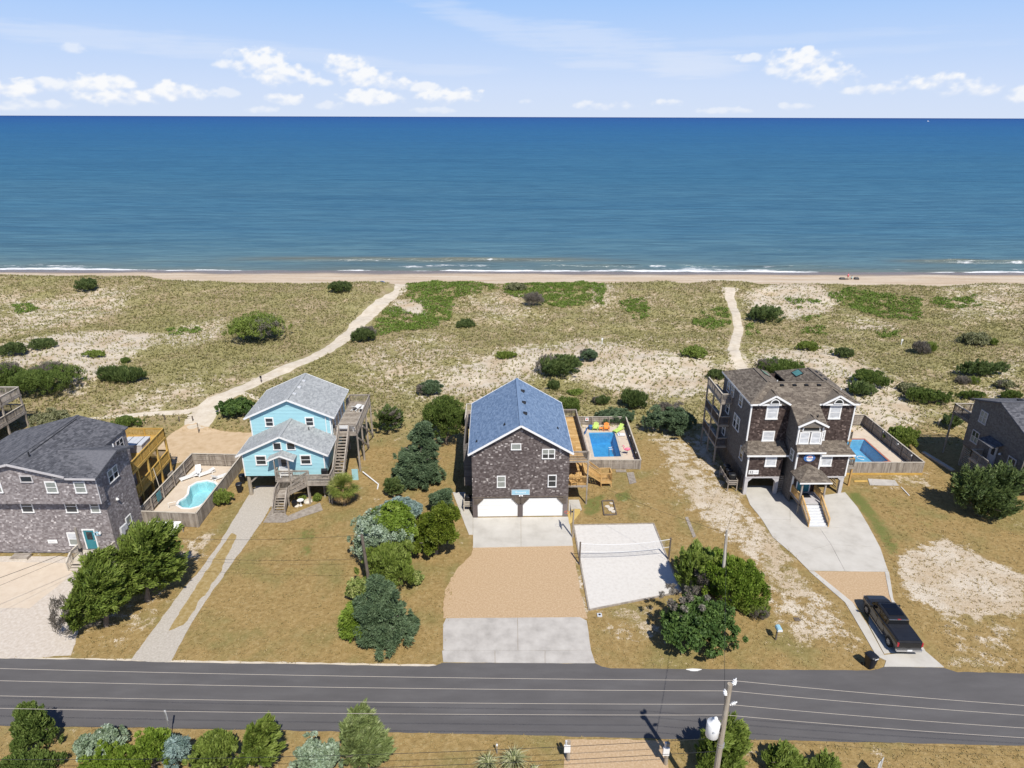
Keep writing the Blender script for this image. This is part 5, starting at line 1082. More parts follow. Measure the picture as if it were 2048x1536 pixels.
# left wall openings, roof lights, vents
for (y_, z_, w_, h_) in ((72.6, 8.9, .7, 1.1), (71.2, 8.9, .8, 1.2), (68.3, 8.9, .8, 1.2), (72.0, 6.4, .9, 1.4), (69.2, 5.9, .75, 1.5), (68.2, 5.9, .75, 1.5), (72.3, 3.4, .8, 1.3), (66.0, 3.4, .8, 1.4)): H3.window((a0-.03, y_, z_), (0, 1, 0), XM, w_, h_, ('curtain', 'glass'), c=.09)
H3.window((tx0+.05, 63.2, 4.85), (0, 1, 0), XM, .65, 1.1, ('curtain', 'curtain'), c=.09)
for (sx, cx, s_) in ((1, lx+1.3, 1), (-1, rx_-1.25, -1)):
    zz_ = zr-1.28*sl3; u_ = Vector((0, 1, 0)); n_ = Vector((s_*sl3, 0, 1)).normalized(); v_ = n_.cross(u_)
    q = Vector((cx, 72.0, zz_)); sky_ = MB().add([q+u_*a+v_*b+n_*c for c in (-.05, .1) for a, b in ((-.7, -.45), (.7, -.45), (.7, .45), (-.7, .45))], [(0, 3, 2, 1), (4, 5, 6, 7), (0, 1, 5, 4), (1, 2, 6, 5), (2, 3, 7, 6), (3, 0, 4, 7)]).to('skylight', M['vent'], R3)
    MB().add([q+u_*a+v_*b+n_*.108 for a, b in ((-.62, -.38), (.62, -.38), (.62, .38), (-.62, .38))], [(0, 1, 2, 3)]).to('pane', M['glass_teal'], sky_)
vents(R3, [(x_, ry_-.45, zr-.45*sl3+.02) for x_ in (29.6, 31.0, 32.3, 33.7)], XP, (0, -sl3, 1), sz=(.4, .3, .2)); vents(R3, [(rx_+.6, y_, zr-.6*sl3) for y_ in (69.2, 70.4, 71.5)], (0, 1, 0), (sl3, 0, 1), sz=(.4, .3, .16))
pipe(R3, (32.2, 63.3, 9.6)); pipe(R3, (29.5, 68.2, 11.6), 'whitepl', .4); pipe(R3, (36.4, 67.5, 11.0), 'whitepl', .3)
# decks at the left back and at the right
for z_ in (8.2, 5.3, 2.5):
    q = deck(H3.t, [(a0-1.3, 70.9), (a0-.03, 70.9), (a0-.03, 76.5), (a0-1.3, 76.5)], z_, 'wood'); rail(q, [(a0-.1, 70.95, z_), (a0-1.25, 70.95, z_), (a0-1.25, 76.4, z_)], 'wood_dark' if z_ < 8 else 'wood', capm='wood_pale')
for y_ in (71., 73.8, 76.4): post(H3.t, a0-1.25, y_, 0, 9.1, 'wood', .16, 'deck_post')
qd = deck(H3.t, [(li, 74.6), (ri, 74.6), (ri, 76.4), (li, 76.4)], 8.2, 'wood'); rail(qd, [(li, 76.3, 8.2), (ri+1.5, 76.3, 8.2)], 'wood_pale')
rd = deck(H3.t, [(a1+.03, 68.3), (39.3, 68.3), (39.3, 76.0), (a1+.03, 76.0)], 4.6, 'wood', 'wood_gold'); rail(rd, [(a1+.1, 68.35, 4.6), (39.25, 68.35, 4.6), (39.25, 75.9, 4.6)], 'wood', capm='wood_gold', gap=.12)
for y_ in (68.4, 72, 75.9): post(rd, 39.2, y_, 0, 4.4, 'wood', .16)
rd2 = deck(H3.t, [(a1-.2, 65.6), (38.6, 65.6), (38.6, 68.2), (a1-.2, 68.2)], 2.5, 'wood'); rail(rd2, [(a1-.1, 65.65, 2.5), (38.55, 65.65, 2.5), (38.55, 68.1, 2.5)], 'wood', capm='wood_gold')
for q in ((38.5, 65.7), (38.5, 68.1)): post(rd2, *q, 0, 2.3, 'wood_gold', .18)

# ================================================================== the grey house at the right edge
H5 = House('charcoal_house', 'grey shingled house with a charcoal gable roof cut by the right edge', 'house', (54.0, 61.8, 0), 0, 'shake_shade', 'roof_dark', 'trimgrey')
H5.wall((54, 71.0, 0), (0, -1, 0), XM, [(0, 2.9), (9.2, 2.9), (9.2, 8.0), (4.2, 9.9), (0, 8.5)])
H5.wall((54, 61.8, 0), XP, YM, [(.14, 2.9), (12, 2.9), (12, 8.0), (.14, 8.0)]); H5.wall((66, 71.0, 0), XM, (0, 1, 0), [(0, 2.9), (11.86, 2.9), (11.86, 8.5), (0, 8.5)])
r5 = H5.roof([[(53.7, 61.4, 7.95), (66.3, 61.4, 7.95), (66.3, 66.8, 10.05), (53.7, 66.8, 10.05)], [(66.3, 71.4, 8.55), (53.7, 71.4, 8.55), (53.7, 66.8, 10.05), (66.3, 66.8, 10.05)]], .14, 'roof_grey' if 0 else 'roof_dark')
MB().bar((53.7, 66.8, 10.08), (66.3, 66.8, 10.08), .3, .035).to('ridge_cap', M['roof_dark'], r5)
vents(r5, [(56.0, 65.3, 9.5), (57.2, 68.5, 9.55)], XP, (0, -.39, 1), sz=(.6, .45, .14)); pipe(r5, (55.6, 64.2, 9.05), h=.3)
H5.window((53.97, 68.9, 6.6), (0, -1, 0), XM, 1.0, 1.3, ('curtain', 'curtain'), c=.1, twin=True); H5.window((53.97, 69.3, 3.9), (0, -1, 0), XM, 1.0, 1.3, ('glass', 'curtain'), c=.1, twin=True); H5.window((53.97, 63.2, 3.6), (0, -1, 0), XM, 1.0, 1.4, ('glass', 'curtain'), c=.1, twin=True)
H5.door((53.98, 66.1, 2.9), (0, -1, 0), XM, .9, 2.1, 'trimgrey')
aw = H5.roof([[(52.7, 67.3, 5.35), (52.7, 64.9, 5.35), (53.97, 64.9, 5.75), (53.97, 67.3, 5.75)]], .08, 'roof_dark')
lamp(H5.t, (53.97, 65.0, 4.7), (0, 1, 0), XM)
for (x_, y_) in [(a, b) for a in (54.2, 60, 65.8) for b in (62, 66.4, 70.8)]: post(H5.t, x_, y_, 0, 2.8, 'pole', .3, 'piling', True)
MB().box(54, 61.9, 2.75, 66, 70.9, 2.88).to('floor_beams', M['wood_dark'], H5.t)
for k in range(11): MB().box(54.05, 66.8, .15+k*.23, 54.09, 70.8, .15+k*.23+.1).to('slat', M['wood'], H5.t)
d5 = deck(H5.t, [(52.6, 64.7), (53.95, 64.7), (53.95, 67.6), (52.6, 67.6)], 2.88, 'wood_pale', 'wood'); rail(d5, [(53.9, 67.5, 2.88), (52.65, 67.5, 2.88), (52.65, 64.75, 2.88)], 'wood', capm='wood_pale')
stair(d5, (53.3, 64.7, 2.88), (53.3, 60.9, .05), 1.1, XP, 'wood', 14)
for q in ((52.7, 67.4), (52.7, 64.8)): post(d5, *q, 0, 2.7, 'wood', .14)
d6 = deck(H5.t, [(54.1, 71.1), (60, 71.1), (60, 74.2), (54.1, 74.2)], 5.7, 'wood', 'wood_dark'); rail(d6, [(54.15, 71.2, 5.7), (54.15, 74.15, 5.7), (60, 74.15, 5.7)], 'wood_dark', capm='wood_pale')
for q in ((54.2, 74.1), (57, 74.1), (60, 74.1)): post(d6, *q, 0, 5.5, 'pole', .2, rnd=True)
sl5 = MB(); a_ = ground(1846, 906, 0); b_ = ground(1905, 942, 0); sl5.bar((*a_, .1), (*b_, .1), .5, .2); tag(sl5.to('low_wall', M['wood_pale']), 'pale low retaining wall running beside the charcoal house', 'low wall')

# ================================================================== decks of the house beyond the left edge
H0 = thing('two_storey_deck', 'grey wooden two storey deck on pilings at the far left edge', 'deck', (-65, 80.8, 0))
for z_, m_ in ((4.8, 'wood'), (2.3, 'wood')):
    q = deck(H0, [(-76, 70.0), (-65.0, 70.0), (-65.0, 80.8), (-76, 80.8)], z_, m_); rail(q, [(-65.05, 70.05, z_), (-65.05, 80.75, z_), (-76, 80.75, z_)], 'wood', capm='wood_pale')
for y_ in (70.2, 73.7, 77.2, 80.6):
    post(H0, -65.1, y_, 0, 5.75, 'wood', .2)
for x_ in (-69, -73): post(H0, x_, 80.6, 0, 5.7, 'wood', .2); post(H0, x_, 73, 0, 4.6, 'wood', .2)
def lounge(loc, rz, label, m='whitepl', grp=None, back=.55, name='sun_lounger'):
    """slatted lounger with raised back"""
    t = thing(name, label, 'sun lounger', loc, rz, grp); L = dict(local=True)
    mb = MB(); [mb.box(-.30, -.95+k*.1, .28, .30, -.95+k*.1+.085, .31) for k in range(12)]; mb.to('seat', M[m], t, **L)
    mb = MB(); c, s_ = math.cos(back), math.sin(back)
    for k in range(8):
        d_ = .02+k*.095; mb.bar((-.30, .28+d_*c, .30+d_*s_), (.30, .28+d_*c, .30+d_*s_), .08, .03, (0, -s_, c))
    mb.to('backrest', M[m], t, **L)
    fr = MB(); [fr.box(x_-.025, -.97, .2, x_+.025, .95, .28) for x_ in (-.29, .29)]; fr.to('frame', M[m], t, **L)
    for x_ in (-.28, .28):
        for y_ in (-.85, .6): MB().box(x_-.03, y_-.03, 0, x_+.03, y_+.03, .2).to('leg', M[m], t, **L)
    return t
lounge((-66.6, 77.8, 4.8), 1.2, 'white chair on the upper deck at the far left edge', grp=None)
tag(MB().lathe((-68.2, 76.0, 4.8), [(.3, 0), (.05, .02), (.05, .68), (.6, .70), (.6, .74)], 16).to('patio_table', M['dark'], org=(-68.2, 76, 4.8)), 'round dark table on the upper deck at the far left edge', 'table')
# ================================================================== plants
NPR = np.random.default_rng(11)
FRT = np.array([0., cp, -sp])
def depth_at(p): return p[1]*cp-(p[2]-CAM_H)*sp
def leaves(C, Nrm, per, cr_, ln, wd, mode, flat, rng, spread=1.):
    """diamond shaped leaf sprays round clump centres C with outward normals Nrm"""
    n = len(C)*per; c = np.repeat(C, per, 0); nn = np.repeat(Nrm, per, 0); r = np.repeat(cr_, per)
    off = rng.normal(size=(n, 3)); off /= np.linalg.norm(off, axis=1)[:, None]; off *= (rng.random(n)**(1/2.5))[:, None]
    if mode == 'spray':     # feathery boughs combed by the wind
        cdir = Nrm*np.array([.9, .9, .5])+np.array([.55, .25, .55])+rng.normal(size=C.shape)*.28; cdir /= np.linalg.norm(cdir, axis=1)[:, None]; cd = np.repeat(cdir, per, 0)
        ax = (off*cd).sum(1)[:, None]; off = off*(.62-.22*np.clip(ax, -1, 1))+cd*ax*.95
    d_n = (off*nn).sum(1)[:, None]*nn; off = off*.92 if mode == 'spray' else (off-d_n)+d_n*flat
    p = c+off*r[:, None]
    rd = rng.normal(size=(n, 3))
    if mode == 'spray': d = cd*1.3+off*.5+rd*.38
    elif mode == 'out': d = nn*1.1+off*.8+rd*.5
    elif mode == 'up': d = np.array([0, 0, 1.])*1.1+nn*.6+rd*.4
    elif mode == 'flat': d = nn*np.array([1, 1, .25])+off*np.array([1, 1, .3])+rd*np.array([.5, .5, .22])
    else: d = rd+nn*.25
    d /= np.linalg.norm(d, axis=1)[:, None]+1e-9
    s_ = np.cross(d, rng.normal(size=(n, 3))*.7+nn*.5); s_ /= np.linalg.norm(s_, axis=1)[:, None]+1e-9
    L = ln*rng.uniform(.65, 1.35, n)[:, None]; W = wd*rng.uniform(.65, 1.35, n)[:, None]
    V = np.stack([p-d*L*.5, p+s_*W*.5+d*L*.08, p+d*L*.5, p-s_*W*.5+d*L*.08], 1).reshape(-1, 3)
    F = np.arange(n*4).reshape(n, 4)
    ct = np.repeat(rng.random(len(C)), per)
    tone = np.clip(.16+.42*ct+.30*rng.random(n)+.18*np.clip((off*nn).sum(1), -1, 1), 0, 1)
    return V, F, tone
def crown_pts(blobs, n, rng, lo=.62, hi=1.06, low=-.35):
    """clump centres spread through the outer part of a set of ellipsoids"""
    w_ = np.array([b[3]*b[4]+b[4]*b[5]+b[3]*b[5] for b in blobs]); k = rng.choice(len(blobs), n, p=w_/w_.sum()); B = np.array(blobs)[k]
    d = rng.normal(size=(n, 3)); d /= np.linalg.norm(d, axis=1)[:, None]; bad = d[:, 2] < low; d[bad, 2] *= -1
    rr = rng.uniform(lo, hi, n); lump = 1+.16*np.sin(d[:, 0]*5+B[:, 0]*3)*np.cos(d[:, 1]*6+B[:, 1]*2)+.10*np.sin(d[:, 2]*9+B[:, 2])
    C = B[:, :3]+d*B[:, 3:6]*(rr*lump)[:, None]
    nn = d/B[:, 3:6]; nn /= np.linalg.norm(nn, axis=1)[:, None]; return C, nn
KIND = dict(  # palette, clump density, clump radius factor, leaf length, leaf width, leaves per clump, mode, flatness
 cedar=('cedar', 1.15, .17, .34, .085, 84, 'spray', .7), cedar_dark=('cedar_dark', 1.0, .17, .33, .095, 72, 'spray', .7), moss=('moss', 1.2, .125, .24, .10, 76, 'out', .5), pine=('pine', 1.1, .15, .34, .075, 88, 'flat', .34), pineolive=('pineolive', 1.1, .16, .36, .065, 96, 'spray', .6),
 silver=('silver', 1.1, .14, .20, .10, 76, 'any', .6), bluegrey=('bluegrey', 1.0, .15, .28, .085, 76, 'flat', .45), broad=('broad', 1.15, .125, .21, .14, 64, 'any', .7), yaupon=('yaupon', 1.15, .13, .19, .10, 76, 'up', .6), myrtle=('myrtle', 1.1, .14, .22, .085, 70, 'up', .7),
 variegated=('variegated', 1.1, .16, .18, .12, 46, 'any', .8), fresh=('fresh', 1.1, .14, .25, .095, 70, 'up', .7), dune=('dune', 1.1, .16, .30, .11, 46, 'up', .7), dunepale=('fresh', 1.1, .16, .27, .115, 46, 'any', .6), dry=('dry', 1.0, .18, .45, .045, 34, 'up', .9), olive=('olive', 1.1, .17, .34, .12, 32, 'any', .7), spiky=('cedar_dark', 1.0, .17, .62, .12, 34, 'up', 1.0))
def trunkmesh(t, pts, r, name='trunk', n=7):
    mb = MB()
    for i in range(len(pts)-1): mb.cyl(pts[i], pts[i+1], r*(1-.75*i/(len(pts)-1)), r*(1-.75*(i+1)/(len(pts)-1)), n, False)
    return mb.to(name, M['bark'], t, local=True, smooth=True)
def plant(name, kind, box, label, cat='bush', group=None, tall=None, lean=(0, 0), form='bush', dens=1., mix=None, seed=0, sink=.12, yoff=0.):
    """box: the outline (x0,y0,x1,y1) the plant has in the photograph; its ground point and size follow from it"""
    bx0, by0, bx1, by1 = box; cxp, cyp = (bx0+bx1)/2, (by0+by1)/2; rng = np.random.default_rng(1000+seed+int(bx0)*7+int(by0))
    g = g3(cxp, by1); 
    for _ in range(4):
        mpp = depth_at(g)/FPX; rx = (bx1-bx0)*mpp/2; hv = (by1-by0)*mpp/2
        d = math.atan2(CAM_H-g[2], g[1]); ry = rx*.9 if tall is None else rx
        if form != 'bush': break
        q = hv*hv-(ry*math.sin(d))**2; rz = math.sqrt(max(q, 0))/math.cos(d) if q > 0 else 0
        rz = max(rz, .32*rx, .25)
        if rz <= .4*rx: ry = max(.35*rx, math.sqrt(max(hv*hv-(rz*math.cos(d))**2, .02))/math.sin(d))
        zc = rz*(1-sink*2) if form == 'bush' else rz*1.02
        # put the ellipsoid's centre on the sight line through the middle of the outline
        dv = px_dir(cxp, cyp); zg = g[2]
        tt = (zg+zc-CAM_H)/dv[2]; g = (dv[0]*tt, dv[1]*tt, 0); g = (g[0], g[1], float(hgt(g[0], g[1])))
    if form != 'bush':     # trees: the near skirt touches the ground at the outline's foot, the tip reaches its top
        g = g3(cxp, by1); mpp = depth_at(g)/FPX; rx = (bx1-bx0)*mpp/2*.93; ry = rx*.92
        g = (g[0]*(1+ry*.8/g[1]), g[1]+ry*.8, 0.); g = (g[0], g[1], float(hgt(g[0], g[1]))); dv = px_dir(cxp, by0); ztop = CAM_H+dv[2]*g[1]/dv[1]-g[2]; rz = max(.5, ztop/2.12); zc = rz
    else: rx *= .93; ry *= .93; rz *= .95
    t = thing(name, label, cat, g, 0, group)
    pal, dn, crf, ln, wd, per, mode, flat = KIND[kind]
    R = (rx*ry*rz)**(1/3); lx_, ly_ = lean
    if form == 'bush':
        k = 4 if R > .8 else 2
        blobs = [(0, 0, zc, rx*.86, ry*.86, rz*.9)]+[(rng.uniform(-.5, .5)*rx, rng.uniform(-.5, .5)*ry, zc+rng.uniform(-.1, .35)*rz, rx*.52, ry*.52, rz*.58) for _ in range(k)]
    elif form == 'tier':     # layered conifer
        blobs = []; L = 6
        for i in range(L):
            f = i/(L-1); w_ = (1-.72*f**1.35)*rx*rng.uniform(.82, 1.05); blobs.append((rng.uniform(-.2, .2)*rx+lx_*f, rng.uniform(-.2, .2)*ry+ly_*f, rz*(.25+1.55*f), w_*.9, w_*.9*ry/rx, rz*.24))
    elif form == 'cedar':    # ragged, wind combed
        blobs = []
        for i in range(9):
            f = i/8; a = rng.uniform(0, 6.28); rr_ = rng.uniform(.2, .62)*(1-.45*f); blobs.append((math.cos(a)*rx*rr_+lx_*f, math.sin(a)*ry*rr_+ly_*f, rz*(.4+1.25*f), rx*rng.uniform(.30, .46), ry*rng.uniform(.30, .46), rz*rng.uniform(.25, .36)))
        blobs.append((lx_*.5, ly_*.5, rz*.9, rx*.6, ry*.6, rz*.7))
    nc = int(np.clip(95*dn*dens*(R/1.0)**1.1, 26, 520)); C, nn = crown_pts(blobs, nc, rng)
    C[:, 2] = np.maximum(C[:, 2], .08)
    cr_ = np.full(nc, max(.22, crf*R*1.5*(60/max(60, nc))**.25))*rng.uniform(.7, 1.3, nc); sc = .75+.25*min(1.6, R/1.3)
    V, F, tone = leaves(C, nn, per, cr_, ln*sc, wd*sc, mode, flat, rng)
    V[:, 2] = np.maximum(V[:, 2], .02)
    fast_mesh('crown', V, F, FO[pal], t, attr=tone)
    if mix:     # a second foliage: dead or differently coloured part of the same plant
        pal2, fr, (mx_, my_, mz_) = mix; n2 = max(8, int(nc*fr)); b2 = [(mx_*rx, my_*ry, zc+mz_*rz, rx*.5, ry*.5, rz*.62)]
        C2, nn2 = crown_pts(b2, n2, rng, .8, 1.12); C2[:, 2] = np.maximum(C2[:, 2], .1); V2, F2, t2 = leaves(C2, nn2, per, np.full(n2, cr_.mean()), ln*sc*1.1, wd*sc*(.5 if pal2 == 'dry' else 1), mode, flat, rng); V2[:, 2] = np.maximum(V2[:, 2], .02)
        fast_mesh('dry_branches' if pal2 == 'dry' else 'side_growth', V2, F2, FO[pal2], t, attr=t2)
    top = zc if form == 'bush' else rz*1.6; tr = max(.03, R*.07)
    trunkmesh(t, [(0, 0, -.1), (lx_*.2+rng.uniform(-.1, .1)*R, 0, top*.4), (lx_*.6, ly_*.6, top*.75), (lx_*.9, ly_*.9, top)], tr)
    if R > .9:
        for i in range(4 if form == 'bush' else 7):
            a = rng.uniform(0, 6.28); h0 = top*rng.uniform(.15, .6); e = .75*(1-.5*h0/top)
            trunkmesh(t, [(0, 0, h0), (math.cos(a)*rx*e*.5, math.sin(a)*ry*e*.5, h0+rz*.22), (math.cos(a)*rx*e, math.sin(a)*ry*e, h0+rz*.4)], tr*.5, 'branch', 5)
    return t
DB = 'bushes on the dunes'
for args in [
 ('dune', (146, 556, 198, 584), 'round dark green bush on the foredune crest at far left, against the beach'),
 ('dune', (656, 562, 706, 588), 'dark green bush on the foredune crest left of the beach path'),
 ('dunepale', (458, 620, 580, 692), 'large round light green shrub alone on the open dune left of the path', dict(mix=('dry', .12, (.3, -.3, .1)))),
 ('dune', (-6, 684, 54, 718), 'dark green bush cut by the left edge beside bare white sand'),
 ('dune', (52, 676, 114, 702), 'dark low bush on white sand, just right of the one at the left edge'),
 ('dunepale', (162, 700, 216, 718), 'flat light green cushion on the white sand at left'),
 ('myrtle', (30, 722, 172, 798), 'big spreading green thicket above the far left deck', dict(mix=('dry', .16, (-.1, .3, .3)))),
 ('myrtle', (-40, 722, 60, 800), 'green thicket at the left edge behind the far left deck', dict(mix=('dry', .25, (0, .2, .3)))),
 ('spiky', (188, 732, 294, 768), 'dark spiky juniper spreading low, upper left of the charcoal roof'),
 ('olive', (62, 818, 142, 862), 'faded olive bush between the far left deck and the charcoal roof'),
 ('myrtle', (220, 832, 290, 860), 'low green bush just behind the yellow pine deck'),
 ('broad', (426, 794, 512, 840), 'dense dark green bush left of the aqua house by the path'),
 ('cedar_dark', (746, 812, 806, 874), 'dark green bush right of the aqua house side deck', dict(mix=('dry', .12, (.3, -.2, .2)))),
 ('pine', (832, 758, 888, 794), 'small blue green bush left of the blue roof ridge', dict(mix=('dry', .2, (-.5, -.1, -.1)))),
 ('dune', (702, 652, 756, 688), 'dark bush at the right side of the beach path bend', dict(mix=('dry', .4, (.3, .2, .2)))),
 ('dry', (1046, 584, 1090, 618), 'leafless grey brown bush on the middle of the foredune'),
 ('cedar_dark', (1072, 708, 1168, 758), 'large dark round bush on white sand behind the blue roof', dict(mix=('dry', .14, (-.5, .2, .1)))),
 ('pine', (1156, 698, 1200, 726), 'small blue green bush touching the upper right of the large dark round one', dict(mix=('dry', .25, (-.3, .2, .2)))),
 ('dune', (1090, 760, 1122, 784), 'small dark bush right of the blue roof ridge'),
 ('dunepale', (1130, 778, 1168, 792), 'flat bright green disc of leaves on sand behind the brown house'),
 ('spiky', (1236, 780, 1300, 822), 'spiky dark green juniper behind the rectangular pool'),
 ('dune', (1182, 790, 1222, 812), 'small bush left of the spiky juniper behind the pool', dict(mix=('dry', .3, (-.4, 0, 0)))),
 ('myrtle', (1104, 792, 1166, 830), 'green bush showing behind the right slope of the blue roof'),
 ('pine', (1190, 812, 1272, 850), 'low blue green pine pressed against the back of the pool fence'),
 ('pine', (1282, 806, 1390, 876), 'wide blue green pine right of the rectangular pool fence', dict(mix=('dry', .1, (.2, .5, .4)))),
 ('dunepale', (1360, 692, 1422, 718), 'light green mound left of the narrow dune path'),
 ('cedar_dark', (1490, 612, 1574, 648), 'dark wide juniper on the dune just right of the narrow path'),
 ('dune', (1408, 738, 1456, 762), 'dark bush left of the brown hipped roof'),
 ('myrtle', (1512, 714, 1610, 762), 'large two toned bush behind the brown hipped roof', dict(mix=('dry', .3, (-.5, .1, .2)))),
 ('dune', (1662, 694, 1714, 718), 'small dark bush on the dune above the right roof wing'),
 ('myrtle', (1700, 738, 1782, 778), 'dark green bush right of the hipped roof, larger of a pair'),
 ('cedar_dark', (1686, 762, 1752, 796), 'lower dark bush below the larger one right of the hipped roof'),
 ('olive', (1790, 764, 1842, 788), 'pale grey green faded scrub on sand right of the hipped roof'),
 ('myrtle', (1810, 776, 1908, 814), 'long dark green bush on the dune left of the charcoal house at right'),
 ('myrtle', (1912, 780, 1972, 802), 'green bush just above the charcoal roof at right'),
 ('dry', (1820, 682, 1866, 712), 'grey twiggy bush with a green right half on the right dune', dict(mix=('fresh', .5, (.75, 0, .1)))),
 ('olive', (1914, 662, 1984, 694), 'dark grey green bush on the upper right dune'),
 ('fresh', (1972, 676, 2000, 694), 'small bright green bush attached right of the dark grey green one'),
 ('cedar_dark', (1916, 722, 2020, 756), 'wide flat dark juniper near the right edge'),
 ('dry', (1908, 752, 1952, 772), 'small half grey bush below the wide flat juniper', dict(mix=('fresh', .4, (.8, 0, .1)))),
 ('olive', (1990, 758, 2032, 780), 'small olive bush near the right edge below the wide juniper', dict(mix=('dry', .4, (-.4, 0, .1)))),
 ('myrtle', (1988, 782, 2054, 800), 'green bush at the right edge above the charcoal roof'),
 ('fresh', (1592, 682, 1642, 704), 'low light green patchy bush in the middle of the right dune'),
 ('dune', (906, 638, 954, 658), 'low dark green bush in the middle dune left of the leafless one'),
 ('fresh', (990, 702, 1036, 720), 'small light green mat of leaves on the sand above the blue roof'),
 ('fresh', (1765, 850, 1848, 900), 'yellow green shrubs growing along the outside of the right pool fence'),
 ('cedar_dark', (1880, 826, 1924, 862), 'dark bush beside the rear deck of the charcoal house'),
 ('olive', (1010, 566, 1060, 584), 'olive bush on the foredune crest above the blue roof'),
 ('myrtle', (240, 735-20, 262, 728), 'tiny green tuft on the sand above the spiky juniper at left')]:
    kind, box, label = args[:3]; kw = args[3] if len(args) > 3 else {}
    plant('dune_bush', kind, box, label, 'bush', DB, **kw)
TG = 'yard trees and shrubs'
plant('cedar_tree', 'cedar', (138, 1112, 312, 1294), 'ragged olive green cedar at the gravel lot by the road, lower of two', 'tree', TG, form='cedar', dens=1.25, lean=(.4, .6), mix=('dry', .05, (-.6, -.3, -.55)))
plant('cedar_tree', 'cedar', (212, 1042, 402, 1246), 'ragged olive green cedar leaning right beside the solar panels, upper of two', 'tree', TG, form='cedar', dens=1.3, lean=(1.2, .5))
plant('pine_tree', 'pine', (782, 844, 912, 984), 'blue green layered pine on the brown lawn left of the brown house', 'tree', TG, form='tier', dens=1.3)
plant('small_cedar', 'cedar_dark', (764, 954, 808, 1000), 'small dark cedar below the blue green layered pine', 'tree', TG, form='bush')
plant('wax_myrtle', 'myrtle', (842, 786, 942, 905), 'big dark green wax myrtle against the left side of the brown house', 'tree', TG, form='bush', dens=1.4)
plant('pine_tree', 'pine', (848, 976, 924, 1044), 'grey green young pine beside the concrete walkway of the brown house', 'tree', TG, form='cedar', dens=1.2)
plant('blue_conifer', 'bluegrey', (756, 990, 850, 1052), 'pale blue grey conifer shrub at the top of the front hedge', 'shrub', TG, dens=1.2)
plant('silver_shrub', 'silver', (698, 1010, 846, 1150), 'large silvery leaved shrub at the left side of the front hedge', 'shrub', TG, dens=1.4, mix=('yaupon', .35, (.25, .1, .45)))
plant('moss_cedar', 'moss', (800, 1002, 946, 1138), 'bright moss green cedar beside the concrete driveway', 'tree', TG, form='cedar', dens=1.5, lean=(.3, 0))
plant('yaupon_shrub', 'fresh', (712, 1080, 836, 1190), 'yellow green vine covered shrub in the middle of the front hedge', 'shrub', TG, dens=1.2)
plant('round_shrub', 'variegated', (690, 1156, 742, 1212), 'round speckled yellow green shrub behind the leaning pole', 'shrub', TG)
plant('round_shrub', 'variegated', (808, 1138, 852, 1174), 'small round speckled shrub at the right of the front hedge', 'shrub', TG)
plant('pine_tree', 'pine', (692, 1148, 850, 1314), 'tall blue green pine nearest the road in the front hedge', 'tree', TG, form='tier', dens=1.4, lean=(-.2, 0), mix=('yaupon', .18, (-.65, 0, -.6)))
plant('mixed_shrub', 'cedar', (1350, 1090, 1456, 1206), 'feathery green brown shrub at the corner of the volleyball court', 'shrub', TG, dens=1.2, mix=('dry', .22, (.1, -.6, -.1)))
plant('yaupon_shrub', 'yaupon', (1392, 1106, 1538, 1240), 'broad yellow green shrub round the foot of the grey pole', 'shrub', TG, dens=1.4)
plant('broadleaf_shrub', 'broad', (1306, 1182, 1492, 1318), 'big round dark glossy shrub near the road right of the court', 'shrub', TG, dens=1.35, mix=('dry', .05, (-.3, .3, .75)))
plant('vine_shrub', 'fresh', (1470, 1195, 1546, 1242), 'low pale green tangle right of the big glossy shrub', 'shrub', TG, mix=('dry', .25, (.2, -.4, 0)))
plant('cedar_tree', 'cedar_dark', (1856, 930, 2042, 1066), 'wide dark cedar in front of the charcoal house at right', 'tree', TG, form='cedar', dens=1.5, lean=(.5, .2))
plant('fence_shrub', 'fresh', (424, 978, 466, 1014), 'small leafy plants along the right side of the kidney pool fence', 'shrub', TG)
plant('garden_plant', 'fresh', (596, 992, 612, 1004), 'small green plant under the front deck of the aqua house, left', 'plant', TG); plant('garden_plant', 'fresh', (626, 988, 642, 1004), 'small green plant under the front deck of the aqua house, right', 'plant', TG)
HG = 'roadside hedge plants'
plant('hedge_shrub', 'myrtle', (30, 1418, 148, 1530), 'tall olive green shrub at the left end of the roadside hedge', 'shrub', HG, form='cedar', dens=1.2)
plant('hedge_shrub', 'silver', (142, 1448, 252, 1530), 'silvery shrub in the roadside hedge, second from the left', 'shrub', HG)
plant('hedge_shrub', 'myrtle', (-20, 1486, 130, 1580), 'green shrub cut by the bottom left corner', 'shrub', HG)
plant('hedge_shrub', 'yaupon', (140, 1478, 290, 1580), 'yellow green shrub at the bottom edge below the silvery one', 'shrub', HG)
plant('hedge_shrub', 'yaupon', (255, 1462, 350, 1560), 'bright yellow green shrub in front of the white roadside marker post', 'shrub', HG)
plant('hedge_shrub', 'bluegrey', (322, 1474, 378, 1545), 'narrow pale blue grey shrub at the foot of the roadside marker post', 'shrub', HG)
plant('hedge_shrub', 'fresh', (368, 1468, 492, 1580), 'broad green shrub between the marker post and the roadside cedar', 'shrub', HG)
plant('hedge_cedar', 'cedar', (478, 1442, 584, 1580), 'feathery green cedar in the middle of the roadside hedge', 'tree', HG, form='cedar', dens=1.3, lean=(.5, .2))
plant('hedge_shrub', 'silver', (582, 1476, 682, 1580), 'silver leaved shrub left of the roadside pine', 'shrub', HG)
plant('roadside_pine', 'pineolive', (666, 1428, 808, 1580), 'olive green pine with pale bare twigs at the right end of the roadside hedge', 'tree', HG, form='cedar', dens=1.7)
plant('roadside_cedar', 'cedar', (1358, 1448, 1500, 1580), 'dense green cedar round the foot of the utility pole', 'tree', HG, form='cedar', dens=1.5)
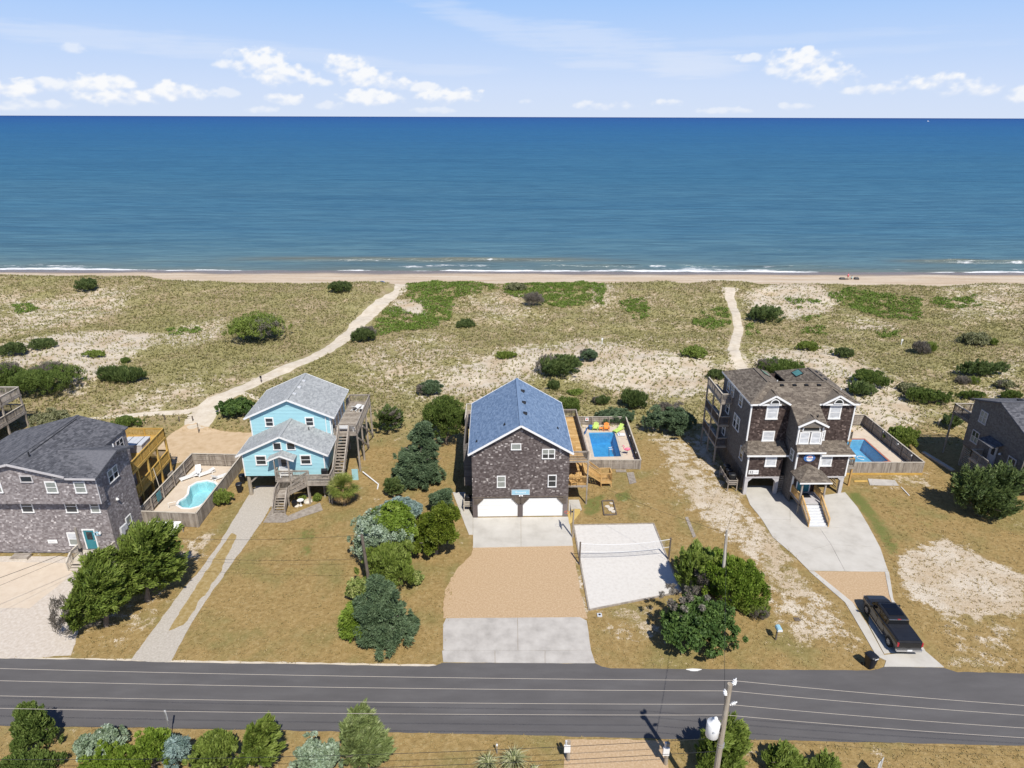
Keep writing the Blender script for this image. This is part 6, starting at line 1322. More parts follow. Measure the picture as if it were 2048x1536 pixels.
plant('roadside_cedar', 'cedar', (1496, 1500, 1608, 1580), 'low green cedar at the bottom edge right of the utility pole', 'tree', HG, form='cedar', dens=1.2)
plant('roadside_cedar', 'cedar', (1590, 1518, 1680, 1580), 'low green cedar tips at the bottom edge, right of the other low one', 'tree', HG, form='cedar', dens=1.)
# blade plants
def blades(name, px, py, n, L, pal, label, cat='plant', up=1.0, w=.035):
    g = g3(px, py); t = thing(name, label, cat, g); rng = np.random.default_rng(int(px)); a = rng.uniform(0, 6.28, n); tl = rng.uniform(.25, 1.0, n); V = []; F = []; k = 0
    for i in range(n):
        d = np.array([math.cos(a[i]), math.sin(a[i]), 0]); s_ = np.array([-d[1], d[0], 0])*w*rng.uniform(.7, 1.5); l_ = L*rng.uniform(.6, 1.1)
        p0 = d*.06; p1 = d*l_*.35*tl[i]+np.array([0, 0, l_*.62*up]); p2 = d*l_*.85*tl[i]+np.array([0, 0, l_*(.95-.6*tl[i])*up])
        V += [p0-s_, p0+s_, p1+s_, p1-s_, p2+s_*.2, p2-s_*.2]; F += [(k, k+1, k+2, k+3), (k+3, k+2, k+4, k+5)]; k += 6
    fast_mesh('blades', np.array(V), np.array(F), FO[pal], t, attr=np.repeat(rng.random(n), 2)); return t
blades('tall_grass_clump', 977, 1540, 160, 1.3, 'yucca', 'pale green clump of long grass blades by the roadside, left of two', 'grass clump', w=.02); blades('tall_grass_clump', 1028, 1538, 240, 1.7, 'yucca', 'taller pale green clump of long grass blades by the roadside, right of two', 'grass clump', w=.02); blades('tall_grass_clump', 1068, 1552, 90, .9, 'yucca', 'short clump of grass blades at the bottom edge right of the tall one', 'grass clump', w=.02)
# cabbage palm
def palm():
    gx, gy = ground(690, 1010, 0); t = thing('cabbage_palm', 'cabbage palm with dead orange lower fronds before the aqua house', 'palm tree', (gx, gy, 0)); rng = np.random.default_rng(5)
    H_ = 2.0; mb = MB(); rings = [(.19, 0)]+[(.17+.02*(i % 2), .15*i) for i in range(1, 15)]; mb.lathe((0, 0, 0), [(r_, h_*H_/2.1) for r_, h_ in rings], 9); mb.to('trunk', M['bark'], t, local=True)
    for (pal, n, e0, e1, L, nm) in (('palmgreen', 74, -.2, 1.5, 1.85, 'crown'), ('palmdry', 36, -1.1, -.3, 1.5, 'dead_fronds')):
        V = []; F = []; T = []; k = 0
        for i in range(n):
            a = rng.uniform(0, 6.28); e = rng.uniform(e0, e1); d = np.array([math.cos(a)*math.cos(e), math.sin(a)*math.cos(e), math.sin(e)]); b = np.array([0, 0, H_+.12]); hub = b+d*L*.52
            s_ = np.cross(d, [0, 0, 1.]); s_ /= np.linalg.norm(s_)+1e-6; u_ = np.cross(s_, d); tn = rng.random()
            V += [b-s_*.02, b+s_*.02, hub+s_*.02, hub-s_*.02]; F.append((k, k+1, k+2, k+3)); T.append(.2); k += 4
            for j in range(15):
                f = (j-7)/7*1.55; ld = d*math.cos(f)+s_*math.sin(f)+u_*rng.uniform(-.12, .12)+np.array([0, 0, -.18*abs(math.sin(f))]); ll = L*.55*rng.uniform(.85, 1.1)*(1-.25*abs(f)/1.55)
                pe = hub+ld*ll+np.array([0, 0, -.12*ll]); w_ = np.cross(ld, u_)*.035; V += [hub-w_*.4, hub+ld*ll*.5-w_, pe, hub+ld*ll*.5+w_]; F.append((k, k+1, k+2, k+3)); T.append(np.clip(tn*.6+rng.random()*.4, 0, 1)); k += 4
        fast_mesh(nm, np.array(V), np.array(F), FO[pal], t, attr=np.array(T))
palm()
# ------------------------------------------------------------------ ground cover nobody could count
NOVEG = [gpoly([(300, 905), (350, 862), (440, 862), (510, 866), (500, 900), (482, 918), (400, 912)])]
PATHS = [(gpoly([(392, 858), (425, 805), (470, 783), (560, 742), (655, 702), (700, 668), (735, 632), (770, 600), (812, 572)]), 1.9), (gpoly([(1490, 742), (1466, 700), (1478, 660), (1466, 615), (1460, 575)]), 1.2), (gpoly([(425, 812), (370, 825), (310, 826), (250, 832)]), .7)]
def pathd(X, Y, pts):
    d = np.full(X.shape, 1e9)
    for (x0, y0), (x1, y1) in zip(pts[:-1], pts[1:]):
        dx, dy = x1-x0, y1-y0; t_ = np.clip(((X-x0)*dx+(Y-y0)*dy)/(dx*dx+dy*dy), 0, 1); d = np.minimum(d, np.hypot(X-x0-t_*dx, Y-y0-t_*dy))
    return d
def gridval(A, X, Y):
    ix = np.clip(np.searchsorted(xs, X)-1, 0, nx-2); iy = np.clip(np.searchsorted(ys, Y)-1, 0, ny-2); return A[iy, ix]
rng = np.random.default_rng(77)
def scatter(n, y0, y1):
    Y = y0+(y1-y0)*rng.random(n); X = (rng.random(n)*2-1)*(Y*.86+8); return X, Y
def clear(X, Y):
    ok = np.ones(len(X), bool)
    for p in NOVEG: ok &= ~inside(X, Y, p)
    for p, w_ in PATHS: ok &= pathd(X, Y, p) > w_*(.75+.6*fbm(X/2, Y/2, 99, 2))
    for (bx0, bx1, by0, by1) in FLATS: ok &= ~((X > bx0) & (X < bx1) & (Y > by0) & (Y < by1-3))
    return ok
X, Y = scatter(190000, 76, 166); r_ = gridval(Rm, X, Y); bm_ = gridval(beachm, X, Y)
dens_ = np.clip(1.25-1.35*r_, .05, 1)*(.35+.9*fbm(X/2.2, Y/2.2, 120, 3))*(1-bm_)*ss(74, 90, Y)
ok = (rng.random(len(X)) < dens_) & clear(X, Y); X, Y = X[ok], Y[ok]
def tufts(X, Y, hgt0, hgt1, nb, wd, spread, rng):
    n = len(X); Z = hgt(X, Y); base = np.stack([X, Y, Z-.03], 1); V = []; 
    B = np.repeat(base, nb, 0); a = rng.uniform(0, 6.28, n*nb); h = np.repeat(rng.uniform(hgt0, hgt1, n), nb)*rng.uniform(.7, 1.2, n*nb); sp_ = spread*rng.uniform(.3, 1.1, n*nb)
    d = np.stack([np.cos(a), np.sin(a), 0*a], 1); s_ = np.stack([-d[:, 1], d[:, 0], 0*a], 1)*wd
    p0 = B+d*.04; p1 = p0+d*(sp_*h)[:, None]*.45+np.array([0, 0, 1.])*(h*.7)[:, None]; p2 = p0+d*(sp_*h)[:, None]*1.1+np.array([0, 0, 1.])*(h*.8)[:, None]
    V = np.stack([p0-s_, p0+s_, p1+s_*.8, p1-s_*.8, p1-s_*.8, p1+s_*.8, p2+s_*.1, p2-s_*.1], 1)
    return V.reshape(-1, 3), np.arange(n*nb*8).reshape(-1, 4)
V, F = tufts(X, Y, .18, .50, 3, .06, .9, rng)
ton = np.repeat(np.clip(.55*fbm(X/6, Y/5, 130, 3)+.5*rng.random(len(X)), 0, 1), 6)
fast_mesh('dune_grass', V, F, FO['grass'], None, 'stuff', attr=ton)
VINES = [[(812, 572), (870, 562), (905, 566), (900, 640), (870, 650), (830, 645), (850, 615), (815, 605)], [(765, 618), (800, 612), (818, 625), (880, 640), (870, 660), (800, 660), (760, 640)], [(750, 655), (830, 648), (835, 660), (740, 672)], [(1000, 578), (1050, 572), (1180, 562), (1196, 575), (1180, 605), (1120, 618), (1085, 612), (1010, 590)], [(905, 572), (1000, 578), (960, 585), (900, 600)], [(1650, 592), (1700, 578), (1760, 588), (1850, 600), (1840, 640), (1790, 645), (1740, 630), (1690, 615)], [(1560, 595), (1620, 598), (1650, 610), (1600, 618)], [(1850, 598), (1950, 590), (1960, 612), (1880, 622)], [(1400, 622), (1452, 618), (1468, 650), (1420, 662), (1380, 650)], [(1236, 602), (1292, 596), (1300, 640), (1270, 640)], [(1192, 575), (1210, 572), (1208, 612), (1190, 606)], [(20, 610), (60, 608), (74, 626), (40, 630)], [(330, 660), (400, 655), (400, 668), (340, 672)], [(1475, 655), (1505, 648), (1520, 665), (1490, 672)], [(1610, 655), (1660, 652), (1650, 672), (1600, 668)], [(1755, 665), (1795, 662), (1795, 676), (1760, 676)], [(1605, 635), (1640, 632), (1640, 645), (1605, 645)]]
VX, VY = [], []
for poly in VINES:
    g_ = gpoly(poly); x_ = [p[0] for p in g_]; y_ = [p[1] for p in g_]; n = int((max(x_)-min(x_))*(max(y_)-min(y_))*9); a = rng.uniform(min(x_), max(x_), n); b = rng.uniform(min(y_), max(y_), n)
    k = sdist(a, b, g_)+(fbm(a/2.5, b/2.5, 141, 3)-.5)*3.0 > 0; VX.append(a[k]); VY.append(b[k])
VX = np.concatenate(VX); VY = np.concatenate(VY); ok = clear(VX, VY) & (fbm(VX/1.5, VY/1.5, 143, 3) > .40); VX, VY = VX[ok], VY[ok]
zc_ = hgt(VX, VY)+.12+.28*fbm(VX/1.8, VY/1.8, 145, 3); C = np.stack([VX, VY, zc_], 1)
V, F, tone = leaves(C, np.tile([0, 0, 1.], (len(C), 1)), 5, np.full(len(C), .34), .30, .20, 'any', .55, rng)
fast_mesh('beach_vines', V, F, FO['vine'], None, 'stuff', attr=tone)
# short dry grass and leaf litter over the yards
X, Y = scatter(70000, 29.5, 80); keep_ = np.ones(len(X), bool)
HARD = [G0(road_px)]+[G0(q) for q in ([(262, 1321), (345, 1205), (440, 1085), (485, 1010), (512, 972), (560, 972), (522, 1045), (420, 1190), (342, 1325)], [(-500, 1112), (0, 1112), (235, 1118), (170, 1215), (140, 1312), (-500, 1312)], [(940, 1000), (1160, 1000), (1150, 1110), (1190, 1330), (884, 1330), (915, 1135)], [(1485, 972), (1690, 970), (1760, 1095), (1790, 1200), (1890, 1338), (1765, 1338), (1690, 1200), (1524, 1040)], [(1147, 1051), (1307, 1048), (1362, 1185), (1178, 1222)], [(1130, 1480), (1330, 1480), (1345, 1600), (1125, 1600)])]
HARD += [[(-38.4, 57.2), (-31.8, 57.2), (-31.8, 70.3), (-38.4, 70.3)], [(8.3, 69.4), (15.6, 69.4), (15.8, 82), (8.3, 82)], [(37.3, 68.1), (48.6, 68.1), (48.4, 82), (37.3, 82)], [(-52, 50.8), (-37.4, 50.8), (-37.4, 62), (-52, 62)], [(-29.5, 63.3), (-17.3, 63.3), (-17.3, 78), (-29.5, 78)], [(-5.2, 59.0), (8.3, 59.0), (8.3, 73), (-5.2, 73)], [(25.6, 57), (39.4, 57), (39.4, 76), (25.6, 76)], [(53.8, 61), (66, 61), (66, 74.5), (53.8, 74.5)]]
for p in HARD: keep_ &= sdist(X, Y, p) < -.12
for p in NOVEG: keep_ &= ~inside(X, Y, p)
keep_ &= rng.random(len(X)) < .25+.85*fbm(X/1.7, Y/1.7, 150, 3)
X, Y = X[keep_], Y[keep_]
V, F = tufts(X, Y, .05, .15, 3, .035, 1.3, rng)
FO['lawn'] = foliage('short dry lawn grass', [(.19, .155, .055), (.27, .21, .08), (.36, .275, .12), (.46, .37, .19)], .25)
gm_ = gridval(Gm, X, Y); ton = np.repeat(np.clip(.25+.5*fbm(X/3, Y/3, 152, 3)+.35*rng.random(len(X))-.5*gm_, 0, 1), 6)
fast_mesh('lawn_grass', V, F, FO['lawn'], None, 'stuff', attr=ton)
# ================================================================== pools
def watermat(name, c):
    m = bpy.data.materials.new(name); m.use_nodes = True; t = NT(m.node_tree); t.n.clear(); o = t.new('ShaderNodeOutputMaterial')
    tr = t.new('ShaderNodeBsdfTransparent'); tr.inputs[0].default_value = c+(1,); gl = t.new('ShaderNodeBsdfGlossy'); gl.inputs['Roughness'].default_value = .04
    df = t.new('ShaderNodeBsdfDiffuse'); df.inputs[0].default_value = tuple(x*.5 for x in c)+(1,)
    g = t.new('ShaderNodeNewGeometry'); bn = t.new('ShaderNodeBump'); bn.inputs['Strength'].default_value = .35; bn.inputs['Distance'].default_value = .1; t.link(t.noise(g.outputs['Position'], 2.2, 3), bn.inputs['Height'])
    fr = t.new('ShaderNodeFresnel'); fr.inputs[0].default_value = 1.33; t.link(bn.outputs[0], fr.inputs['Normal']); t.link(bn.outputs[0], gl.inputs['Normal'])
    m1 = t.new('ShaderNodeMixShader'); m1.inputs[0].default_value = .12; t.link(tr.outputs[0], m1.inputs[1]); t.link(df.outputs[0], m1.inputs[2])
    m2 = t.new('ShaderNodeMixShader'); t.link(fr.outputs[0], m2.inputs[0]); t.link(m1.outputs[0], m2.inputs[1]); t.link(gl.outputs[0], m2.inputs[2]); t.link(m2.outputs[0], o.inputs[0]); return m
def poolshell(name, a, b):
    m, t, bs, o = bsdf(name, .7, .3); g = t.new('ShaderNodeNewGeometry'); n_ = t.noise(g.outputs['Position'], 1.6, 6, .65, .6)
    t.link(t.ramp(n_, [(.38,)+a, (.62,)+b]), bs.inputs['Base Color']); return m
M['water_b'] = watermat('pool water', (.42, .78, .93)); M['water_a'] = watermat('shallow pool water', (.74, .92, .95))
M['shell_b'] = poolshell('blue pool liner', (.12, .40, .66), (.22, .54, .78)); M['shell_a'] = poolshell('pale aqua pool liner', (.44, .70, .75), (.60, .82, .84))
M['brick'] = mat('brick red coping', [(.30, .10, .07), (.42, .17, .12)], .8, 3., 1.5)
def offs(poly, d):
    n = len(poly); cx = sum(p[0] for p in poly)/n; cy = sum(p[1] for p in poly)/n; o = []
    for i in range(n):
        (x0, y0), (x1, y1), (x2, y2) = poly[i-1], poly[i], poly[(i+1) % n]; tx, ty = x2-x0, y2-y0; L = math.hypot(tx, ty)+1e-9; nx_, ny_ = ty/L, -tx/L
        if nx_*(x1-cx)+ny_*(y1-cy) < 0: nx_, ny_ = -nx_, -ny_
        k = d if n > 6 else d*1.414; o.append((x1+nx_*k, y1+ny_*k))
    return o
def pool(label, poly, outer, dep, shell, water, coping, deckm, zt=.10):
    c = (sum(p[0] for p in poly)/len(poly), sum(p[1] for p in poly)/len(poly)); t = thing('swimming_pool', label, 'pool', (*c, 0)); n = len(poly)
    b = MB(); b.add([(x, y, zt-.02) for x, y in poly]+[(x, y, -dep) for x, y in offs(poly, -.12)], [(i, (i+1) % n, n+(i+1) % n, n+i) for i in range(n)]+[tuple(range(n, 2*n))]); b.to('basin', M[shell], t)
    wt_ = MB().add([(x, y, zt-.13) for x, y in poly], [tuple(range(n))]).to('water', M[water], t)
    if wt_.data.polygons[0].normal.z < 0: wt_.data.flip_normals()
    o_ = offs(poly, .24); cp_ = MB(); cp_.add([(x, y, zt+.03) for x, y in poly]+[(x, y, zt+.03) for x, y in o_]+[(x, y, zt-.1) for x, y in poly]+[(x, y, zt-.1) for x, y in o_], [f for i in range(n) for f in ((i, (i+1) % n, n+(i+1) % n, n+i), (i, 2*n+i, 2*n+(i+1) % n, (i+1) % n), (n+i, n+(i+1) % n, 3*n+(i+1) % n, 3*n+i))]); cp_.to('coping', M[coping], t)
    hole = offs(poly, .20); m_ = len(outer); P = [Vector(p) for p in outer]+[Vector(p) for p in hole]
    vs, es, fs, *_ = delaunay_2d_cdt(P, [], [list(range(m_)), list(range(m_, m_+n))], 0, 1e-5)
    fs = [f for f in fs if sdist(np.array([sum(vs[i][0] for i in f)/len(f)]), np.array([sum(vs[i][1] for i in f)/len(f)]), hole)[0] < 0 and sdist(np.array([sum(vs[i][0] for i in f)/len(f)]), np.array([sum(vs[i][1] for i in f)/len(f)]), outer)[0] > 0]
    dk = MB(); dk.add([(v[0], v[1], zt) for v in vs], fs); dk.add([(x, y, zt) for x, y in outer]+[(x, y, -.02) for x, y in outer], [(i, (i+1) % m_, m_+(i+1) % m_, m_+i) for i in range(m_)]); dk.to('pool_deck', M[deckm], t)
    return t
OA = [(-38.0, 57.75), (-32.1, 57.35), (-32.2, 69.7), (-38.0, 70.0)]
OB = [(8.55, 69.75), (15.2, 69.7), (15.35, 81.6), (8.75, 81.6)]
OC = [(37.6, 68.55), (48.15, 68.6), (47.75, 81.6), (37.6, 81.6)]
pa = pool('kidney shaped pale aqua swimming pool in a tan deck inside the fence', POOL_A, OA, 1.1, 'shell_a', 'water_a', 'whitepl', 'pooldeck')
pb = pool('rectangular blue swimming pool with deck chairs behind the brown house', POOL_B, OB, 1.5, 'shell_b', 'water_b', 'wood_pale', 'pooldeck')
pc = pool('blue swimming pool with brick red edge beside the dark shingled house', POOL_C, OC, 1.4, 'shell_b', 'water_a', 'brick', 'pooldeck')
ld = MB()
for y_ in (57.95+3.4,): ld.cyl((-36.6, 60.6, .1), (-36.6, 60.6, .75), .025, .025, 6); ld.cyl((-36.6, 60.6, .75), (-35.9, 60.9, .75), .025, .025, 6); ld.cyl((-35.9, 60.9, .75), (-35.8, 61.0, .05), .025, .025, 6)
ld.to('handrail', M['whitepl'], pa)
for dy in (0, .5): q = MB(); q.cyl((12.5, 73.2+dy, .1), (12.5, 73.2+dy, .8), .025, .025, 6); q.cyl((12.5, 73.2+dy, .8), (12.1, 73.2+dy, .75), .025, .025, 6); q.cyl((12.1, 73.2+dy, .75), (12.15, 73.2+dy, -.5), .025, .025, 6); q.to('ladder_rail', M['silver'], pb)
MB().box(9.3, 70.62, -.05, 12, 70.75, .05).to('pool_steps', M['whitepl'], pb)
hs = MB(); pts_ = [(43.2+.5*math.cos(a*.5), 72.6+.45*math.sin(a*.5), .0) for a in range(11)]; [hs.cyl(p, q, .035, .035, 6) for p, q in zip(pts_[:-1], pts_[1:])]; hs.to('cleaner_hose', M['whitepl'], pc)
def fence(name, label, runs, h, m='wood', rails_in=1, lower=None, gap=None, capm='wood_pale'):
    """runs: list of (p, q); the pickets stand outside, posts and rails inside"""
    t = thing(name, label, 'fence', (*runs[0][0], 0))
    for (p, q) in runs:
        p = Vector((*p, 0)); q = Vector((*q, 0)); d = (q-p); L = d.length; d /= L; inn = Vector((-d.y, d.x, 0))*rails_in
        pk = MB(); k = int(L/.135); r = random.Random(int(L*100))
        for i in range(k):
            c = p+d*(i+.5)*L/k; hh = h+r.uniform(-.02, .015); w_ = .062; a = c-d*w_; b = c+d*w_; o_ = -inn*.02
            pk.add([a+Z3*.04, b+Z3*.04, b+Z3*hh, a+Z3*hh, a+o_+Z3*.04, b+o_+Z3*.04, b+o_+Z3*hh, a+o_+Z3*hh], [(0, 1, 2, 3), (7, 6, 5, 4), (0, 4, 5, 1), (3, 2, 6, 7), (1, 5, 6, 2), (0, 3, 7, 4)])
        pk.to('pickets', M[m], t, 'stuff')
        for z in (.3, h*.5, h-.22): MB().bar(p+inn*.03+Z3*z, q+inn*.03+Z3*z, .04, .09).to('rail', M[m], t)
        MB().bar(p+inn*.02+Z3*(h+.035), q+inn*.02+Z3*(h+.035), .15, .035).to('cap_rail', M[capm], t)
        if lower: MB().bar(p-inn*.05+Z3*.14, q-inn*.05+Z3*.14, .04, .24).to('base_board', M[lower], t)
        n = max(1, int(round(L/2.3)))
        for i in range(n+1):
            c = p+d*L*i/n+inn*.11; MB().box(c.x-.05, c.y-.05, 0, c.x+.05, c.y+.05, h+.012).to('post', M[m], t)
    return t
FA = [(-38.15, 57.65), (-31.95, 57.25), (-32.1, 69.85), (-38.15, 70.1)]
fa = fence('pool_fence', 'tall weathered picket fence round the kidney shaped pool', [(FA[0], FA[1]), (FA[1], FA[2]), (FA[2], FA[3]), (FA[3], FA[0])], 1.65)
gt = MB().box(-38.3, 64.5, .1, -38.22, 65.6, 1.95).to('gate', M['wood'], fa); MB().box(-38.0, 61.2, .5, -37.95, 62.0, 1.5).to('rules_board', M['teal'], fa)
FB = [(8.4, 69.6), (15.35, 69.55), (15.5, 81.75), (8.6, 81.75)]
fb = fence('pool_fence', 'low grey picket fence round the rectangular pool', [(FB[0], FB[1]), (FB[1], FB[2]), (FB[2], FB[3]), (FB[3], FB[0])], 1.22)
bd_ = MB().box(9.95, 81.56, .7, 10.4, 81.59, 1.2).to('rules_board', M['white'], fb); MB().box(10.08, 81.545, .88, 10.26, 81.56, 1.06).to('sign_mark', M['red'], bd_)
for y_ in (72.0, 76.6): MB().lathe((15.2, y_, .95), [(.09, 0), (.09, .06)], 8, XM).to('lamp_disc', M['whitepl'], fb)
FC = [(37.4, 68.4), (48.3, 68.45), (47.9, 81.8), (37.4, 81.8)]
fc = fence('pool_fence', 'grey picket fence with yellow base board round the pool by the dark house', [(FC[0], FC[1]), (FC[1], FC[2]), (FC[2], FC[3])], 1.62, lower='wood_yel')
for y_ in (70.5, 73.5, 77.): MB().lathe((47.95, y_, 1.45), [(.1, 0), (.1, .07)], 8, XM).to('lamp_disc', M['whitepl'], fc)
LG = 'white loungers on the kidney pool deck'
def at(px, py, z=.1): return (*ground(px, py, z), z)
lounge(at(396, 948), .25, 'white lounger at the back of the kidney pool deck, standing upright against the fence', grp=LG, back=.9)
lounge(at(377, 957), .8, 'white lounger along the left fence of the kidney pool deck', grp=LG, back=.35).rotation_euler = (0, 0, -.75)
lounge(at(413, 949), -.8, 'white lounger lying diagonally in the middle of the kidney pool deck', grp=LG, back=.3)
lounge(at(440, 957), 2.3, 'white lounger at the right fence of the kidney pool deck', grp=LG, back=.6)
adirondack(at(1191, 860), 2.9+math.pi, 'lime', 'lime green slatted chair at the back left of the rectangular pool', 'chairs by the rectangular pool')
adirondack(at(1213, 861), 3.1+math.pi, 'orange', 'orange slatted chair at the back of the rectangular pool', 'chairs by the rectangular pool')
ll = lounge(at(1237, 862), -.75+math.pi*0, 'lime green lounger at the right back corner of the rectangular pool', 'lime', 'chairs by the rectangular pool', back=.75)
mb = MB(); mb.box(-.25, -.2, .36, .25, .2, .40); t_ = thing('side_table', 'small orange slatted table between the two pool chairs', 'table', at(1202, 861)); mb.to('table_top', M['orange'], t_, local=True)
for x_ in (-.2, .2):
    for y_ in (-.16, .16): MB().box(x_-.025, y_-.025, 0, x_+.025, y_+.025, .36).to('leg', M['orange'], t_, local=True)
def bin_(loc, rz, label, group=None, m='dark', s_=1.0, label_sticker=False):
    """wheeled rubbish bin: tapered body, domed lid, wheels, handle"""
    t = thing('trash_bin', label, 'trash bin', loc, rz, group); L = dict(local=True); k = s_
    def ring(w_, d_, z, y0=0, n=16): return [(w_*math.copysign(abs(math.cos(a))**.5, math.cos(a))*k, (y0+d_*math.copysign(abs(math.sin(a))**.5, math.sin(a)))*k, z*k) for a in [2*math.pi*i/n for i in range(n)]]
    def loft(rs):
        mb = MB(); n = len(rs[0]); mb.add([p for r in rs for p in r], [(j*n+i, j*n+(i+1) % n, (j+1)*n+(i+1) % n, (j+1)*n+i) for j in range(len(rs)-1) for i in range(n)]+[tuple(range(n-1, -1, -1)), tuple(range((len(rs)-1)*n, len(rs)*n))]); return mb
    loft([ring(.24, .26, .06), ring(.29, .33, .55), ring(.33, .37, .98), ring(.35, .39, 1.0)]).to('body', M[m], t, smooth=False, **L)
    loft([ring(.355, .40, 1.0), ring(.35, .395, 1.05), ring(.27, .31, 1.11), ring(.12, .14, 1.13)]).to('lid', M[m], t, smooth=True, **L)
    MB().cyl((-.3*k, .40*k, .98*k), (.3*k, .40*k, .98*k), .022*k, .022*k, 6).to('handle', M[m], t, **L)
    for x_ in (-.3, .3): MB().cyl((x_*k-.03, .3*k, .12*k), (x_*k+.03, .3*k, .12*k), .12*k, .12*k, 10).to('wheel', M['rubber'], t, **L)
    if label_sticker: MB().box(-.16*k, -.405*k, .99*k, .16*k, -.39*k, 1.05*k).to('sticker', M['whitepl'], t, **L)
    return t
bw = at(1181, 858.5, .1); mb = MB(); mb.lathe((0, 0, 0), [(.26, 0), (.32, .3), (.34, .5), (.30, .56), (.05, .6)], 12); t_ = thing('cooler_drum', 'round blue plastic drum at the back left corner of the rectangular pool', 'drum', bw); mb.to('drum_body', M['bluepl'], t_, local=True, smooth=True); MB().lathe((0, 0, 0), [(.345, .46), (.345, .5)], 12).to('rim', M['dark'], t_, local=True)
fl = thing('pool_float', 'blue float leaning at the left fence of the rectangular pool', 'pool float', at(1170, 868)); MB().bar((0, 0, .05), (.25, .1, .9), .5, .09, (1, -.4, 0)).to('float_board', M['bluepl'], fl, local=True)
def flamingo(px, py):
    t = thing('flamingo_ornament', 'pink flamingo ornament on the right deck of the rectangular pool', 'ornament', at(px, py)); L = dict(local=True); mb = MB()
    pr_ = [(.02, -.42), (.16, -.25), (.22, 0), (.17, .22), (.06, .40)]; mb.lathe((0, 0, .75), pr_, 10, (1, 0, .12)); mb.to('body', M['pink'], t, smooth=True, **L)
    nk = MB(); c = [(-.38, 0, .75), (-.5, 0, .95), (-.42, 0, 1.12), (-.5, 0, 1.25), (-.62, 0, 1.2)]; [nk.cyl(a, b, .05, .045, 8) for a, b in zip(c[:-1], c[1:])]; nk.to('neck', M['pink'], t, **L); MB().cyl((-.62, 0, 1.2), (-.74, 0, 1.08), .045, .015, 6).to('beak', M['dark'], t, **L)
    for y_ in (-.06, .06): MB().cyl((0, y_, .6), (.03, y_, 0), .018, .018, 6).to('leg', M['steel'], t, **L)
flamingo(1254, 909)
t_ = thing('pool_float', 'grey rolled pool float on the right deck of the rectangular pool', 'pool float', at(1242, 871)); mb = MB(); [mb.cyl((-.5, -.22+.22*i, .13), (.5, -.22+.22*i, .13), .13, .13, 10) for i in range(3)]; mb.to('tubes', M['greyp'], t_, local=True); MB().box(-.3, -.36, .24, -.24, .36, .29).to('strap', M['navy'], t_, local=True)

# ================================================================== volleyball court, hoop, yard things
CQ = [ground(1147, 1051, 0), ground(1307, 1048, 0), ground(1362, 1185, 0), ground(1178, 1221, 0)]
sheet('sand_court', CQ, .05, M['sandwhite'], .03, .5, thick=.06, seed=41)
bt = thing('court_edging', 'grey timber edging round the white sand volleyball court', 'edging', (*CQ[0], 0))
for a, b in zip(CQ, CQ[1:]+CQ[:1]): MB().bar((*a, .04), (*b, .04), .14, .14).to('edging_board', M['wood'], bt)
pL = ground(1158.7, 1128.7, 0); pR = ground(1337, 1120, 0)
vb = thing('volleyball_net', 'volleyball net sagging between two wooden posts over the white sand court', 'volleyball net', (*pL, 0))
for p in (pL, pR): MB().cyl((*p, 0), (*p, 2.5), .085, .075, 8).to('post', M['wood_dark'], vb)
a = Vector((*pL, 2.35)); b = Vector((*pR, 2.35)); n0 = a+(b-a)*.06; n1 = b-(b-a)*.06
def sagp(p, q, s_, f): v = p+(q-p)*f; v.z -= s_*4*f*(1-f); return v
rp = MB()
for (z0, sg_) in ((0, .32), (-.85, .30)):
    P = [sagp(a+Z3*z0, b+Z3*z0, sg_, i/16) for i in range(17)]
    rp = MB()
    for p, q in zip(P[:-1], P[1:]): rp.bar(p, q, .03, .05 if z0 == 0 else .03)
    rp.to('net_tape', M['white'], vb)
nt = MB()
for i in range(46):
    f = .06+.88*i/45; p = sagp(a, b, .32, f); q = sagp(a-Z3*.85, b-Z3*.85, .30, f); nt.bar(p, q, .006, .006)
for k in range(1, 8):
    P = [sagp(a-Z3*.85*k/8, b-Z3*.85*k/8, .31, .06+.88*i/12) for i in range(13)]
    for p, q in zip(P[:-1], P[1:]): nt.bar(p, q, .006, .006)
nt.to('netting', M['greyp'], vb, 'stuff')
hb = ground(1145, 1075, 0); hp = thing('basketball_hoop', 'basketball hoop on a brown pole at the driveway edge beside the sand court', 'basketball hoop', (*hb, 0))
MB().cyl((*hb, 0), (*hb, 3.3), .09, .08, 8).to('pole', M['pole'], hp); bb_ = MB().box(hb[0]-.32, hb[1]-.62, 2.75, hb[0]-.28, hb[1]+.62, 3.55).to('backboard', M['wood'], hp)
MB().box(hb[0]-.29, hb[1]-.05, 2.95, hb[0], hb[1]+.05, 3.1).to('bracket', M['blackm'], hp)
rg = MB(); C_ = Vector((hb[0]-.66, hb[1], 2.95)); ring_ = [C_+Vector((.23*math.cos(i*math.pi/8), .23*math.sin(i*math.pi/8), 0)) for i in range(17)]; [rg.cyl(p, q, .015, .015, 5, False) for p, q in zip(ring_[:-1], ring_[1:])]; rg.cyl((hb[0]-.44, hb[1], 2.95), (hb[0]-.3, hb[1], 2.95), .02, .02, 5); rg.to('rim', M['red'], hp)
sb_ = thing('garden_bed', 'sunken timber framed bed with broken slabs on the lawn beside the brown house', 'garden bed', (*ground(1218, 1017, 0), 0)); q = [ground(*p, 0) for p in ((1204, 1003), (1226, 1002), (1233, 1030), (1208, 1031))]
for a_, b_ in zip(q, q[1:]+q[:1]): MB().bar((*a_, .06), (*b_, .06), .1, .18).to('edging_board', M['wood_dark'], sb_)
rng2 = random.Random(3)
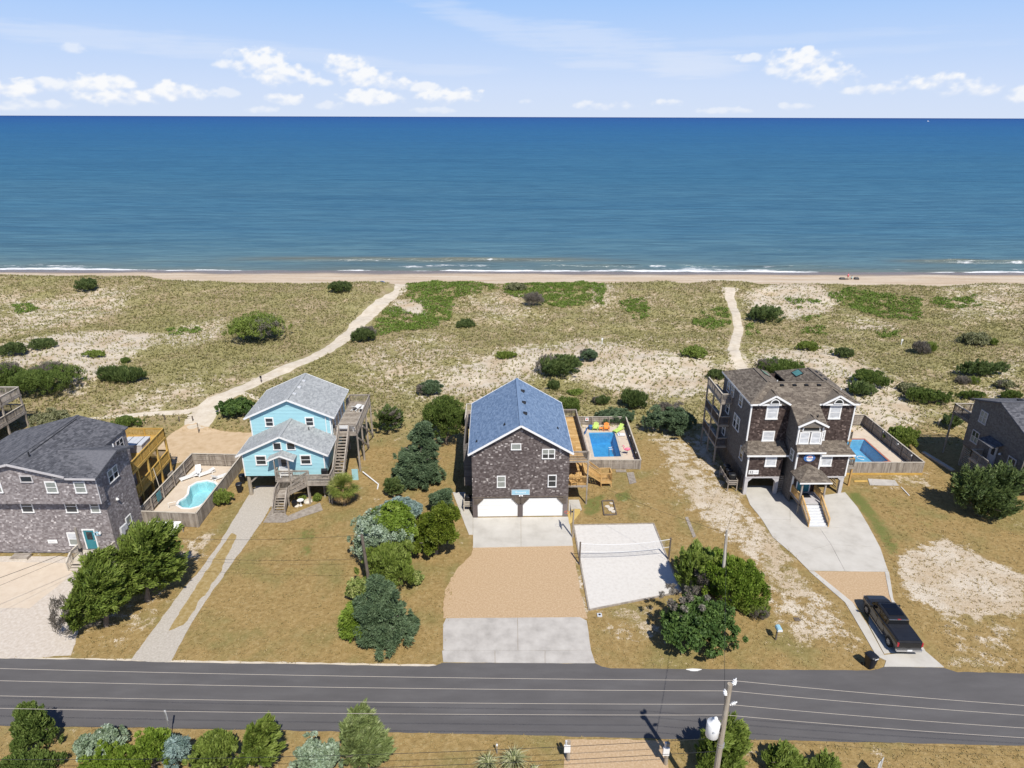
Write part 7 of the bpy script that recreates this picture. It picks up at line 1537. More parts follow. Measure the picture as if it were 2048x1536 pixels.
for i in range(9):
    x_ = q[0][0]+.3+(q[1][0]-q[0][0]-.3)*rng2.random(); y_ = q[3][1]+.25+(q[0][1]-q[3][1]-.5)*rng2.random(); sz = rng2.uniform(.16, .34); MB().prism([(x_+sz*math.cos(k*1.05+i)*rng2.uniform(.7, 1), y_+sz*math.sin(k*1.05+i)*rng2.uniform(.7, 1), .01+i*.002) for k in range(6)], (0, 0, .07)).to('stone', M['stone'], sb_)
def planks(name, label, cat, pxs, z, m, n=8, along=True):
    q = [Vector((*ground(*p, 0), z)) for p in pxs]; t = thing(name, label, cat, (*q[0].xy, 0))
    for i in range(n):
        f0, f1 = i/n+.01, (i+1)/n-.01; P = [q[0].lerp(q[1], f0), q[0].lerp(q[1], f1), q[3].lerp(q[2], f1), q[3].lerp(q[2], f0)]; MB().prism(P, (0, 0, .05)).to('plank', M[m], t)
    return t
planks('boardwalk_mat', 'grey plank panel lying on the grass before the rectangular pool', 'boardwalk panel', ((1253, 946), (1267, 945), (1273, 966), (1259, 969)), .03, 'wood', 6)
planks('boardwalk_mat', 'short grey plank step at the foot of the low pool fence', 'boardwalk panel', ((1231, 940), (1252, 940), (1253, 945), (1232, 945)), .03, 'wood', 9)
planks('timber_beam', 'grey timber beam lying on the bare ground right of the court', 'timber', ((1370, 1035), (1376, 1034), (1392, 1073), (1386, 1076)), .0, 'wood', 1)
bwk = planks('wooden_walkway', 'grey plank walkway at the foot of the aqua house steps', 'walkway', ((526, 1046), (545, 1016), (578, 1033), (570, 1046)), .02, 'wood', 9)
planks('wooden_walkway', 'curving grey plank walkway from the steps to the palm', 'walkway', ((571, 1046), (579, 1031), (640, 1006), (646, 1021)), .022, 'wood', 1).name
planks('concrete_lid', 'broken grey concrete slab on the grass in front of the right pool fence', 'concrete slab', ((1735, 958), (1790, 961), (1798, 972), (1739, 971)), .02, 'concrete_old', 1)
planks('timber_edge', 'yellow timber laid on the grass left of the broken concrete slab', 'timber', ((1708, 962), (1735, 962), (1735, 965), (1708, 965)), .05, 'wood_yel', 1)
pp = thing('drain_pipe', 'white plastic drain pipe lying on the grass right of the palm', 'pipe', (*ground(726, 950, 0), .08)); mb = MB(); P = [(*ground(726, 948, 0), .3), (*ground(757, 970, 0), .1), (*ground(755, 979, 0), .08)]; [mb.cyl(a_, b_, .075, .075, 8) for a_, b_ in zip(P[:-1], P[1:])]; mb.to('pipe_run', M['whitepl'], pp)
tag(MB().bar((*ground(1802, 975, 0), .06), (*ground(1818, 992, 0), .06), .08, .08).to('white_pipe', M['whitepl'], org=(*ground(1802, 975, 0), 0)), 'thin white pipe on the lawn beside the right pool', 'pipe')
sp_ = thing('solar_panels', 'black solar heating panels on a sloping white frame below the kidney pool fence', 'solar panel', (*ground(300, 1085, 0), 0))
A_ = [Vector((*ground(299, 1042, 1.3), 1.3)), Vector((*ground(362, 1042, 1.3), 1.3)), Vector((*ground(332, 1092, .2), .2)), Vector((*ground(270, 1092, .2), .2))]
nn_ = (A_[1]-A_[0]).cross(A_[3]-A_[0]).normalized(); nn_ = nn_ if nn_.z > 0 else -nn_
MB().prism([p-nn_*.06 for p in A_], -nn_*.06).to('frame', M['whitepl'], sp_)
for i in range(3):
    for j in range(4):
        f0, f1 = .05+i*.27, .05+i*.27+.19; g0, g1 = .02+j*.245, .02+j*.245+.225; P = [A_[0].lerp(A_[1], f0).lerp(A_[3].lerp(A_[2], f0), g0), A_[0].lerp(A_[1], f1).lerp(A_[3].lerp(A_[2], f1), g0), A_[0].lerp(A_[1], f1).lerp(A_[3].lerp(A_[2], f1), g1), A_[0].lerp(A_[1], f0).lerp(A_[3].lerp(A_[2], f0), g1)]; MB().prism([p-nn_*.055 for p in P], nn_*.05).to('panel', M['dark'], sp_)
for c_ in (A_[0], A_[1]): MB().cyl((c_.x, c_.y, 0), (c_.x, c_.y, c_.z-.1), .05, .05, 6).to('leg', M['wood'], sp_)
# bins, racks
BG = 'black bins by the houses'
bin_(at(480, 984, 0), .3, 'black trash bin at the left front piling of the aqua house, nearest of two', BG); bin_(at(486, 966, 0), .2, 'black trash bin behind the other at the left front piling of the aqua house', BG)
bin_(at(1738, 1334, 0), .35, 'glossy black trash bin with white sticker at the road edge near the truck', None, 'dark', 1.12, True)
def rack(loc, w_, d_, z, m, label):
    t = thing('bin_rack', label, 'bin rack', loc); L = dict(local=True)
    for i in range(int(d_/.16)): MB().box(-w_/2, i*.16+.01, z-.04, w_/2, i*.16+.15, z).to('plank', M[m], t, **L)
    for x_ in (-w_/2, w_/2):
        for y_ in (.05, d_-.05): MB().box(x_-.05, y_-.05, 0, x_+.05, y_+.05, z+.6).to('post', M[m], t, **L)
        for zz_ in (.2, .45): MB().box(x_-.03, 0, z+zz_, x_+.03, d_, z+zz_+.12).to('rail', M[m], t, **L)
    for zz_ in (.2, .45): MB().box(-w_/2, -.03, z+zz_, w_/2, .03, z+zz_+.12).to('rail', M[m], t, **L)
    return t
rack((-4.62, 60.2, 0), .85, 1.5, .75, 'wood_pale', 'small pale wooden bin rack at the left corner of the brown house'); bin_((-4.62, 60.75, .75), 1.4, 'black trash bin on the rack at the left corner of the brown house', BG, s_=.85)
rack((24.75, 64.6, 0), 1.0, 3.2, .85, 'wood', 'grey wooden bin rack at the left side of the dark shingled house')
for i in range(3): bin_((24.78, 65.2+i*1.0, .85), 1.5, ['nearest black bin on the rack beside the dark shingled house', 'middle black bin on the rack beside the dark shingled house', 'farthest black bin on the rack beside the dark shingled house'][i], BG)
pw = thing('planter_tub', 'black planter tub under the front deck of the aqua house', 'planter', at(590, 1012, 0)); MB().lathe((0, 0, 0), [(.26, 0), (.34, .5), (.36, .55), (.30, .55)], 12).to('tub', M['dark'], pw, local=True); MB().lathe((0, 0, .5), [(.29, 0), (.29, .02)], 12).to('soil', M['wood_dark'], pw, local=True)
bbt = thing('bird_bath', 'white bird bath beside the black planter tub', 'bird bath', at(602, 1011, 0)); MB().lathe((0, 0, 0), [(.16, 0), (.07, .06), (.06, .5), (.12, .56)], 10).to('pedestal', M['whitepl'], bbt, local=True); MB().lathe((0, 0, .55), [(.10, 0), (.34, .10), (.36, .13), (.30, .11), (.05, .06)], 14).to('bowl', M['whitepl'], bbt, local=True)
for i, (px_, py_, s_) in enumerate(((594, 1008, .34), (616, 1000, .5), (608, 990, .42))):
    x_, y_ = ground(px_, py_+4, 0); mb = MB(); mb.lathe((0, 0, 0), [(s_, 0), (s_*1.05, s_*.25), (s_*.7, s_*.55), (s_*.2, s_*.65)], 7); b = mb.to('boulder', M['stone'], org=(x_, y_, 0), local=True); tag(b, ['pale boulder right behind the black planter tub', 'largest pale boulder below the front deck of the aqua house', 'pale boulder in the shade deep under the front deck'][i], 'boulder', 'boulders under the front deck')
lounge((-19.4, 75.5, 5.05), 2.9, 'white lounger at the back of the aqua house side deck, left of two', grp='loungers on the side deck', back=.7); lounge((-18.5, 75.2, 5.05), 3.1, 'white lounger at the back of the aqua house side deck, right of two', grp='loungers on the side deck', back=.5)
def bench(loc, rz, L_, label, m='whitepl', z=.45):
    t = thing('bench', label, 'bench', loc, rz); k = dict(local=True)
    for i in range(4): MB().box(-L_/2, -.2+i*.11, z-.03, L_/2, -.2+i*.11+.095, z).to('plank', M[m], t, **k)
    for i in range(3): MB().bar((-L_/2, .24+.02*i, z+.12+.13*i), (L_/2, .24+.02*i, z+.12+.13*i), .03, .1).to('back_slat', M[m], t, **k)
    for x_ in (-L_/2+.1, L_/2-.1): MB().box(x_-.04, -.2, 0, x_+.04, .26, z-.03).to('leg', M[m], t, **k)
bench((-19.2, 69.3, 5.05), math.pi, 1.9, 'white bench at the head of the side deck flight of the aqua house'); bench((-24.4, 62.75, 2.6), 0, 1.3, 'white bench on the front deck of the aqua house under the entry gable')
gk = thing('gas_grill', 'dark covered grill at the right end of the aqua house front deck', 'grill', (-20.3, 63.0, 2.6)); MB().box(-.3, -.22, .3, .3, .22, .85).to('cabinet', M['dark'], gk, local=True); MB().lathe((-.3, 0, .86), [(.2, 0), (.2, .6)], 12, XP).to('hood', M['dark'], gk, local=True); [MB().box(x_-.03, -.2, 0, x_+.03, .2, .3).to('leg', M['dark'], gk, local=True) for x_ in (-.25, .25)]
# ================================================================== pickup truck
def truck():
    T = thing('pickup_truck', 'dark grey four door pickup truck with black bed cover parked on the concrete strips', 'truck', (30.95, 42.95, .05), -.025); L = dict(local=True)
    hw = 1.0; Lr = -2.95; Lf = 2.95      # rear at -y, nose at +y
    # body sides as lofted cross sections: (y, half width low, half width mid, half width top, z bottom, z mid, z top)
    secs = [(-2.93, .90, .96, .92, .55, .95, 1.30), (-2.80, .93, 1.0, .96, .45, .95, 1.36), (-1.6, .95, 1.01, .97, .42, .95, 1.36), (-.95, .95, 1.01, .97, .42, .95, 1.33), (.9, .95, 1.01, .96, .42, .95, 1.28), (1.35, .95, 1.01, .95, .42, .95, 1.25), (2.2, .94, 1.0, .90, .44, .92, 1.19), (2.75, .88, .94, .80, .48, .86, 1.10), (2.93, .74, .80, .66, .56, .80, 1.0)]
    V = []; 
    for (y, a, b, c, z0, z1, z2) in secs: V += [(-a, y, z0), (-b, y, z1), (-b*.995, y, z1+.15), (-c, y, z2), (-c*.9, y, z2+.035), (c*.9, y, z2+.035), (c, y, z2), (b*.995, y, z1+.15), (b, y, z1), (a, y, z0)]
    k = 10; F = [(j*k+i, j*k+(i+1) % k, (j+1)*k+(i+1) % k, (j+1)*k+i) for j in range(len(secs)-1) for i in range(k)]+[tuple(range(k-1, -1, -1)), tuple(range((len(secs)-1)*k, len(secs)*k))]
    body = MB().add(V, F).to('body', M['car'], T, smooth=False, **L)
    bm = bmesh.new(); bm.from_mesh(body.data); bmesh.ops.bevel(bm, geom=bm.edges[:], offset=.025, segments=1, affect='EDGES', clamp_overlap=True); bm.to_mesh(body.data); bm.free()
    # cab
    cs = [(-.98, .88, .80, 1.30, 1.84), (-.80, .90, .80, 1.30, 1.90), (.35, .91, .80, 1.27, 1.92), (1.0, .91, .77, 1.25, 1.86), (1.72, .88, .80, 1.2, 1.28)]
    V = [];
    for (y, a, b, z0, z1) in cs: V += [(-a, y, z0), (-b, y, z1-.05), (-b*.9, y, z1), (b*.9, y, z1), (b, y, z1-.05), (a, y, z0)]
    k = 6; F = [(j*k+i, j*k+(i+1) % k, (j+1)*k+(i+1) % k, (j+1)*k+i) for j in range(len(cs)-1) for i in range(k)]+[tuple(range(k-1, -1, -1)), tuple(range((len(cs)-1)*k, len(cs)*k))]
    cab = MB().add(V, F).to('cab', M['car'], T, **L)
    MB().add([(-.80, -1.0, 1.36), (.80, -1.0, 1.36), (.72, -.975, 1.76), (-.72, -.975, 1.76), (-.80, -1.02, 1.36), (.80, -1.02, 1.36), (.72, -.995, 1.76), (-.72, -.995, 1.76)], [(0, 1, 2, 3), (7, 6, 5, 4), (0, 4, 5, 1), (1, 5, 6, 2), (2, 6, 7, 3), (3, 7, 4, 0)]).to('rear_window', M['carglass'], cab, **L)
    MB().add([(-.80, 1.66, 1.33), (.80, 1.66, 1.33), (.70, 1.06, 1.83), (-.70, 1.06, 1.83), (-.80, 1.69, 1.335), (.80, 1.69, 1.335), (.70, 1.09, 1.85), (-.70, 1.09, 1.85)], [(0, 1, 2, 3), (7, 6, 5, 4), (0, 4, 5, 1), (1, 5, 6, 2), (2, 6, 7, 3), (3, 7, 4, 0)]).to('windshield', M['carglass'], cab, **L)
    for s_ in (-1, 1):
        for (ya, yb, za, zb) in ((-.80, .12, 1.80, 1.82), (.2, 1.22, 1.82, 1.74)):
            P = [(s_*.905, ya, 1.37), (s_*.905, yb+(.28 if yb > 1 else 0), 1.34), (s_*.815, yb-(.08 if yb > 1 else 0), zb), (s_*.81, ya+.04, za)]; MB().prism(P, (s_*.018, 0, .004)).to('side_window', M['carglass'], cab, **L)
        for (ya, yb) in ((-.88, .14), (.18, 1.28)): MB().prism([(s_*1.008, ya, .52), (s_*1.008, yb, .52), (s_*1.012, yb, .97), (s_*.985, yb-.02, 1.25), (s_*.985, ya+.02, 1.27), (s_*1.012, ya, .97)], (s_*.006, 0, 0)).to('door', M['car'], T, **L)
        for y in (-.65, .4): MB().box(s_*1.015, y-.1, 1.08, s_*1.045, y+.08, 1.12).to('door_handle', M['car'], T, **L)
        MB().box(s_*.95, 1.1, 1.28, s_*1.24, 1.24, 1.48).to('mirror', M['car'], T, **L); MB().box(s_*.86, -.98, .34, s_*1.03, 1.25, .42).to('running_board', M['silver'], T, **L)
        MB().box(s_*.82, -2.965, .95, s_*.985, -2.86, 1.30).to('tail_lamp', M['tail'], T, **L); MB().box(s_*.6, 2.86, .82, s_*.84, 2.95, .98).to('headlight', M['silver'], T, **L)
        for y in (-1.86, 1.80):
            MB().cyl((s_*.74, y, .41), (s_*1.02, y, .41), .41, .41, 20).to('tyre', M['rubber'], T, **L)
            ar = MB(); [ar.add([(s_*(1.015+dx), y+rr*math.cos(math.pi*i/12), .43+rr*math.sin(math.pi*i/12)) for i in range(13) for rr, dx in ((.43, .0), (.50, .012))], [(2*i, 2*i+1, 2*i+3, 2*i+2) for i in range(12)])]; ar.to('wheel_arch', M['dark'], T, **L)
            r_ = MB(); r_.cyl((s_*1.0, y, .41), (s_*1.03, y, .41), .27, .25, 16); rim = r_.to('rim', M['alloy'], T, **L)
            for i in range(6): a = i*math.pi/3+.3; MB().prism([(s_*1.032, y+.24*math.cos(a+d), .41+.24*math.sin(a+d)) for d in (-.18, .18)]+[(s_*1.032, y+.09*math.cos(a), .41+.09*math.sin(a))], (s_*.004, 0, 0)).to('rim_gap', M['dark'], rim, **L)
    # bed with soft cover
    tn = MB(); [tn.box(-.88, -2.80+i*.455, 1.392, .88, -2.80+i*.455+.445, 1.425) for i in range(4)]
    for i in range(4): MB().box(-.88, -2.80+i*.455, 1.392, .88, -2.80+i*.455+.447, 1.425).to('bed_cover_panel', M['tonneau'], T, **L)
    MB().box(-.86, -2.975, .88, .86, -2.93, 1.35).to('tailgate', M['car'], T, **L); MB().box(-.97, -3.05, .52, .97, -2.86, .70).to('rear_bumper', M['silver'], T, **L); MB().box(-.19, -3.065, .60, .19, -3.05, .74).to('licence_plate', M['whitepl'], T, **L)
    MB().box(-.13, -1.0, 1.86, .13, -.955, 1.905).to('brake_light', M['tail'], cab, **L); MB().box(-.78, -1.0, 1.80, .78, -.955, 1.855).to('cab_trim', M['silver'], cab, **L)
    for (ya, yb) in ((-.55, .15), (.2, .82)): MB().box(-.58, ya, 1.905, .58, yb, 1.935).to('roof_glass', M['carglass'], cab, **L)
    MB().box(-.8, 2.88, .5, .8, 2.99, .72).to('front_bumper', M['silver'], T, **L); MB().box(-.55, 2.9, .74, .55, 2.955, 1.0).to('grille', M['blackm'], T, **L)
    MB().box(-.72, 1.72, 1.285, .72, 1.80, 1.30).to('wiper_cowl', M['dark'], T, **L)
truck()
# ================================================================== poles, lines and street things
def lean_pole(name, label, b, tp, r0, r1, m='pole'):
    t = thing(name, label, 'utility pole', b); MB().cyl(b, tp, r0, r1, 10).to('shaft', M[m], t); return t
MP = Vector((11.9, 27.2, 0)); mp = lean_pole('utility_pole', 'tall wooden utility pole with grey transformer at the bottom right', MP, MP+Vector((-.05, .0, 10.55)), .19, .14)
def insulator(par, p, d, nm='insulator'):
    mb = MB(); mb.lathe(p, [(.05, 0), (.05, .08), (.13, .10), (.05, .14), (.13, .2), (.05, .24), (.12, .3), (.04, .34), (.03, .44)], 10, d); mb.to(nm, M['whitepl'], par)
insulator(mp, MP+Vector((.14, .02, 10.45)), (.35, .2, 1)); insulator(mp, MP+Vector((.14, .02, 9.0)), (1, .2, .35)); insulator(mp, MP+Vector((-.16, 0, 9.75)), (-.3, 0, 1))
trf = MP+Vector((-.62, -.05, 6.75)); tb = MB(); tb.lathe(trf, [(.30, 0), (.36, .06), (.37, 1.0), (.34, 1.05), (.10, 1.12), (.10, 1.16)], 16); tf = tb.to('transformer', M['whitepl'], mp, smooth=True)
MB().lathe(trf+Vector((.12, .08, 1.1)), [(.06, 0), (.12, .06), (.06, .12), (.11, .17), (.04, .24)], 8).to('bushing', M['whitepl'], tf); MB().lathe(trf+Vector((-.05, -.375, .7)), [(.0, .0), (.06, .0), (.06, .05)], 8, YM).to('gauge', M['greyp'], tf)
for z in (6.95, 7.6): MB().box(MP.x-.3, MP.y-.06, z, MP.x-.08, MP.y+.06, z+.08).to('bracket', M['steel'], mp)
MB().box(MP.x-.42, MP.y-.2, 7.2, MP.x-.22, MP.y-.06, 7.5).to('fuse_cutout', M['dark'], mp)
for z in (5.9, 6.1): MB().cyl((MP.x, MP.y, z), (MP.x, MP.y, z+.06), .2, .2, 10).to('band', M['steel'], mp)
def wire(a, b, sag, r, label, m='wire', grp=None, n=14):
    a = Vector(a); b = Vector(b); mb = MB(); P = [sagp(a, b, sag, i/n) for i in range(n+1)]
    for p, q in zip(P[:-1], P[1:]): mb.cyl(p, q, r, r, 5, False)
    return tag(mb.to('power_line', M[m], org=a), label, 'power line', grp)
WG = 'power lines along the road'
for i, (zz_, nm) in enumerate(((10.80, 'topmost'), (10.05, 'second from the top'), (9.07, 'third from the top'), (8.28, 'lowest'))):
    wire((-60, 29.0-.25*i, zz_+.2), MP+Vector((0, 0, zz_)), .45, .0105, 'pale bare cable along the road left of the pole, '+nm, 'wire', WG, 30)
    wire(MP+Vector((0, 0, zz_)), (58, 24.2+.2*i, zz_-.1), .7, .0105, 'pale bare cable along the road right of the pole, '+nm, 'wire', WG, 30)
for (zz_, nm) in ((5.95, 'upper'), (4.9, 'lower')): wire((-40, 26.2, zz_+.15), MP+Vector((0, 0, zz_+.6)), .8, .014, 'dark cable along the near roadside left of the pole, '+nm+' one', 'wire_dark', 'dark roadside cables', 26)
B3 = Vector((17.9, 45.6, 0)); T3 = Vector((17.55, 45.6, 7.85)); p3 = lean_pole('service_pole', 'bare grey service pole standing in the yellow green shrub right of the court', B3, T3, .15, .11, 'wood_pale')
MB().cyl(T3-Vector((.18, 0, .5)), T3-Vector((-.18, 0, .5)), .02, .02, 6).to('bolt', M['steel'], p3)
B2 = Vector((-12.2, 46.6, 0)); T2 = Vector((-12.55, 46.7, 6.5)); p2 = lean_pole('service_pole', 'dark leaning service pole in the front hedge', B2, T2, .16, .12, 'wood_dark'); MB().cyl(T2-Vector((.3, 0, .1)), T2-Vector((-.05, 0, .1)), .03, .03, 6).to('spool', M['greyp'], p2)
B1 = Vector((-38.3, 48.9, 0)); T1 = Vector((-37.45, 48.95, 5.5)); p1 = lean_pole('service_pole', 'short grey service pole before the door of the grey house', B1, (-38.1, 48.9, 5.6), .14, .10, 'wood'); MB().box(-38.3, 48.75, 3.2, -38.0, 48.9, 3.5).to('junction_box', M['dark'], p1)
SG = 'service cables'
wire(T2, (-38.1, 48.9, 5.3), .7, .012, 'dark cable from the hedge pole to the pole before the grey house', 'wire_dark', SG); wire(T2-Z3*2.4, (-38.1, 48.9, 3.4), .6, .012, 'lower dark cable between the hedge pole and the grey house pole', 'wire_dark', SG)
wire((-38.1, 48.9, 3.6), (-52, 31.0, 6.5), .5, .02, 'thick dark cable running down left from the grey house pole', 'wire_dark', SG); wire((-38.2, 48.9, 3.2), (-50, 28.5, 6.8), .5, .012, 'thin dark cable running down left from the grey house pole', 'wire_dark', SG)
wire(T3, MP+Vector((0, .1, 8.0)), .5, .014, 'dark cable from the bare grey pole to the transformer pole', 'wire_dark', SG); wire(T3, (25.8, 64.2, 5.0), .4, .010, 'thin cable from the bare grey pole to the dark shingled house', 'wire_dark', SG); wire(T3-Z3*.3, (5.9, 60.5, 5.0), .5, .010, 'thin cable from the bare grey pole to the brown house', 'wire_dark', SG)
mbx = thing('mailbox', 'pale blue mailbox on a dark post at the roadside', 'mailbox', (21.27, 41.76, 0)); MB().box(-.05, -.05, 0, .05, .05, 1.05).to('post', M['wood_dark'], mbx, local=True); mb = MB(); mb.prism([(-.12, -.28, 1.06), (.30, -.28, 1.06), (.30, -.28, 1.2), (.24, -.28, 1.3), (.09, -.28, 1.35), (-.06, -.28, 1.3), (-.12, -.28, 1.2)], (0, .56, 0)); mb.to('box', M['signblue'], mbx, local=True); MB().box(-.10, -.295, 1.08, .28, -.28, 1.28).to('door', M['white'], mbx, local=True)
def ped(px, py, label, h=1.5):
    x_, y_ = ground(px, py, 0); t = thing('meter_pedestal', label, 'meter pedestal', (x_, y_, 0)); MB().cyl((0, 0, 0), (0, 0, h), .13, .12, 10).to('post', M['pole'], t, local=True); MB().box(-.30, -.2, h*.52, .1, -.05, h*.86).to('meter_box', M['whitepl'], t, local=True); MB().cyl((-.18, -.1, h*.84), (-.18, -.1, h*1.08), .07, .07, 8).to('meter', M['greyp'], t, local=True); return t
ped(1136, 1520, 'round wooden post with white meter box by the roadside, left of two', 1.7); ped(1331, 1528, 'round wooden post with white meter box in the shadow of the utility pole', 1.9)
wm = thing('marker_post', 'thin white marker stake on the near roadside grass', 'marker post', at(994, 1507, 0)); MB().box(-.03, -.02, 0, .03, .02, .9).to('stake', M['steel'], wm, local=True); MB().lathe((0, 0, .82), [(.07, 0), (.07, .08)], 8, YM).to('reflector', M['whitepl'], wm, local=True)
ms = thing('road_sign', 'grey backed road sign on a pole at the left roadside hedge', 'road sign', at(343, 1472, 0)); MB().cyl((0, 0, 0), (-.05, 0, 2.2), .035, .035, 6).to('pole', M['steel'], ms, local=True); MB().box(-.09, .03, 1.35, .02, .055, 2.3).to('sign_plate', M['greyp'], ms, local=True).rotation_euler = (0, 0, 0)
bs_ = thing('road_sign', 'dark edged white sign plate at the bottom edge right of the cedars', 'road sign', at(1752, 1560, 0)); MB().cyl((0, 0, 0), (0, 0, 1.7), .035, .035, 6).to('pole', M['steel'], bs_, local=True); mb = MB(); mb.bar((-.32, -.25, 1.25), (.28, .25, 1.25), .03, .9); mb.to('sign_plate', M['greyp'], bs_, local=True)
vl = thing('valve_cover', 'small grey square utility cover at the corner of the court', 'utility cover', at(1199, 1231, 0)); MB().box(-.2, -.2, 0, .2, .2, .1).to('frame', M['greyp'], vl, local=True); MB().lathe((0, 0, .1), [(.1, 0), (.1, .02)], 10).to('lid', M['dark'], vl, local=True)
tag(MB().box(-.25, -.2, 0, .25, .2, .05).to('utility_cover', M['wood_dark'], org=at(1594, 1239, 0), local=True), 'small rust brown lid set in the bare ground right of the shrubs', 'utility cover')
tag(MB().prism([(.55*math.cos(a)*(1+.3*math.sin(3*a)), .13*math.sin(a), .016) for a in [i*.52 for i in range(12)]], (0, 0, .004)).to('paint_splash', M['white'], org=at(1388, 1340, 0), local=True), 'white splash of paint on the far road edge', 'paint mark')
# posts and rope at the sand yard
for i, (a_, b_) in enumerate((((340, 900), (344, 924)), ((394, 840), (398, 866)))):
    b_w = ground(*b_, 0); p = thing('rope_post', ['slim wooden post at the left of the tan sand yard', 'slim wooden post at the mouth of the beach path'][i], 'post', (*b_w, float(hgt(*b_w)))); MB().cyl((0, 0, 0), (0, 0, 1.2 if i == 0 else 1.5), .06, .05, 7).to('stake', M['wood_dark'], p, local=True); MB().cyl((0, 0, 1.0), (0, 0, 1.06), .07, .07, 7).to('rope_loop', M['wood_pale'], p, local=True)
for i, (px_, py_) in enumerate(((330, 840), (359, 843), (386, 842))): g_ = g3(px_, py_); p = thing('rope_post', ['short post in the dune grass behind the yellow deck, leftmost of three', 'short post in the dune grass behind the yellow deck, middle of three', 'short post in the dune grass behind the yellow deck, rightmost of three'][i], 'post', g_, 0, 'short posts by the beach path'); MB().cyl((0, 0, -.1), (0, 0, .75), .09, .08, 7).to('stake', M['wood_dark'], p, local=True)
for i, (px_, py_, m_) in enumerate(((523, 765, 'blackm'), (1204, 688, 'white'), (1802, 690, 'whitepl'), (1876, 852, 'wood_pale'))):
    g_ = g3(px_, py_); p = thing('trail_marker', ['small dark post at the path behind the aqua house', 'small white post on the dune behind the brown house', 'tiny white box on the right dune', 'thin pale stake left of the charcoal house deck'][i], 'marker', g_); MB().box(-.06, -.06, -.1, .06, .06, 1.1).to('stake', M['wood_dark' if i == 0 else m_], p, local=True); MB().box(-.16, -.08, .75, .16, -.06, 1.15).to('plate', M[m_], p, local=True)
# ================================================================== people and things on the beach
def beach_at(px, py): 
    x_, y_ = ground(px, py, -1.45); z_ = float(hgt(x_, y_))
    for _ in range(6): x_, y_ = ground(px, py, z_); z_ = float(hgt(x_, y_))
    return (x_, y_, z_)
def tent(p, m, s_, label, m2):
    t = thing('beach_tent', label, 'tent', p); r = 1.25*s_; mb = MB(); n = 10
    rows_ = [[(-r*math.cos(math.pi*i/n)*(1-.06*j), -r*.55+j*r*.37, r*.86*math.sin(math.pi*i/n)*(1-.30*max(0, j-1)*.5)) for i in range(n+1)] for j in range(4)]
    mb.add([q for rw in rows_ for q in rw], [(j*(n+1)+i, j*(n+1)+i+1, (j+1)*(n+1)+i+1, (j+1)*(n+1)+i) for j in range(3) for i in range(n)]+[tuple(range(3*(n+1), 4*(n+1)))]); mb.to('canopy', M[m], t, local=True)
    MB().add([(-r, -r*.55, .02), (r, -r*.55, .02), (r*.82, r*.56, .02), (-r*.82, r*.56, .02)], [(0, 1, 2, 3)]).to('groundsheet', M[m2], t, local=True)
    pl = MB(); [pl.cyl(rows_[0][i], rows_[0][i+1], .02, .02, 5, False) for i in range(n)]; pl.to('pole', M['dark'], t, local=True)
tent(beach_at(764, 569.5), 'navy', 1.0, 'dark blue beach tent peeking over the dune beside the path', 'bluepl'); tent(beach_at(749, 569), 'cloth_aqua', .85, 'pale aqua beach shelter left of the dark blue tent', 'whitepl')
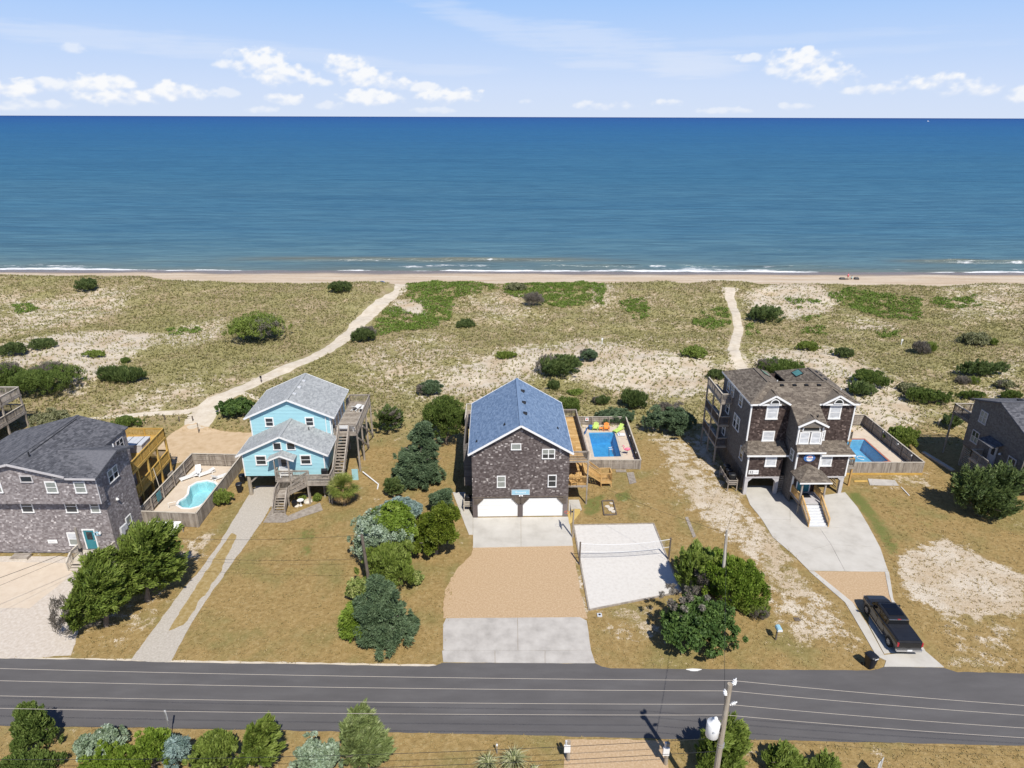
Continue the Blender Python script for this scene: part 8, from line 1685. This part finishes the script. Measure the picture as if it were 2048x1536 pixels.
def person(name, label, pos, rz, top, bottom, pose, hair=(.06, .04, .03)):
    """one continuous skinned figure; hair and clothes are children"""
    t = thing(name, label, 'person', pos, rz)
    sit = pose == 'sit'; hz = .30 if sit else .92
    J = {'pelvis': (0, 0, hz), 'chest': (0, -.02, hz+.34), 'neck': (0, 0, hz+.52), 'head0': (0, .01, hz+.62), 'head1': (0, .02, hz+.76)}
    R = {'pelvis': .135, 'chest': .15, 'neck': .055, 'head0': .085, 'head1': .095}; E_ = [('pelvis', 'chest'), ('chest', 'neck'), ('neck', 'head0'), ('head0', 'head1')]
    for s_ in (-1, 1):
        k = 'L' if s_ < 0 else 'R'
        J.update({k+'sh': (.19*s_, 0, hz+.46), k+'el': (.27*s_, .05 if not sit else .08, hz+.20), k+'wr': (.25*s_, .20, hz+(.02 if not sit else .1)), k+'ha': (.24*s_, .28, hz+(-.03 if not sit else .07)), k+'hip': (.095*s_, 0, hz-.05)})
        if sit: J.update({k+'kn': (.12*s_, .42, hz+.13), k+'an': (.12*s_, .74, .08), k+'to': (.12*s_, .86, .06)})
        else: J.update({k+'kn': (.11*s_, .06*s_, .48), k+'an': (.11*s_, .02*s_, .07), k+'to': (.12*s_, .16+.02*s_, .04)})
        R.update({k+'sh': .07, k+'el': .045, k+'wr': .032, k+'ha': .04, k+'hip': .095, k+'kn': .062, k+'an': .042, k+'to': .04}); E_ += [('chest', k+'sh'), (k+'sh', k+'el'), (k+'el', k+'wr'), (k+'wr', k+'ha'), ('pelvis', k+'hip'), (k+'hip', k+'kn'), (k+'kn', k+'an'), (k+'an', k+'to')]
    names = list(J); me = bpy.data.meshes.new('body'); me.from_pydata([J[n] for n in names], [(names.index(a), names.index(b)) for a, b in E_], [])
    tmp = bpy.data.objects.new('body_src', me); COL.objects.link(tmp); tmp.modifiers.new('skin', 'SKIN'); sv = me.skin_vertices[0].data
    for i, n in enumerate(names): sv[i].radius = (R[n], R[n]); sv[i].use_root = n == 'pelvis'
    md = tmp.modifiers.new('sub', 'SUBSURF'); md.levels = 2; bpy.context.view_layer.update(); bme = bpy.data.meshes.new_from_object(tmp.evaluated_get(bpy.context.evaluated_depsgraph_get())); bpy.data.objects.remove(tmp)
    bme.materials.clear(); b = link('body', bme, M['skin'], t)
    for p in bme.polygons: p.use_smooth = True
    mb = MB(); mb.lathe((0, 0, hz+.66), [(.105, 0), (.12, .06), (.10, .13), (.04, .165)], 10); mb.to('hair', M['wood_dark'], t, local=True, smooth=True)
    mb = MB(); mb.lathe((0, -.01, hz+.06), [(.17, 0), (.165, .15), (.19, .3), (.20, .38), (.09, .46)], 12); mb.to('shirt', M[top], t, local=True, smooth=True)
    mb = MB(); mb.lathe((0, 0, hz-.16), [(.18, 0), (.185, .12), (.17, .24)], 12); mb.to('shorts', M[bottom], t, local=True, smooth=True)
bp = beach_at(1696, 559); person('person', 'person in a pink shirt standing on the beach among bags', (bp[0], bp[1]+.3, bp[2]), .4, 'pink', 'red', 'stand'); person('person', 'person in an aqua top sitting on the beach beside the one in pink', (bp[0]+.9, bp[1], bp[2]), .9, 'cloth_aqua', 'dark', 'sit')
def bag(dx, dy, sx, sy, sz, m, label):
    t = thing('beach_bag', label, 'bag', (bp[0]+dx, bp[1]+dy, float(hgt(bp[0]+dx, bp[1]+dy)))); mb = MB(); mb.add([(sx*a, sy*b, 0) for a, b in ((-1, -1), (1, -1), (1, 1), (-1, 1))]+[(sx*.95*a, sy*.95*b, sz*.6) for a, b in ((-1, -1), (1, -1), (1, 1), (-1, 1))]+[(sx*.7*a, sy*.5*b, sz) for a, b in ((-1, -1), (1, -1), (1, 1), (-1, 1))], [(0, 3, 2, 1), (8, 9, 10, 11)]+[(j*4+i, j*4+(i+1) % 4, j*4+4+(i+1) % 4, j*4+4+i) for j in (0, 1) for i in range(4)]); mb.to('bag_body', M[m], t, local=True); MB().bar((-sx*.5, 0, sz*1.02), (sx*.5, 0, sz*1.02), .05, .05).to('strap', M[m], t, local=True)
bag(-1.6, 0, .75, .4, .55, 'dark', 'black bag pile on the beach left of the person in pink'); bag(-.6, -.2, .5, .35, .35, 'wood_dark', 'dark low bag at the feet of the person in pink'); bag(2.3, .1, .6, .4, .65, 'dark', 'black bag on the beach right of the sitting person')
# a tiny white boat near the horizon
bx_ = px_dir(1857, 237.2); tt_ = (SEA_Z-CAM_H)/min(bx_[2], -1e-3); tt_ = min(tt_, 9000/bx_[1]); bpz = (bx_[0]*tt_, bx_[1]*tt_, SEA_Z)
bo = thing('motor_boat', 'tiny white boat on the horizon at the right', 'boat', bpz); mb = MB(); mb.prism([(-11, -3, 0), (9, -3, 0), (14, 0, 0), (9, 3, 0), (-11, 3, 0)], (0, 0, 4.)); mb.to('hull', M['white'], bo, local=True); MB().box(-6, -2.2, 4.01, 4, 2.2, 9).to('cabin', M['white'], bo, local=True)
